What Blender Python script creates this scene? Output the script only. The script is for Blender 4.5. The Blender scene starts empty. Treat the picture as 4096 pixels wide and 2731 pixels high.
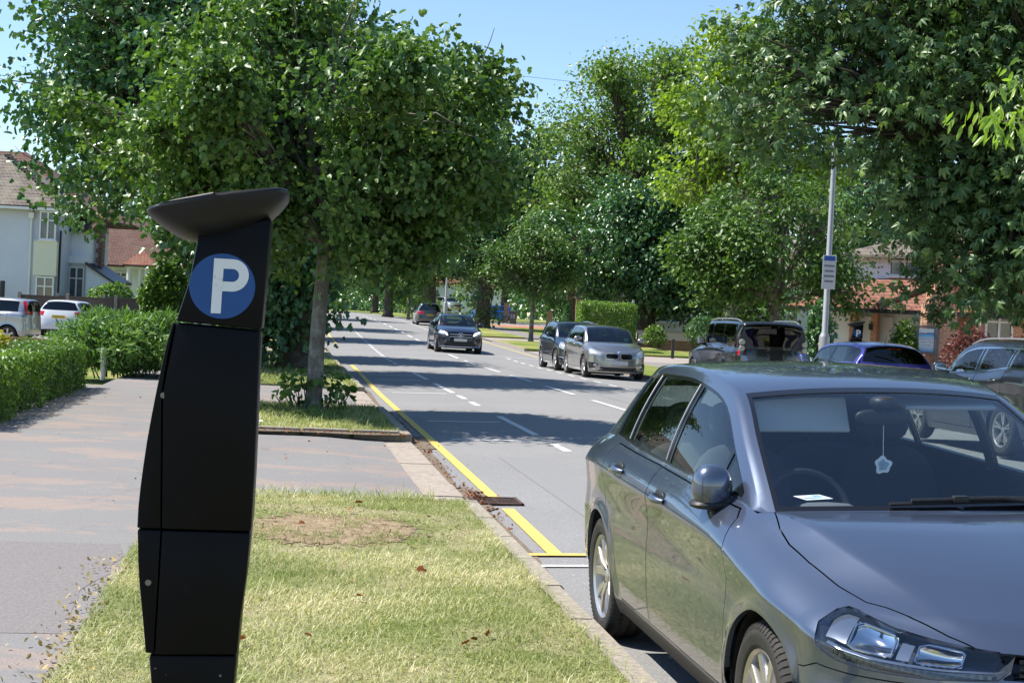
import bpy, bmesh, math, random
import numpy as np
from mathutils import Vector, Matrix
from mathutils.bvhtree import BVHTree

SC = bpy.context.scene
COL = SC.collection
R = math.radians

# ------------------------------------------------------------------ camera, sky, sun, exposure
cam_d = bpy.data.cameras.new('camera')
cam = bpy.data.objects.new('camera', cam_d)
COL.objects.link(cam)
SC.camera = cam
cam_d.sensor_width = 36.0
cam_d.lens = 5900.0 / 4096.0 * 36.0
cam_d.clip_end = 3000
cam_d.clip_start = 0.05
CAM_H, PITCH, ROLL = 1.64, -0.01553, 0.05077
_cp, _sp = math.cos(PITCH), math.sin(PITCH)
_c, _s = math.cos(ROLL), math.sin(ROLL)
_F = Vector((0, _cp, _sp)); _U = Vector((0, -_sp, _cp)); _X = Vector((1, 0, 0))
_r = _c * _X + _s * _U; _u = -_s * _X + _c * _U
_m = Matrix((( _r.x, _u.x, -_F.x), (_r.y, _u.y, -_F.y), (_r.z, _u.z, -_F.z))).to_4x4()
_m.translation = Vector((0, 0, CAM_H))
cam.matrix_world = _m

SUN_EL, SUN_AZ = R(56), math.atan2(0.14, -0.99)        # direction TO the sun in plan (x,y)
world = bpy.data.worlds.new('World'); SC.world = world
world.use_nodes = True
wn = world.node_tree; wn.nodes.clear()
w_out = wn.nodes.new('ShaderNodeOutputWorld'); w_bg = wn.nodes.new('ShaderNodeBackground')
w_sky = wn.nodes.new('ShaderNodeTexSky'); w_sky.sky_type = 'NISHITA'; w_sky.sun_disc = False
w_sky.sun_elevation = SUN_EL
w_sky.sun_rotation = math.pi / 2 - SUN_AZ
w_sky.altitude = 50; w_sky.air_density = 1.0; w_sky.dust_density = 0.0; w_sky.ozone_density = 4.0
w_bg.inputs['Strength'].default_value = 0.115
wn.links.new(w_sky.outputs[0], w_bg.inputs[0]); wn.links.new(w_bg.outputs[0], w_out.inputs[0])
sun_d = bpy.data.lights.new('sun', 'SUN'); sun_o = bpy.data.objects.new('sun', sun_d); COL.objects.link(sun_o)
sun_d.energy = 5.0; sun_d.angle = R(0.53); sun_d.color = (1.0, 0.955, 0.88)
_sd = Vector((math.cos(SUN_EL) * math.cos(SUN_AZ), math.cos(SUN_EL) * math.sin(SUN_AZ), math.sin(SUN_EL)))
sun_o.rotation_euler = _sd.to_track_quat('Z', 'Y').to_euler()
SC.view_settings.view_transform = 'Standard'; SC.view_settings.look = 'None'
SC.view_settings.exposure = 0.76; SC.view_settings.gamma = 1.0
SC.render.engine = 'CYCLES'
SC.cycles.use_denoising = True
SC.cycles.max_bounces = 8; SC.cycles.transparent_max_bounces = 12
SC.cycles.caustics_reflective = False; SC.cycles.caustics_refractive = False

# ------------------------------------------------------------------ helpers
def tag(o, label=None, cat=None, group=None, kind=None):
    if label: o['label'] = label
    if cat: o['category'] = cat
    if group: o['group'] = group
    if kind: o['kind'] = kind
    return o

def empty(name, loc=(0, 0, 0), rz=0, label=None, cat=None, group=None):
    o = bpy.data.objects.new(name, None); COL.objects.link(o)
    o.location = loc; o.rotation_euler = (0, 0, rz); o.empty_display_size = 0.2
    return tag(o, label, cat, group)

def mesh_obj(name, verts, faces, mats, parent=None, smooth=False, midx=None, angle=None, loc=None):
    me = bpy.data.meshes.new(name)
    me.from_pydata([tuple(v) for v in verts], [], [tuple(f) for f in faces])
    if not isinstance(mats, (list, tuple)): mats = [mats]
    for m in mats: me.materials.append(m)
    if midx is not None: me.polygons.foreach_set('material_index', midx)
    if smooth:
        me.polygons.foreach_set('use_smooth', [True] * len(me.polygons))
        if angle: me.set_sharp_from_angle(angle=R(angle))
    me.update()
    o = bpy.data.objects.new(name, me); COL.objects.link(o)
    if parent is not None: o.parent = parent
    if loc is not None: o.location = loc
    return o

def np_mesh(name, V, F, mats, parent=None, smooth=False, attr=None, midx=None):
    """V (n,3) float, F (m,k) int with a constant k."""
    me = bpy.data.meshes.new(name)
    V = np.ascontiguousarray(V, np.float32); F = np.ascontiguousarray(F, np.int32)
    m, k = F.shape
    me.vertices.add(len(V)); me.vertices.foreach_set('co', V.ravel())
    me.loops.add(m * k); me.loops.foreach_set('vertex_index', F.ravel())
    me.polygons.add(m); me.polygons.foreach_set('loop_start', np.arange(0, m * k, k, dtype=np.int32))
    me.polygons.foreach_set('loop_total', np.full(m, k, np.int32))
    if not isinstance(mats, (list, tuple)): mats = [mats]
    for x in mats: me.materials.append(x)
    if midx is not None: me.polygons.foreach_set('material_index', np.ascontiguousarray(midx, np.int32))
    if smooth: me.polygons.foreach_set('use_smooth', np.ones(m, bool))
    if attr is not None:
        a = me.attributes.new('tint', 'FLOAT', 'FACE'); a.data.foreach_set('value', np.ascontiguousarray(attr, np.float32))
    me.update(); me.validate()
    o = bpy.data.objects.new(name, me); COL.objects.link(o)
    if parent is not None: o.parent = parent
    return o

class MB:
    """collects shapes and links them as ONE mesh"""
    def __init__(s): s.v = []; s.f = []; s.m = []
    def add(s, verts, faces, mi=0):
        b = len(s.v); s.v += [tuple(v) for v in verts]; s.f += [tuple(i + b for i in f) for f in faces]; s.m += [mi] * len(faces)
        return s
    def box(s, c, d, rz=0, mi=0, M=None):
        x, y, z = d[0] / 2, d[1] / 2, d[2] / 2
        vs = [(-x, -y, -z), (x, -y, -z), (x, y, -z), (-x, y, -z), (-x, -y, z), (x, -y, z), (x, y, z), (-x, y, z)]
        cr, sr = math.cos(rz), math.sin(rz)
        vs = [(c[0] + a * cr - b * sr, c[1] + a * sr + b * cr, c[2] + e) for a, b, e in vs]
        if M is not None: vs = [tuple(M @ Vector(v)) for v in vs]
        return s.add(vs, [(3, 2, 1, 0), (4, 5, 6, 7), (0, 1, 5, 4), (1, 2, 6, 5), (2, 3, 7, 6), (3, 0, 4, 7)], mi)
    def bbox(s, c, d, bv=0.01, rz=0, mi=0, seg=2):
        bm = bmesh.new(); bmesh.ops.create_cube(bm, size=1.0)
        bmesh.ops.scale(bm, vec=d, verts=bm.verts)
        bmesh.ops.bevel(bm, geom=bm.edges[:], offset=bv, segments=seg, profile=0.6, affect='EDGES')
        bmesh.ops.rotate(bm, cent=(0, 0, 0), matrix=Matrix.Rotation(rz, 3, 'Z'), verts=bm.verts)
        bm.verts.index_update()
        s.add([v.co + Vector(c) for v in bm.verts], [[v.index for v in f.verts] for f in bm.faces], mi); bm.free(); return s
    def tube(s, pts, rad, n=8, mi=0, cap=True, closed=False):
        pts = [Vector(p) for p in pts]; k = len(pts)
        if not hasattr(rad, '__len__'): rad = [rad] * k
        rings = []; up = None
        for i in range(k):
            if closed: t = pts[(i + 1) % k] - pts[i - 1]
            else: t = pts[min(i + 1, k - 1)] - pts[max(i - 1, 0)]
            if t.length < 1e-9: t = Vector((0, 0, 1))
            t.normalize()
            if up is None: up = Vector((0, 0, 1)) if abs(t.z) < 0.9 else Vector((1, 0, 0))
            a = t.cross(up)
            if a.length < 1e-6: a = t.cross(Vector((0, 1, 0)))
            a.normalize(); b = a.cross(t).normalized(); up = b
            rings.append([pts[i] + (a * math.cos(2 * math.pi * j / n) + b * math.sin(2 * math.pi * j / n)) * rad[i] for j in range(n)])
        vs = [v for r in rings for v in r]; fs = []
        for i in range(k if closed else k - 1):
            i2 = (i + 1) % k
            for j in range(n):
                fs.append((i * n + j, i * n + (j + 1) % n, i2 * n + (j + 1) % n, i2 * n + j))
        if cap and not closed:
            fs.append(tuple(range(n))[::-1]); fs.append(tuple((k - 1) * n + j for j in range(n)))
        return s.add(vs, fs, mi)
    def lathe(s, prof, c=(0, 0, 0), axis='z', n=24, mi=0, capa=False, capb=False):
        vs = []; fs = []
        for r, h in prof:
            for j in range(n):
                a = 2 * math.pi * j / n
                p = (r * math.cos(a), r * math.sin(a), h)
                if axis == 'y': p = (p[0], p[2], p[1])
                if axis == 'x': p = (p[2], p[0], p[1])
                vs.append((p[0] + c[0], p[1] + c[1], p[2] + c[2]))
        for i in range(len(prof) - 1):
            for j in range(n):
                q = (i * n + j, i * n + (j + 1) % n, (i + 1) * n + (j + 1) % n, (i + 1) * n + j)
                fs.append(q if axis != 'y' else q[::-1])
        if capa: fs.append(tuple(range(n))[::-1])
        if capb: fs.append(tuple((len(prof) - 1) * n + j for j in range(n)))
        return s.add(vs, fs, mi)
    def prism(s, poly, h0, h1, plane='xz', mi=0):
        """polygon in a plane extruded along the third axis"""
        k = len(poly)
        def p(a, b, h): return {'xz': (a, h, b), 'xy': (a, b, h), 'yz': (h, a, b)}[plane]
        vs = [p(a, b, h0) for a, b in poly] + [p(a, b, h1) for a, b in poly]
        fs = [tuple(range(k))[::-1], tuple(range(k, 2 * k))]
        fs += [(i, (i + 1) % k, k + (i + 1) % k, k + i) for i in range(k)]
        return s.add(vs, fs, mi)
    def build(s, name, mats, parent=None, smooth=False, angle=40, fix=True, loc=None):
        o = mesh_obj(name, s.v, s.f, mats, parent, smooth, s.m, angle, loc)
        if fix:
            bm = bmesh.new(); bm.from_mesh(o.data); bmesh.ops.recalc_face_normals(bm, faces=bm.faces); bm.to_mesh(o.data); bm.free()
            if smooth: o.data.set_sharp_from_angle(angle=R(angle))
        return o

def copy_tree(o, parent=None):
    c = o.copy(); COL.objects.link(c)
    if parent is not None: c.parent = parent
    for ch in list(o.children): copy_tree(ch, c)
    return c

def curve_interp(tab, x):
    """smooth monotone-ish cubic through a table of (x, value)"""
    xs = np.array([t[0] for t in tab], float); ys = np.array([t[1] for t in tab], float)
    x = np.asarray(x, float); n = len(xs)
    d = np.diff(ys) / np.diff(xs)
    m = np.zeros(n)
    for i in range(1, n - 1):
        if d[i - 1] * d[i] > 0:
            w1 = 2 * (xs[i + 1] - xs[i]) + (xs[i] - xs[i - 1]); w2 = (xs[i + 1] - xs[i]) + 2 * (xs[i] - xs[i - 1])
            m[i] = (w1 + w2) / (w1 / d[i - 1] + w2 / d[i])
    m[0] = d[0]; m[-1] = d[-1]
    xc = np.clip(x, xs[0], xs[-1])
    i = np.clip(np.searchsorted(xs, xc, side='right') - 1, 0, n - 2)
    h = xs[i + 1] - xs[i]; t = (xc - xs[i]) / h
    return ys[i] * (2 * t**3 - 3 * t**2 + 1) + h * m[i] * (t**3 - 2 * t**2 + t) + ys[i + 1] * (3 * t**2 - 2 * t**3) + h * m[i + 1] * (t**3 - t**2)

# ------------------------------------------------------------------ materials
def mat(name, col=(0.5, 0.5, 0.5), rough=0.6, metal=0.0, spec=0.5, coat=0.0, noise=None, bump=None, emit=None, ior=None):
    """noise=(scale, amount, colour2[, detail]); bump=(scale, strength, distance)"""
    m = bpy.data.materials.new(name); m.use_nodes = True
    nt = m.node_tree; b = nt.nodes['Principled BSDF']
    b.inputs['Base Color'].default_value = (*col, 1); b.inputs['Roughness'].default_value = rough
    b.inputs['Metallic'].default_value = metal; b.inputs['Specular IOR Level'].default_value = spec
    if coat:
        b.inputs['Coat Weight'].default_value = coat; b.inputs['Coat Roughness'].default_value = 0.02
    tc = None
    if noise or bump:
        tc = nt.nodes.new('ShaderNodeTexCoord')
    if noise:
        n = nt.nodes.new('ShaderNodeTexNoise'); n.inputs['Scale'].default_value = noise[0]
        n.inputs['Detail'].default_value = noise[3] if len(noise) > 3 else 6
        n.inputs['Roughness'].default_value = 0.65
        nt.links.new(tc.outputs['Object'], n.inputs['Vector'])
        r = nt.nodes.new('ShaderNodeValToRGB'); r.color_ramp.elements[0].position = 0.5 - noise[1]; r.color_ramp.elements[1].position = 0.5 + noise[1]
        r.color_ramp.elements[0].color = (*col, 1); r.color_ramp.elements[1].color = (*noise[2], 1)
        nt.links.new(n.outputs['Fac'], r.inputs[0]); nt.links.new(r.outputs[0], b.inputs['Base Color'])
    if bump:
        n = nt.nodes.new('ShaderNodeTexNoise'); n.inputs['Scale'].default_value = bump[0]; n.inputs['Detail'].default_value = 4
        nt.links.new(tc.outputs['Object'], n.inputs['Vector'])
        bp = nt.nodes.new('ShaderNodeBump'); bp.inputs['Strength'].default_value = bump[1]; bp.inputs['Distance'].default_value = bump[2]
        nt.links.new(n.outputs['Fac'], bp.inputs['Height']); nt.links.new(bp.outputs[0], b.inputs['Normal'])
    if emit:
        b.inputs['Emission Color'].default_value = (*emit[0], 1); b.inputs['Emission Strength'].default_value = emit[1]
    return m

class NT:
    """small node-graph helper"""
    def __init__(s, name):
        s.m = bpy.data.materials.new(name); s.m.use_nodes = True; s.t = s.m.node_tree; s.b = s.t.nodes['Principled BSDF']
    def n(s, typ, **kw):
        x = s.t.nodes.new('ShaderNode' + typ)
        for k, v in kw.items():
            if k in x.inputs: x.inputs[k].default_value = v
            else: setattr(x, k, v)
        return x
    def l(s, a, b): s.t.links.new(a, b)
    def noise(s, scale, vec=None, detail=6, rough=0.6, dist=0.0):
        x = s.n('TexNoise'); x.inputs['Scale'].default_value = scale; x.inputs['Detail'].default_value = detail
        x.inputs['Roughness'].default_value = rough; x.inputs['Distortion'].default_value = dist
        if vec is not None: s.l(vec, x.inputs['Vector'])
        return x.outputs['Fac']
    def ramp(s, fac, stops, interp='LINEAR'):
        x = s.n('ValToRGB'); x.color_ramp.interpolation = interp; e = x.color_ramp.elements
        while len(e) < len(stops): e.new(0.5)
        for q, (p, c) in zip(e, stops): q.position = p; q.color = (*c, 1) if len(c) == 3 else c
        s.l(fac, x.inputs[0]); return x.outputs[0]
    def mix(s, fac, a, b, blend='MIX'):
        x = s.n('Mix', data_type='RGBA', blend_type=blend)
        for v, i in ((fac, 0), (a, 6), (b, 7)):
            if hasattr(v, 'links'): s.l(v, x.inputs[i])
            elif i == 0: x.inputs[0].default_value = v
            else: x.inputs[i].default_value = (*v, 1)
        return x.outputs[2]
    def math(s, op, a, b=0.0, c=None):
        x = s.n('Math', operation=op)
        for v, i in ((a, 0), (b, 1), (c, 2)):
            if v is None: continue
            if hasattr(v, 'links'): s.l(v, x.inputs[i])
            else: x.inputs[i].default_value = v
        return x.outputs[0]
    def bump(s, h, strength=0.3, dist=0.01):
        x = s.n('Bump'); x.inputs['Strength'].default_value = strength; x.inputs['Distance'].default_value = dist
        s.l(h, x.inputs['Height']); s.l(x.outputs[0], s.b.inputs['Normal'])
    def obj(s): return s.n('TexCoord').outputs['Object']

def g3(v): return (v, v, v)
W = (1, 1, 1); K = (0, 0, 0)

def leaf_mat(name, dark, mid, light, transl=0.3, rough=0.42, spec=0.5, tcol=None):
    h = NT(name); a = h.n('Attribute', attribute_name='tint')
    c = h.ramp(a.outputs['Fac'], [(0.0, dark), (0.55, mid), (1.0, light)])
    h.l(c, h.b.inputs['Base Color']); h.b.inputs['Roughness'].default_value = rough; h.b.inputs['Specular IOR Level'].default_value = spec
    t = h.n('BsdfTranslucent'); tc = h.mix(1.0, c, tcol or (1.6, 1.9, 0.6), 'MULTIPLY'); h.l(tc, t.inputs[0])
    mx = h.n('MixShader'); mx.inputs[0].default_value = transl
    h.l(h.b.outputs[0], mx.inputs[1]); h.l(t.outputs[0], mx.inputs[2])
    h.l(mx.outputs[0], h.t.nodes['Material Output'].inputs['Surface'])
    return h.m

# ------------------------------------------------------------------ the lie of the land
E_ = (-0.15350, 0.98815); N_ = (0.98815, 0.15350)      # along the road, across it to the right
def zr(y):
    s = np.maximum(0, np.asarray(y, float) - 50)
    return 1.7 * (1 - np.exp(-(s / 70.0)**1.5))
def bend(s):                                           # the road swings left behind the crest
    return -np.maximum(0, s - 128)**2 * 0.0045
def rp(s, l):
    l = l + (bend(s) if s > 128 else 0)
    return (s * E_[0] + l * N_[0], s * E_[1] + l * N_[1])
def camber(l):                                         # the carriageway is crowned
    d = min(l - 1.63, 10.87 - l)
    return 0.0 if d <= 0 else 0.022 * min(d, 1.9) + 0.008 * max(0, min(d, 4.6) - 1.9)
def P3(s, l, dz=0.0):
    x, y = rp(s, l); return (x, y, float(zr(y)) + dz + camber(l))

def strip(name, ss, ls, dz, m, kind='structure', parent=None, skirt=0.0, jit=0.0, seed=0):
    """a sheet over the road grid; ss along, ls across (ls may be functions of s)"""
    rng = np.random.RandomState(seed)
    V = []; F = []; n = len(ls)
    for i, s in enumerate(ss):
        for j, l in enumerate(ls):
            lv = l(s) if callable(l) else l
            if jit and (j in (0, n - 1)): lv += rng.uniform(-jit, jit)
            V.append(P3(s, lv, dz))
    for i in range(len(ss) - 1):
        for j in range(n - 1):
            F.append((i * n + j, i * n + j + 1, (i + 1) * n + j + 1, (i + 1) * n + j))
    if skirt:
        b = len(V); loop = [j for j in range(n)] + [i * n + n - 1 for i in range(1, len(ss))] + [(len(ss) - 1) * n + j for j in range(n - 2, -1, -1)] + [i * n for i in range(len(ss) - 2, 0, -1)]
        for q in loop: V.append((V[q][0], V[q][1], V[q][2] - skirt))
        for k in range(len(loop)):
            k2 = (k + 1) % len(loop); F.append((loop[k], loop[k2], b + k2, b + k)[::-1])
    o = mesh_obj(name, V, F, m, parent)
    if kind: o['kind'] = kind
    return o
# ------------------------------------------------------------------ ground, road, verges
h = NT('asphalt'); o = h.obj()
big = h.noise(0.35, o, 4, 0.6); fine = h.noise(90, o, 3, 0.7); mid = h.noise(6, o, 5, 0.6)
vor = h.n('TexVoronoi', feature='F1'); vor.inputs['Scale'].default_value = 130; h.l(o, vor.inputs['Vector'])
c = h.ramp(fine, [(0.3, (0.155, 0.152, 0.149)), (0.7, (0.275, 0.269, 0.263))])
c = h.mix(h.ramp(big, [(0.35, K), (0.7, W)]), c, h.mix(0.5, c, (0.27, 0.262, 0.257)))
c = h.mix(h.ramp(mid, [(0.55, K), (0.75, (0.35, 0.35, 0.35))]), c, (0.15, 0.147, 0.145))
spk = h.ramp(vor.outputs['Color'], [(0.86, K), (0.93, W)])
c = h.mix(spk, c, (0.45, 0.44, 0.425))
wv = h.n('TexWave', wave_type='BANDS', bands_direction='X'); wv.inputs['Scale'].default_value = 0.05; wv.inputs['Distortion'].default_value = 6; h.l(o, wv.inputs['Vector'])
h.l(c, h.b.inputs['Base Color']); h.b.inputs['Roughness'].default_value = 0.85; h.b.inputs['Specular IOR Level'].default_value = 0.3
h.bump(fine, 0.5, 0.006)
ASPHALT = h.m

h = NT('footway_tarmac'); o = h.obj()
mp = h.n('Mapping'); mp.inputs['Scale'].default_value = (0.8, 1.25, 1); mp.inputs['Rotation'].default_value = (0, 0, 0.2); h.l(o, mp.inputs[0])
n1 = h.noise(1.0, mp.outputs[0], 10, 0.74, 0.3); fine = h.noise(70, o, 3, 0.75); n2 = h.noise(0.5, o, 3)
grey = h.ramp(fine, [(0.3, (0.158, 0.152, 0.146)), (0.72, (0.265, 0.256, 0.246))])
pink = h.ramp(fine, [(0.3, (0.20, 0.158, 0.135)), (0.7, (0.36, 0.290, 0.245))])
c = h.mix(h.ramp(n1, [(0.515, K), (0.56, g3(0.9))]), grey, pink)
c = h.mix(h.ramp(n2, [(0.4, K), (0.65, g3(0.6))]), c, h.mix(0.6, c, (0.20, 0.175, 0.175)))
v = h.n('TexVoronoi', feature='DISTANCE_TO_EDGE'); v.inputs['Scale'].default_value = 0.55
dn = h.n('TexNoise'); dn.inputs['Scale'].default_value = 1.5; h.l(o, dn.inputs['Vector'])
ad = h.n('VectorMath', operation='MULTIPLY_ADD'); h.l(dn.outputs['Color'], ad.inputs[0]); ad.inputs[1].default_value = (1.2, 1.2, 0); h.l(o, ad.inputs[2]); h.l(ad.outputs[0], v.inputs['Vector'])
crack = h.ramp(v.outputs['Distance'], [(0.0, g3(0.28)), (0.005, K)])
c = h.mix(crack, c, (0.07, 0.06, 0.055))
h.l(c, h.b.inputs['Base Color']); h.b.inputs['Roughness'].default_value = 0.9; h.b.inputs['Specular IOR Level'].default_value = 0.25
h.bump(fine, 0.5, 0.006)
TARMAC = h.m

h = NT('turf'); o = h.obj()
n1 = h.noise(1.1, o, 6, 0.7); n2 = h.noise(45, o, 4, 0.8); n3 = h.noise(9, o, 4)
gr = h.ramp(n2, [(0.3, (0.09, 0.125, 0.03)), (0.7, (0.26, 0.30, 0.09))])
dry = h.ramp(n2, [(0.3, (0.30, 0.25, 0.14)), (0.7, (0.58, 0.50, 0.33))])
c = h.mix(h.ramp(n1, [(0.42, K), (0.66, W)]), gr, dry)
c = h.mix(h.ramp(n3, [(0.6, K), (0.75, g3(0.5))]), c, (0.10, 0.065, 0.035))
h.l(c, h.b.inputs['Base Color']); h.b.inputs['Roughness'].default_value = 0.95; h.b.inputs['Specular IOR Level'].default_value = 0.1
h.bump(n2, 0.8, 0.03)
TURF = h.m
SOIL = mat('soil', (0.17, 0.12, 0.075), 0.95, noise=(14, 0.2, (0.36, 0.27, 0.18)), bump=(40, 0.8, 0.02), spec=0.1)
def ragged(m):                                          # thins out towards its rim in crumbs, like trodden earth
    t = m.node_tree; tc = t.nodes.new('ShaderNodeTexCoord'); sb = t.nodes.new('ShaderNodeVectorMath'); sb.operation = 'SUBTRACT'; sb.inputs[1].default_value = (0.5, 0.5, 0.5)
    ml = t.nodes.new('ShaderNodeVectorMath'); ml.operation = 'MULTIPLY'; ml.inputs[1].default_value = (2, 2, 0); ln = t.nodes.new('ShaderNodeVectorMath'); ln.operation = 'LENGTH'
    n = t.nodes.new('ShaderNodeTexNoise'); n.inputs['Scale'].default_value = 9; n.inputs['Detail'].default_value = 8; n.inputs['Roughness'].default_value = 0.75
    a = t.nodes.new('ShaderNodeMath'); a.operation = 'MULTIPLY_ADD'; a.inputs[1].default_value = 1.1; gt = t.nodes.new('ShaderNodeMath'); gt.operation = 'LESS_THAN'; gt.inputs[1].default_value = 1.12
    t.links.new(tc.outputs['Generated'], sb.inputs[0]); t.links.new(sb.outputs[0], ml.inputs[0]); t.links.new(ml.outputs[0], ln.inputs[0]); t.links.new(tc.outputs['Object'], n.inputs['Vector'])
    t.links.new(n.outputs['Fac'], a.inputs[0]); t.links.new(ln.outputs['Value'], a.inputs[2]); t.links.new(a.outputs[0], gt.inputs[0]); t.links.new(gt.outputs[0], t.nodes['Principled BSDF'].inputs['Alpha'])
ragged(SOIL)
h = NT('lawn'); o = h.obj()
n1 = h.noise(0.35, o, 5, 0.7); n2 = h.noise(18, o, 4, 0.8)
gr = h.ramp(n2, [(0.3, (0.08, 0.125, 0.022)), (0.7, (0.21, 0.28, 0.06))])
dry = h.ramp(n2, [(0.3, (0.24, 0.22, 0.07)), (0.7, (0.44, 0.40, 0.17))])
c = h.mix(h.ramp(n1, [(0.42, K), (0.68, W)]), gr, dry)
h.l(c, h.b.inputs['Base Color']); h.b.inputs['Roughness'].default_value = 0.95; h.b.inputs['Specular IOR Level'].default_value = 0.1
h.bump(n2, 0.9, 0.04)
LAWN = h.m
KERB = mat('kerb_concrete', (0.20, 0.178, 0.142), 0.85, noise=(30, 0.22, (0.40, 0.35, 0.275)), bump=(110, 0.5, 0.006), spec=0.25)
KERBP = mat('kerb_stone_pink', (0.24, 0.20, 0.165), 0.85, noise=(16, 0.22, (0.42, 0.355, 0.295)), bump=(90, 0.5, 0.006), spec=0.25)
GRAVEL = mat('gutter_dirt', (0.10, 0.08, 0.06), 0.95, noise=(25, 0.25, (0.26, 0.21, 0.16)), bump=(60, 0.8, 0.01), spec=0.1)
PAVE_PINK = mat('side_road_asphalt', (0.26, 0.22, 0.20), 0.9, noise=(30, 0.2, (0.38, 0.33, 0.30)), bump=(90, 0.3, 0.004), spec=0.2)

def worn(name, col, wear=0.5, under=(0.15, 0.148, 0.15)):
    h = NT(name); o = h.obj()
    a = h.noise(28, o, 6, 0.75); b = h.noise(2.2, o, 4)
    f = h.math('ADD', h.math('MULTIPLY', a, 0.75), h.math('MULTIPLY', b, 0.25))
    c = h.mix(h.ramp(f, [(0.5 - 0.12 * (1 - wear) - 0.10, K), (0.5 - 0.12 * (1 - wear) + 0.02, W)]), under, h.mix(h.ramp(a, [(0.4, K), (0.7, W)]), tuple(x * 0.78 for x in col), col))
    h.l(c, h.b.inputs['Base Color']); h.b.inputs['Roughness'].default_value = 0.7; h.b.inputs['Specular IOR Level'].default_value = 0.3
    h.bump(a, 0.3, 0.003)
    return h.m
WHITE_LINE = worn('white_line_paint', (0.72, 0.71, 0.69), 0.4)
YELLOW_LINE = worn('yellow_line_paint', (0.78, 0.56, 0.14), 0.3, (0.35, 0.27, 0.12))

fr = lambda a, b, d: list(np.arange(a, b + 1e-6, d))
# one ground sheet out to the horizon
gx = [-700, -400, -250, -150, -100] + fr(-80, 80, 8) + [100, 150, 250, 400, 700]
gy = [-300, -150, -60, -20, 0, 20, 40] + fr(50, 200, 5) + [220, 260, 320, 420, 600, 900, 1400]
V = [(x, y, float(zr(y)) - 0.06) for y in gy for x in gx]; n = len(gx)
F = [(j * n + i, j * n + i + 1, (j + 1) * n + i + 1, (j + 1) * n + i) for j in range(len(gy) - 1) for i in range(n - 1)]
tag(mesh_obj('ground', V, F, LAWN), kind='structure')

road_s = fr(-40, 50, 5) + fr(52, 230, 2)
strip('road', road_s, [1.60, 1.64, 2.5, 3.53, 4.5, 6.25, 8.0, 8.97, 10.0, 10.86], 0.0, ASPHALT)
# repaired, darker trench and patches in the carriageway
PATCH = mat('patch_asphalt', (0.19, 0.186, 0.184), 0.85, noise=(60, 0.2, (0.25, 0.246, 0.242)), bump=(90, 0.4, 0.004), spec=0.3)
strip('road_patch', fr(8.2, 17.0, 2.2), [2.55, 3.05], 0.004, PATCH)
strip('road_patch', fr(28, 60, 4), [6.9, 7.5], 0.004, PATCH)

# left side: footway behind the verge, crossovers, verge patches
strip('footway', fr(-40, 50, 4) + fr(52, 150, 4), [-3.15, -2, -0.80], 0.085, TARMAC, skirt=0.14)
TARMAC2 = mat('footway_patch_tarmac', (0.150, 0.135, 0.130), 0.9, noise=(55, 0.22, (0.245, 0.223, 0.214)), bump=(90, 0.5, 0.006), spec=0.2)
strip('footway_patch', fr(7.0, 9.6, 0.26), [-5.2, -2, lambda s: -0.95 + 0.05 * math.sin(s * 3)], 0.0868, TARMAC2, jit=0.03)
strip('driveway', fr(-40, 16.5, 3), [-16, -9, -3.14], 0.080, TARMAC, skirt=0.14)
strip('driveway', [16.5, 21, 25.8, 26.4, 27.2], [-4.2, -3.14], 0.076, TARMAC, skirt=0.14)
for a, b in ((12.05, 18.4), (23.75, 29.4), (53.0, 56.5), (66, 70)):
    V = []; ss = [a, (a + b) / 2, b]
    for s in ss:
        for l, dz in ((-0.85, 0.089), (0.6, 0.075), (1.29, 0.045)): V.append(P3(s, l, dz))
    tag(mesh_obj('crossover', V, [(i * 3 + j, i * 3 + j + 1, i * 3 + j + 4, i * 3 + j + 3) for i in range(2) for j in range(2)], TARMAC), kind='structure')
random.seed(3)
def verge(a, b, name='verge', l0=-0.82, l1=1.53, z=0.115, m=TURF):
    return strip(name, fr(a, b, (b - a) / max(2, int((b - a) / 0.45))), [l0, -0.2, 0.5, 1.1, l1], z, m, skirt=0.14, jit=0.035, seed=int(a * 10) % 97)
VERGES = ((-14, 12.05), (18.45, 23.7), (29.5, 53), (56.5, 66), (70, 150))
for a, b in VERGES: verge(a, b)
# bare, trodden soil by the near verge's end
def blob(name, pts, dz, m):
    V = [P3(s, l, dz) for s, l in pts]; c = P3(sum(p[0] for p in pts) / len(pts), sum(p[1] for p in pts) / len(pts), dz)
    o = mesh_obj(name, V + [c], [(i, (i + 1) % len(V), len(V)) for i in range(len(V))], m); o['kind'] = 'structure'; return o
rng = np.random.RandomState(5)
soil_pts = [(10.4 + 1.15 * math.sin(a) * (1 + 0.16 * math.sin(3 * a + 1) + 0.08 * math.sin(7 * a)), 0.42 + 1.02 * math.cos(a) * (1 + 0.1 * math.sin(4 * a))) for a in np.linspace(0, 2 * math.pi, 60, endpoint=False)]
blob('bare_soil', soil_pts[::-1], 0.121, SOIL)
litter_pts = [(18.35 + 0.22 * math.sin(a) * (1 + 0.3 * math.sin(5 * a)), 0.35 + 1.25 * math.cos(a) * (1 + 0.06 * math.sin(9 * a))) for a in np.linspace(0, 2 * math.pi, 50, endpoint=False)]
blob('bare_soil', litter_pts[::-1], 0.128, GRAVEL)

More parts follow.
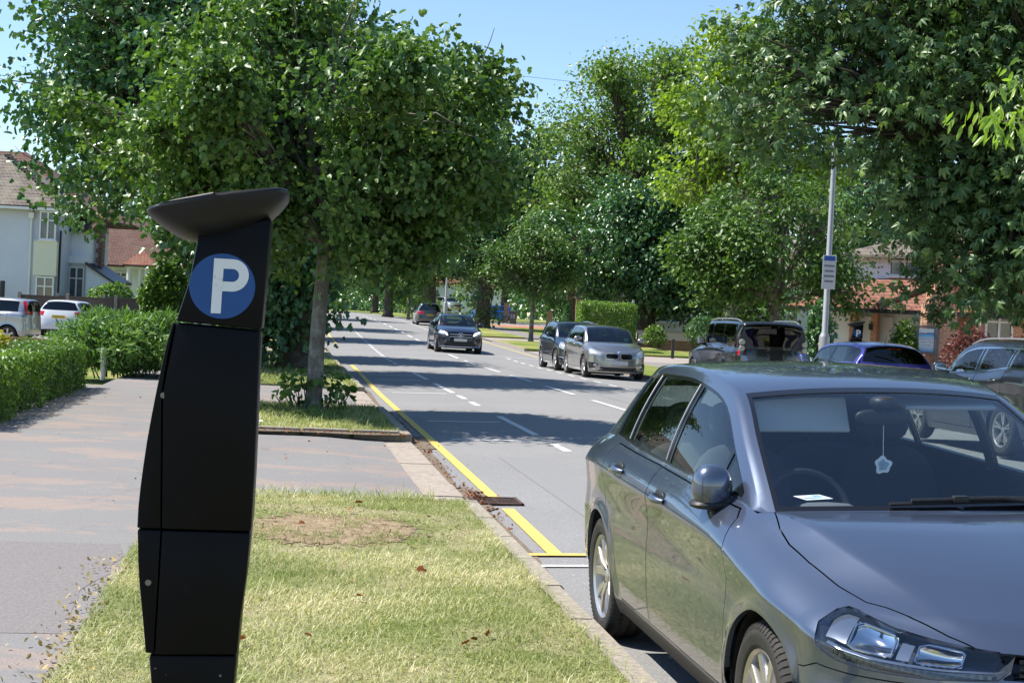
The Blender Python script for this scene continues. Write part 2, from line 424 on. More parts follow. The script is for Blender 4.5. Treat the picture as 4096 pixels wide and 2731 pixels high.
# kerbs: every stone about 0.9 m
def kerb(name, a, b, l0, l1, z0, z1, m, step=0.915, gap=0.009):
    mb = MB(); s = a
    while s < b - 0.05:
        e = min(s + step, b); w = random.uniform(-0.006, 0.006); dz = random.uniform(-0.004, 0.004)
        p = [P3(s + gap, l0 + w), P3(e - gap, l0 + w), P3(e - gap, l1 + w), P3(s + gap, l1 + w)]
        bev = 0.018
        vs = []
        for q in p: vs.append((q[0], q[1], q[2] + z0))
        for k_, q in enumerate(p):
            vs.append((q[0], q[1], q[2] + z1 + dz - (bev if k_ in (2, 3) else 0)))
        pi = [P3(e - gap, l1 + w - bev), P3(s + gap, l1 + w - bev)]
        for q in pi: vs.append((q[0], q[1], q[2] + z1 + dz))
        fs = [(4, 5, 8, 9), (9, 8, 6, 7), (0, 1, 5, 4)[::-1], (2, 3, 7, 6)[::-1], (1, 2, 6, 8, 5)[::-1], (3, 0, 4, 9, 7)[::-1]]
        mb.add(vs, fs); s = e
    o = mb.build(name, m); o['kind'] = 'structure'; return o
for a, b in VERGES: kerb('kerb', max(a, -10), min(b, 120), 1.53, 1.66, -0.05, 0.125, KERB)
for a, b in ((12.05, 18.42), (23.75, 29.45), (53, 56.5), (66, 70)): kerb('dropped_kerb', a, b, 1.29, 1.66, -0.05, 0.040, KERBP)
# the return stones of the second patch
mb = MB()
for i in range(3):
    l = 1.5 - i * 0.62; s = 18.47 + (0.01, 0.0, -0.03)[i]
    p = P3(s, l - 0.29, 0.075); mb.bbox(p, (0.57, 0.11, 0.17), 0.012, rz=math.atan2(E_[1], E_[0]) - math.pi / 2 + (0.02, -0.03, -0.06)[i])
o = mb.build('edging_kerb', KERB); o['kind'] = 'structure'
strip('gutter', fr(-10, 60, 2), [1.655, lambda s: 1.77 + 0.03 * math.sin(s * 2.1) + 0.03 * math.sin(s * 5.3)], 0.006, GRAVEL)
gut = [(13.1 + 0.85 * math.sin(a), 1.74 + 0.15 * math.cos(a) * (1 + 0.3 * math.sin(5 * a))) for a in np.linspace(0, 2 * math.pi, 30, endpoint=False)]
blob('gutter', gut[::-1], 0.010, GRAVEL)
gut = [(18.6 + 0.9 * math.sin(a), 1.80 + 0.16 * math.cos(a) * (1 + 0.3 * math.sin(5 * a))) for a in np.linspace(0, 2 * math.pi, 30, endpoint=False)]
blob('gutter', gut[::-1], 0.010, GRAVEL)

# right side: kerb, verge with lawn, footway, side road mouths
RV = ((40.5, 57.5), (66.0, 76.5), (82.5, 150))
for a, b in RV:
    strip('verge', fr(a, b, (b - a) / max(2, int((b - a) / 1.2))), [10.98, 12.2, 13.6], 0.115, LAWN, skirt=0.14, jit=0.03, seed=int(a) % 50)
    kerb('kerb', a, min(b, 130), 10.84, 10.99, -0.05, 0.125, KERBP)
    strip('footway', fr(a, b, (b - a) / max(2, int((b - a) / 3))), [13.6, 15.4], 0.10, TARMAC, skirt=0.14)
    strip('lawn', fr(a, b, (b - a) / max(2, int((b - a) / 3))), [15.4, 17.0, 19.2], 0.095, LAWN, skirt=0.14)
strip('layby', fr(-40, 40.5, 5.75), [10.86, 13.0], 0.0, ASPHALT)
kerb('kerb', 4, 40.5, 12.98, 13.12, -0.05, 0.125, KERBP)
strip('footway', fr(-40, 40.5, 5.75), [13.12, 15.4], 0.10, TARMAC, skirt=0.14)
strip('side_road', fr(57.5, 66, 4.25), [10.9, 20, 40], 0.004, PAVE_PINK)
strip('driveway', fr(76.5, 82.5, 3), [10.9, 15, 19], 0.03, PAVE_PINK)
strip('forecourt', fr(20, 57.5, 6.25), [15.4, 20, 30], 0.09, mat('forecourt_paving', (0.33, 0.28, 0.25), 0.9, noise=(20, 0.2, (0.45, 0.40, 0.36)), spec=0.2), skirt=0.14)
strip('driveway', fr(106, 112, 3), [15.4, 22, 30], 0.12, mat('red_drive_paving', (0.42, 0.17, 0.11), 0.9, noise=(12, 0.2, (0.50, 0.24, 0.17)), spec=0.2))
strip('driveway', fr(113, 128, 5), [16.5, 24, 34], 0.12, PAVE_PINK)

# ------------------------------------------------------------------ painted markings
def dashes(name, segs, l, w, m, dz=0.004, lf=None):
    mb = MB()
    for a, b in segs:
        k = max(1, int((b - a) / 3)); ss = [a + (b - a) * i / k for i in range(k + 1)]
        V = []
        for s in ss:
            lc = lf(s) if lf else l
            V += [P3(s, lc - w / 2, dz), P3(s, lc + w / 2, dz)]
        mb.add(V, [(2 * i, 2 * i + 1, 2 * i + 3, 2 * i + 2) for i in range(k)])
    o = mb.build(name, m, fix=False); o['kind'] = 'structure'; return o
dashes('yellow_line', [(10.02, 12.42), (13.16, 44.0)], 1.96, 0.105, YELLOW_LINE, 0.013, lambda s: 1.955 + 0.008 * math.sin(s * 1.7) + 0.006 * math.sin(s * 4.1) + max(0, s - 30) * 0.008)
dashes('yellow_line', [(64, 88)], 2.3, 0.10, YELLOW_LINE, 0.013)
def bar(name, s, l0, l1, w, m, dz=0.004, ds=0.0):
    V = [P3(s - w / 2, l0, dz), P3(s - w / 2 + ds, l1, dz), P3(s + w / 2 + ds, l1, dz), P3(s + w / 2, l0, dz)]
    o = mesh_obj(name, V, [(0, 1, 2, 3)], m); o['kind'] = 'structure'; return o
bar('yellow_line', 10.05, 1.72, 2.17, 0.09, YELLOW_LINE, 0.0135)
bar('white_line', 9.62, 1.72, 3.55, 0.075, WHITE_LINE, 0.009)
bl = lambda s: 3.53 + max(0, s - 48) * 0.012
segs = [(9.6, 12.4), (13.4, 14.4), (15.4, 16.4), (17.8, 18.75), (20.1, 23.7), (26.3, 27.4), (28.25, 29.4), (30.3, 34.15), (36.0, 39.7), (45.9, 47.05), (47.9, 49)]
segs += [(49.8 + 1.7 * i, 50.7 + 1.7 * i) for i in range(24)]
dashes('white_line', segs, 0, 0.11, WHITE_LINE, 0.004, bl)
for s in (19.2, 22.4, 29.95, 32.4, 35.5, 38.1, 44.0, 91.2): bar('white_line', s, 2.25, 3.36 + max(0, s - 48) * 0.012, 0.13, WHITE_LINE, 0.0045)
cl = lambda s: 6.26 + min(max(0, s - 45), 50) * 0.010
dashes('white_line', [(9.0 + 5.55 * i, 12.6 + 5.55 * i) for i in range(30)], 0, 0.115, WHITE_LINE, 0.0085, cl)
br = lambda s: 8.45 + max(0, s - 45) * 0.009
dashes('white_line', [(20 + 1.85 * i, 21.0 + 1.85 * i) for i in range(20)] + [(86 + 2.2 * i, 87.3 + 2.2 * i) for i in range(24)], 0, 0.10, WHITE_LINE, 0.004, br)
dashes('yellow_line', [(56, 79), (84, 86)], 10.3, 0.10, YELLOW_LINE, 0.004)
bar('white_line', 57.5, 8.6, 10.6, 0.12, WHITE_LINE); bar('white_line', 74.5, 8.9, 10.2, 0.12, WHITE_LINE); bar('white_line', 76.2, 9.0, 10.2, 0.12, WHITE_LINE)
# ------------------------------------------------------------------ foliage
def unit(v): return v / np.maximum(np.linalg.norm(v, axis=-1, keepdims=True), 1e-9)

# leaf templates: local x = along the leaf, y = across, z = up from the blade
def leaf_t(kind):
    if kind == 'oval':
        v = [(0, 0, 0), (0.35, -0.30, 0.07), (0.75, -0.20, 0.05), (1, 0, -0.06), (0.75, 0.20, 0.05), (0.35, 0.30, 0.07), (0.5, 0, -0.02)]
        f = [(0, 1, 6), (1, 2, 6), (2, 3, 6), (3, 4, 6), (4, 5, 6), (5, 0, 6)]
    elif kind == 'simple':
        v = [(0, 0, 0), (0.45, -0.33, 0.08), (1, 0, -0.08), (0.45, 0.33, 0.08)]; f = [(0, 1, 2), (0, 2, 3)]
    elif kind == 'lobed':                              # folded along the midrib, edges lifted, tip hanging
        v = [(0, 0, 0), (0.05, -0.28, 0.09), (0.34, -0.48, 0.10), (0.45, -0.26, 0.10), (0.78, -0.30, 0.02), (1, 0, -0.24), (0.78, 0.30, 0.06), (0.45, 0.26, 0.12), (0.34, 0.48, 0.16), (0.05, 0.28, 0.10)]
        f = [(0, 1, 2), (0, 2, 3), (0, 3, 4), (0, 4, 5), (0, 5, 6), (0, 6, 7), (0, 7, 8), (0, 8, 9)]
    elif kind == 'palm':                               # leaflets that hang from the end of the stalk
        v = []; f = []
        for a, L in ((-1.5, 0.6), (-0.75, 0.88), (0, 1.0), (0.75, 0.85), (1.5, 0.65)):
            b = len(v); c, s_ = math.cos(a), math.sin(a)
            for x, y, z in ((0.02, 0, 0), (0.50, -0.165, -0.16), (0.88, 0, -0.62), (0.50, 0.165, -0.16), (0.46, 0, -0.22)):
                x *= L; v.append((x * c - y * s_, x * s_ + y * c, z * L))
            f += [(b, b + 1, b + 4), (b + 1, b + 2, b + 4), (b + 2, b + 3, b + 4), (b + 3, b, b + 4)]
    elif kind == 'lance':
        v = [(0, 0, 0), (0.3, -0.13, 0.03), (0.7, -0.11, 0.0), (1, 0, -0.10), (0.7, 0.11, 0.0), (0.3, 0.13, 0.03), (0.5, 0, -0.015)]
        f = [(0, 1, 6), (1, 2, 6), (2, 3, 6), (3, 4, 6), (4, 5, 6), (5, 0, 6)]
    elif kind == 'needle':
        v = [(0, -0.05, 0), (0, 0.05, 0), (1, 0.0, 0.05), (0.5, -0.12, 0.0), (0.5, 0.12, 0.02)]; f = [(0, 3, 2), (1, 2, 4), (0, 2, 1)]
    return np.array(v, float), np.array(f, int)

def leaves(pos, size, kind, rng, up=0.75, droop=0.35, outdir=None, tint=None, ow=0.45):
    N = len(pos); T, Fc = leaf_t(kind)
    nrm = unit(np.stack([rng.normal(0, 1, N), rng.normal(0, 1, N), rng.normal(0, 1, N)], 1) * (1 - up) + np.array([0, 0, 1.0]) * up)
    if outdir is not None: nrm = unit(nrm + ow * outdir)
    d = rng.normal(0, 1, (N, 3)); 
    if outdir is not None: d = d * 0.8 + outdir * 0.9
    d[:, 2] -= droop * 2
    d = unit(d - nrm * (d * nrm).sum(1, keepdims=True) * (1 - droop))
    b = unit(np.cross(nrm, d)); n2 = np.cross(d, b)
    sz = size * rng.uniform(0.6, 1.3, N)
    V = pos[:, None, :] + sz[:, None, None] * (T[None, :, 0:1] * d[:, None] + T[None, :, 1:2] * b[:, None] + T[None, :, 2:3] * n2[:, None])
    F = (Fc[None] + (np.arange(N) * len(T))[:, None, None]).reshape(-1, 3)
    tn = rng.beta(2.2, 2.2, N) if tint is None else tint
    return V.reshape(-1, 3), F, np.repeat(tn, len(Fc))

def pnoise(p, seed, sc):
    r = np.random.RandomState(seed); s = 0
    for k in range(5):
        w = r.normal(0, 1, 3) * sc * (1.5**k) ; s = s + np.sin(p @ w + r.uniform(0, 6.28)) / (1.25**k)
    return s / 2.2

def tubes_np(paths, rad0, rad1, n=5):
    """paths: (P, K, 3); tapered tubes as one mesh"""
    P, K, _ = paths.shape
    t = np.gradient(paths, axis=1); t = unit(t)
    a = np.cross(t, np.array([0.31, 0.2, 0.93])); a = unit(a); b = np.cross(t, a)
    th = np.arange(n) * 2 * math.pi / n
    rr = (np.asarray(rad0)[:, None] * (1 - np.linspace(0, 1, K)[None]) + np.asarray(rad1)[:, None] * np.linspace(0, 1, K)[None])
    V = paths[:, :, None, :] + rr[:, :, None, None] * (np.cos(th)[None, None, :, None] * a[:, :, None, :] + np.sin(th)[None, None, :, None] * b[:, :, None, :])
    base = (np.arange(P) * K * n)[:, None, None] + (np.arange(K - 1) * n)[None, :, None]
    j = np.arange(n)[None, None]; j2 = (np.arange(n)[None, None] + 1) % n
    F = np.stack([base + j, base + j2, base + n + j2, base + n + j], -1).reshape(-1, 4)
    return V.reshape(-1, 3), F

def bark_mat(name, a, b, c):
    h = NT(name); o = h.obj()
    mp = h.n('Mapping'); mp.inputs['Scale'].default_value = (1, 1, 0.22); h.l(o, mp.inputs[0])
    n1 = h.noise(26, mp.outputs[0], 6, 0.7); n2 = h.noise(4, o, 4)
    cc = h.mix(h.ramp(n2, [(0.45, K), (0.62, W)]), h.ramp(n1, [(0.3, a), (0.7, b)]), h.ramp(n1, [(0.3, b), (0.7, c)]))
    h.l(cc, h.b.inputs['Base Color']); h.b.inputs['Roughness'].default_value = 0.9; h.b.inputs['Specular IOR Level'].default_value = 0.2
    h.bump(n1, 0.8, 0.03)
    return h.m
BARK = bark_mat('bark_grey', (0.10, 0.085, 0.065), (0.21, 0.19, 0.16), (0.36, 0.34, 0.29))
BARKD = bark_mat('bark_dark', (0.05, 0.04, 0.03), (0.11, 0.09, 0.07), (0.17, 0.145, 0.11))
LEAF_A = leaf_mat('leaf_green', (0.040, 0.092, 0.024), (0.090, 0.170, 0.036), (0.215, 0.305, 0.070), 0.22, 0.44, 0.42)
LEAF_B = leaf_mat('leaf_deep', (0.043, 0.105, 0.045), (0.080, 0.173, 0.060), (0.156, 0.269, 0.081), 0.14, 0.33, 0.6)
LEAF_C = leaf_mat('leaf_yellow_green', (0.065, 0.120, 0.030), (0.125, 0.200, 0.046), (0.235, 0.310, 0.080), 0.34, 0.40, 0.5)
LEAF_D = leaf_mat('leaf_chestnut', (0.045, 0.092, 0.034), (0.095, 0.170, 0.052), (0.195, 0.280, 0.090), 0.18, 0.42, 0.45)
LEAF_E = leaf_mat('leaf_lime', (0.17, 0.28, 0.04), (0.28, 0.40, 0.06), (0.42, 0.52, 0.10), 0.38, 0.34, 0.5)
LEAF_H = leaf_mat('leaf_hedge', (0.045, 0.092, 0.020), (0.09, 0.170, 0.026), (0.22, 0.31, 0.036), 0.28, 0.38, 0.5)
LEAF_J = leaf_mat('leaf_juniper', (0.062, 0.13, 0.052), (0.13, 0.235, 0.066), (0.26, 0.36, 0.09), 0.24, 0.5, 0.35)
LEAF_P = leaf_mat('leaf_purple', (0.07, 0.025, 0.022), (0.15, 0.055, 0.045), (0.26, 0.12, 0.085), 0.25, 0.45, 0.4, (1.6, 0.9, 0.8))
LEAF_Y = leaf_mat('leaf_golden', (0.20, 0.20, 0.02), (0.42, 0.36, 0.03), (0.60, 0.48, 0.05), 0.3, 0.45, 0.4)

def tree(name, label, x, y, zb, trunk_r, trunk_h, blobs, ncl, lpc, lsize, kind, lm, bm_=None, seed=1, csig=0.34, up=0.6, droop=0.3,
         shell=0.45, gap=-0.25, nsc=0.55, group=None, cat='tree', extra=None, lean=(0, 0), hang=0.0, bare=0, limbs=9, sats=16):
    """blobs: ellipsoids (cx,cy,cz,rx,ry,rz,weight) relative to the foot of the trunk"""
    rng = np.random.RandomState(seed); bm_ = bm_ or BARK
    root = empty(name, (x, y, zb), 0, label, cat, group)
    B = np.array([b[:6] for b in blobs], float); w = np.array([(b[6] if len(b) > 6 else b[3] * b[4] * b[5]) for b in blobs], float); w /= w.sum()
    B0 = B.copy(); w0 = w.copy(); sat = []; sw = []      # lumps that break the outline
    for _ in range(sats):
        k = rng.choice(len(B0), p=w0); d = unit(rng.normal(0, 1, 3) + np.array([0, 0, 0.25])); c_ = B0[k, :3] + d * B0[k, 3:6] * rng.uniform(0.75, 1.02); q_ = rng.uniform(0.16, 0.34)
        sat.append(list(c_) + list(B0[k, 3:6].mean() * q_ * rng.uniform(0.8, 1.3, 3))); sw.append(w0[k] * q_ * 0.55)
    if sats: B = np.vstack([B, sat]); w = np.r_[w, sw]; w /= w.sum()
    C = np.zeros((0, 3)); OD = np.zeros((0, 3)); tries = 0
    while len(C) < ncl and tries < 60:
        tries += 1
        k = rng.choice(len(B), ncl, p=w); d = unit(rng.normal(0, 1, (ncl, 3))); r = rng.uniform(0, 1, ncl)**shell
        p = B[k, :3] + d * r[:, None] * B[k, 3:6]
        nz = pnoise(p, seed + 7, nsc); ok = (nz > gap) & (r < 0.88 + 0.12 * np.clip(pnoise(p, seed + 3, nsc * 1.8) + 0.5, 0, 1.4))
        C = np.vstack([C, p[ok]]); OD = np.vstack([OD, unit(d / B[k, 3:6] * B[k, 3:6].mean(1, keepdims=True))[ok]])
    C = C[:ncl]; OD = OD[:ncl]; ncl = len(C)
    if hang: C[:, 2] -= hang * rng.uniform(0, 1, ncl)**3
    # limbs
    top = np.array([lean[0], lean[1], trunk_h])
    mb = MB()
    cz = float((B[:, 2] * w).sum()); hi = float((B[:, 2] + B[:, 5]).max())
    tp = [(0, 0, -0.1), (lean[0] * 0.1, lean[1] * 0.1, trunk_h * 0.06), (lean[0] * 0.3, lean[1] * 0.3, trunk_h * 0.4), (lean[0] * 0.7, lean[1] * 0.7, trunk_h * 0.75), tuple(top), (top[0] * 1.1 + 0.1, top[1] - 0.1, trunk_h + (hi - trunk_h) * 0.35), (top[0] * 1.2 - 0.1, top[1] + 0.1, trunk_h + (hi - trunk_h) * 0.75)]
    mb.tube(tp, [trunk_r * 1.55, trunk_r * 1.12, trunk_r, trunk_r * 0.93, trunk_r * 0.85, trunk_r * 0.5, trunk_r * 0.14], 14)
    trunk = mb.build('trunk', bm_, root, smooth=True, angle=180)
    L = limbs; sel = C[rng.choice(ncl, L, replace=False)]
    for it in range(6):
        di = ((C[:, None] - sel[None])**2).sum(2).argmin(1)
        for k in range(L):
            if (di == k).any(): sel[k] = C[di == k].mean(0)
    K = 7; u = np.linspace(0, 1, K)[None, :, None]
    st = np.stack([top * 0 + np.array([top[0], top[1], trunk_h * rng.uniform(0.72, 1.0) + (hi - trunk_h) * 0.25 * rng.uniform(0, 1)]) for _ in range(L)])
    en = sel
    mid = (st + en) / 2 + np.array([0, 0, 0.12]) * np.linalg.norm(en - st, axis=1)[:, None]
    lp = (1 - u)**2 * st[:, None] + 2 * u * (1 - u) * mid[:, None] + u**2 * en[:, None] + rng.normal(0, 0.05, (L, K, 3)) * np.sin(np.pi * u)
    V1, F1 = tubes_np(lp, np.full(L, trunk_r * 0.5), np.full(L, trunk_r * 0.16), 7)
    di = ((C[:, None] - sel[None])**2).sum(2).argmin(1)
    ts = rng.uniform(0.35, 1.0, ncl); ki = np.clip((ts * (K - 1)).astype(int), 0, K - 1)
    s0 = lp[di, ki]; K2 = 5; u2 = np.linspace(0, 1, K2)[None, :, None]
    mid = (s0 + C) / 2 + np.array([0, 0, 0.10]) * np.linalg.norm(C - s0, axis=1)[:, None]
    tw = (1 - u2)**2 * s0[:, None] + 2 * u2 * (1 - u2) * mid[:, None] + u2**2 * C[:, None] + rng.normal(0, 0.04, (ncl, K2, 3)) * np.sin(np.pi * u2)
    V2, F2 = tubes_np(tw, np.full(ncl, trunk_r * 0.13 + 0.006), np.full(ncl, 0.006), 4)
    Vb = [V1, V2]; Fb = [F1, F2 + len(V1)]
    if bare:                                            # twigs that stick out past the leaves
        ii = rng.choice(ncl, bare); e = C[ii] + OD[ii] * rng.uniform(0.2, 0.5, (bare, 1)) + rng.normal(0, 0.2, (bare, 3)) + np.array([0, 0, 0.25])
        tb = C[ii][:, None] * (1 - u2) + e[:, None] * u2 + rng.normal(0, 0.03, (bare, K2, 3)) * u2
        V3, F3 = tubes_np(tb, np.full(bare, 0.014), np.full(bare, 0.004), 4); Fb.append(F3 + len(V1) + len(V2)); Vb.append(V3)
    np_mesh('branches', np.vstack(Vb), np.vstack(Fb), bm_, root, smooth=True)
    # leaves, in flat-topped sprays round each cluster centre
    N = ncl * lpc; ci = np.repeat(np.arange(ncl), lpc)
    off = rng.normal(0, 1, (N, 3)) * np.array([1, 1, 0.55]) * csig * rng.uniform(0.6, 1.4, ncl)[ci][:, None]
    P = C[ci] + off; od = unit(off + OD[ci] * csig * 0.8)
    ct = rng.normal(0, 0.13, ncl) + 0.10 * pnoise(C, seed + 11, 0.9)
    tint = np.clip(rng.beta(2.5, 2.8, N) + ct[ci], 0, 1)
    V, F, a = leaves(P, lsize, kind, rng, up, droop, od, tint)
    np_mesh('crown', V, F, lm, root, attr=a)
    return root

VZ = 0.115
def Zg(x, y): return float(zr(y)) + 0.1
x, y = rp(22.6, 0.5)
tree('tree', 'broad-leaved tree with a slim pale trunk on the verge behind the parking machine', x, y, VZ, 0.115, 2.7,
     [(-0.1, 0, 4.6, 2.7, 2.8, 1.7), (-2.2, 0.2, 4.0, 1.6, 1.7, 1.3), (1.5, 0.1, 4.3, 1.5, 1.8, 1.1), (0.1, 0, 3.5, 2.4, 2.4, 0.9), (0.45, -0.3, 2.6, 0.9, 1.0, 0.65), (-0.5, 0, 5.9, 1.9, 2.0, 1.1), (-1.0, 0.2, 2.9, 1.7, 1.5, 0.7)],
     1000, 58, 0.106, 'lobed', LEAF_A, BARK, seed=4, csig=0.21, up=0.30, droop=0.35, shell=0.5, gap=-0.10, nsc=1.1, sats=34, lean=(0.06, 0.05), hang=0.35, bare=60, limbs=14)
x, y = rp(37.3, 0.35)
tree('tree', 'huge dark tree with a thick shooting trunk, beyond the slim one', x, y, VZ, 0.42, 3.4,
     [(-2.6, 0, 7.6, 4.6, 4.5, 4.0), (-4.6, 0, 5.8, 3.2, 3.5, 2.6), (0.4, 0.5, 6.2, 3.4, 3.4, 2.6), (0.1, 0, 3.9, 3.0, 3.0, 1.4), (-4.2, 0.2, 9.6, 3.3, 3.3, 2.4), (-2.2, 0, 11.0, 3.3, 3.3, 1.8), (-5.6, 0, 7.8, 2.4, 2.6, 2.4), (-0.8, -0.5, 0.9, 1.1, 0.8, 1.0, 12), (0.4, -0.5, 1.3, 0.8, 0.7, 1.3, 10), (0, -0.6, 2.4, 1.3, 0.8, 1.1, 12)],
     1250, 36, 0.17, 'lobed', LEAF_B, BARKD, seed=11, csig=0.34, up=0.35, droop=0.35, shell=0.42, gap=-0.38, nsc=0.55, hang=0.5, bare=40, limbs=14)
# ------------------------------------------------------------------ cars
def paint(name, col, metal=0.75, rough=0.32, cior=1.5):
    h = NT(name); h.b.inputs['Base Color'].default_value = (*col, 1)
    h.b.inputs['Metallic'].default_value = metal; h.b.inputs['Roughness'].default_value = rough
    h.b.inputs['Coat Weight'].default_value = 1.0; h.b.inputs['Coat Roughness'].default_value = 0.015
    o = h.obj(); d = h.noise(3.5, o, 5, 0.7)
    h.l(h.ramp(d, [(0.3, g3(0.008)), (0.75, g3(0.04))]), h.b.inputs['Coat Roughness']); h.b.inputs['Coat IOR'].default_value = cior
    return h.m
def glass(name, tint, extra=0.0):
    m = bpy.data.materials.new(name); m.use_nodes = True; t = m.node_tree; t.nodes.clear()
    out = t.nodes.new('ShaderNodeOutputMaterial'); mx = t.nodes.new('ShaderNodeMixShader')
    tr = t.nodes.new('ShaderNodeBsdfTransparent'); gl = t.nodes.new('ShaderNodeBsdfGlossy'); ge = t.nodes.new('ShaderNodeNewGeometry')
    tr.inputs[0].default_value = (*tint, 1); gl.inputs['Roughness'].default_value = 0.0
    def mth(op, a, b):                                     # thin pane: the same reflectance from either side
        q = t.nodes.new('ShaderNodeMath'); q.operation = op
        for v, k in ((a, 0), (b, 1)):
            if v is None: continue
            if hasattr(v, 'links'): t.links.new(v, q.inputs[k])
            else: q.inputs[k].default_value = v
        return q
    dt = t.nodes.new('ShaderNodeVectorMath'); dt.operation = 'DOT_PRODUCT'; t.links.new(ge.outputs['Incoming'], dt.inputs[0]); t.links.new(ge.outputs['Normal'], dt.inputs[1])
    c_ = mth('SUBTRACT', 1.0, mth('ABSOLUTE', dt.outputs['Value'], None).outputs[0]); p5 = mth('POWER', c_.outputs[0], 5.0)
    mp = mth('MULTIPLY_ADD', p5.outputs[0], 0.92); mp.inputs[2].default_value = 0.075 + extra; mp.use_clamp = True; t.links.new(mp.outputs[0], mx.inputs[0])
    t.links.new(tr.outputs[0], mx.inputs[1]); t.links.new(gl.outputs[0], mx.inputs[2]); t.links.new(mx.outputs[0], out.inputs[0])
    return m
RUBBER = mat('tyre_rubber', (0.022, 0.021, 0.020), 0.75, noise=(14, 0.25, (0.05, 0.045, 0.04)), spec=0.3)
PLASTIC = mat('black_plastic', (0.018, 0.018, 0.019), 0.5, spec=0.4)
GLOSSBLACK = mat('gloss_black', (0.008, 0.008, 0.009), 0.12, spec=0.5)
TRIM = mat('cabin_trim', (0.060, 0.064, 0.072), 0.75, spec=0.3)
DASH = mat('dashboard_grey', (0.125, 0.13, 0.14), 0.7, spec=0.3)
TRIMG = mat('cabin_grey', (0.22, 0.22, 0.22), 0.85, spec=0.2)
FABRIC = mat('seat_fabric', (0.045, 0.045, 0.05), 0.9, noise=(120, 0.2, (0.07, 0.07, 0.078)), spec=0.2)
CHROME = mat('chrome', (0.72, 0.72, 0.73), 0.10, 1.0)
ALLOY = mat('alloy', (0.50, 0.475, 0.455), 0.34, 0.85, noise=(7, 0.3, (0.60, 0.565, 0.54)))
ALLOYD = mat('alloy_shade', (0.12, 0.12, 0.12), 0.45, 0.6)
REDLAMP = mat('red_lamp', (0.42, 0.008, 0.01), 0.15, spec=0.6, coat=0.6)
CLEARLAMP = mat('clear_lamp', (0.66, 0.68, 0.70), 0.16, 0.65, coat=0.8)
LAMPON = mat('lit_lamp', (0.9, 0.9, 0.85), 0.2, emit=((1, 0.97, 0.88), 3.2))
AMBER = mat('amber_lamp', (0.75, 0.25, 0.02), 0.2, spec=0.6)
PLATEW = mat('plate_white', (0.60, 0.60, 0.60), 0.5)
PLATEY = mat('plate_yellow', (0.72, 0.48, 0.03), 0.5)
INK = mat('plate_ink', (0.015, 0.015, 0.015), 0.5)
G_SCREEN = glass('windscreen_glass', (0.86, 0.92, 0.94), 0.035)
G_SIDE = glass('side_glass', (0.72, 0.82, 0.80), 0.02)
G_DARK = glass('privacy_glass', (0.008, 0.009, 0.010), 0.0)
G_MID = glass('tinted_glass', (0.36, 0.44, 0.45), 0.03)
G_CLEAR = glass('lamp_cover', (0.93, 0.95, 0.97), 0.01)

def crom(pts, n):
    """Catmull-Rom through control points, n samples per span, matched by control index"""
    P = np.array(pts, float); P = np.vstack([2 * P[0] - P[1], P, 2 * P[-1] - P[-2]]); out = []
    for i in range(1, len(P) - 2):
        t = np.linspace(0, 1, n, endpoint=False)[:, None]
        a, b, c, d = P[i - 1], P[i], P[i + 1], P[i + 2]
        out.append(0.5 * ((2 * b) + (-a + c) * t + (2 * a - 5 * b + 4 * c - d) * t**2 + (-a + 3 * b - 3 * c + d) * t**3))
    out.append(P[-2:-1]); return np.vstack(out)

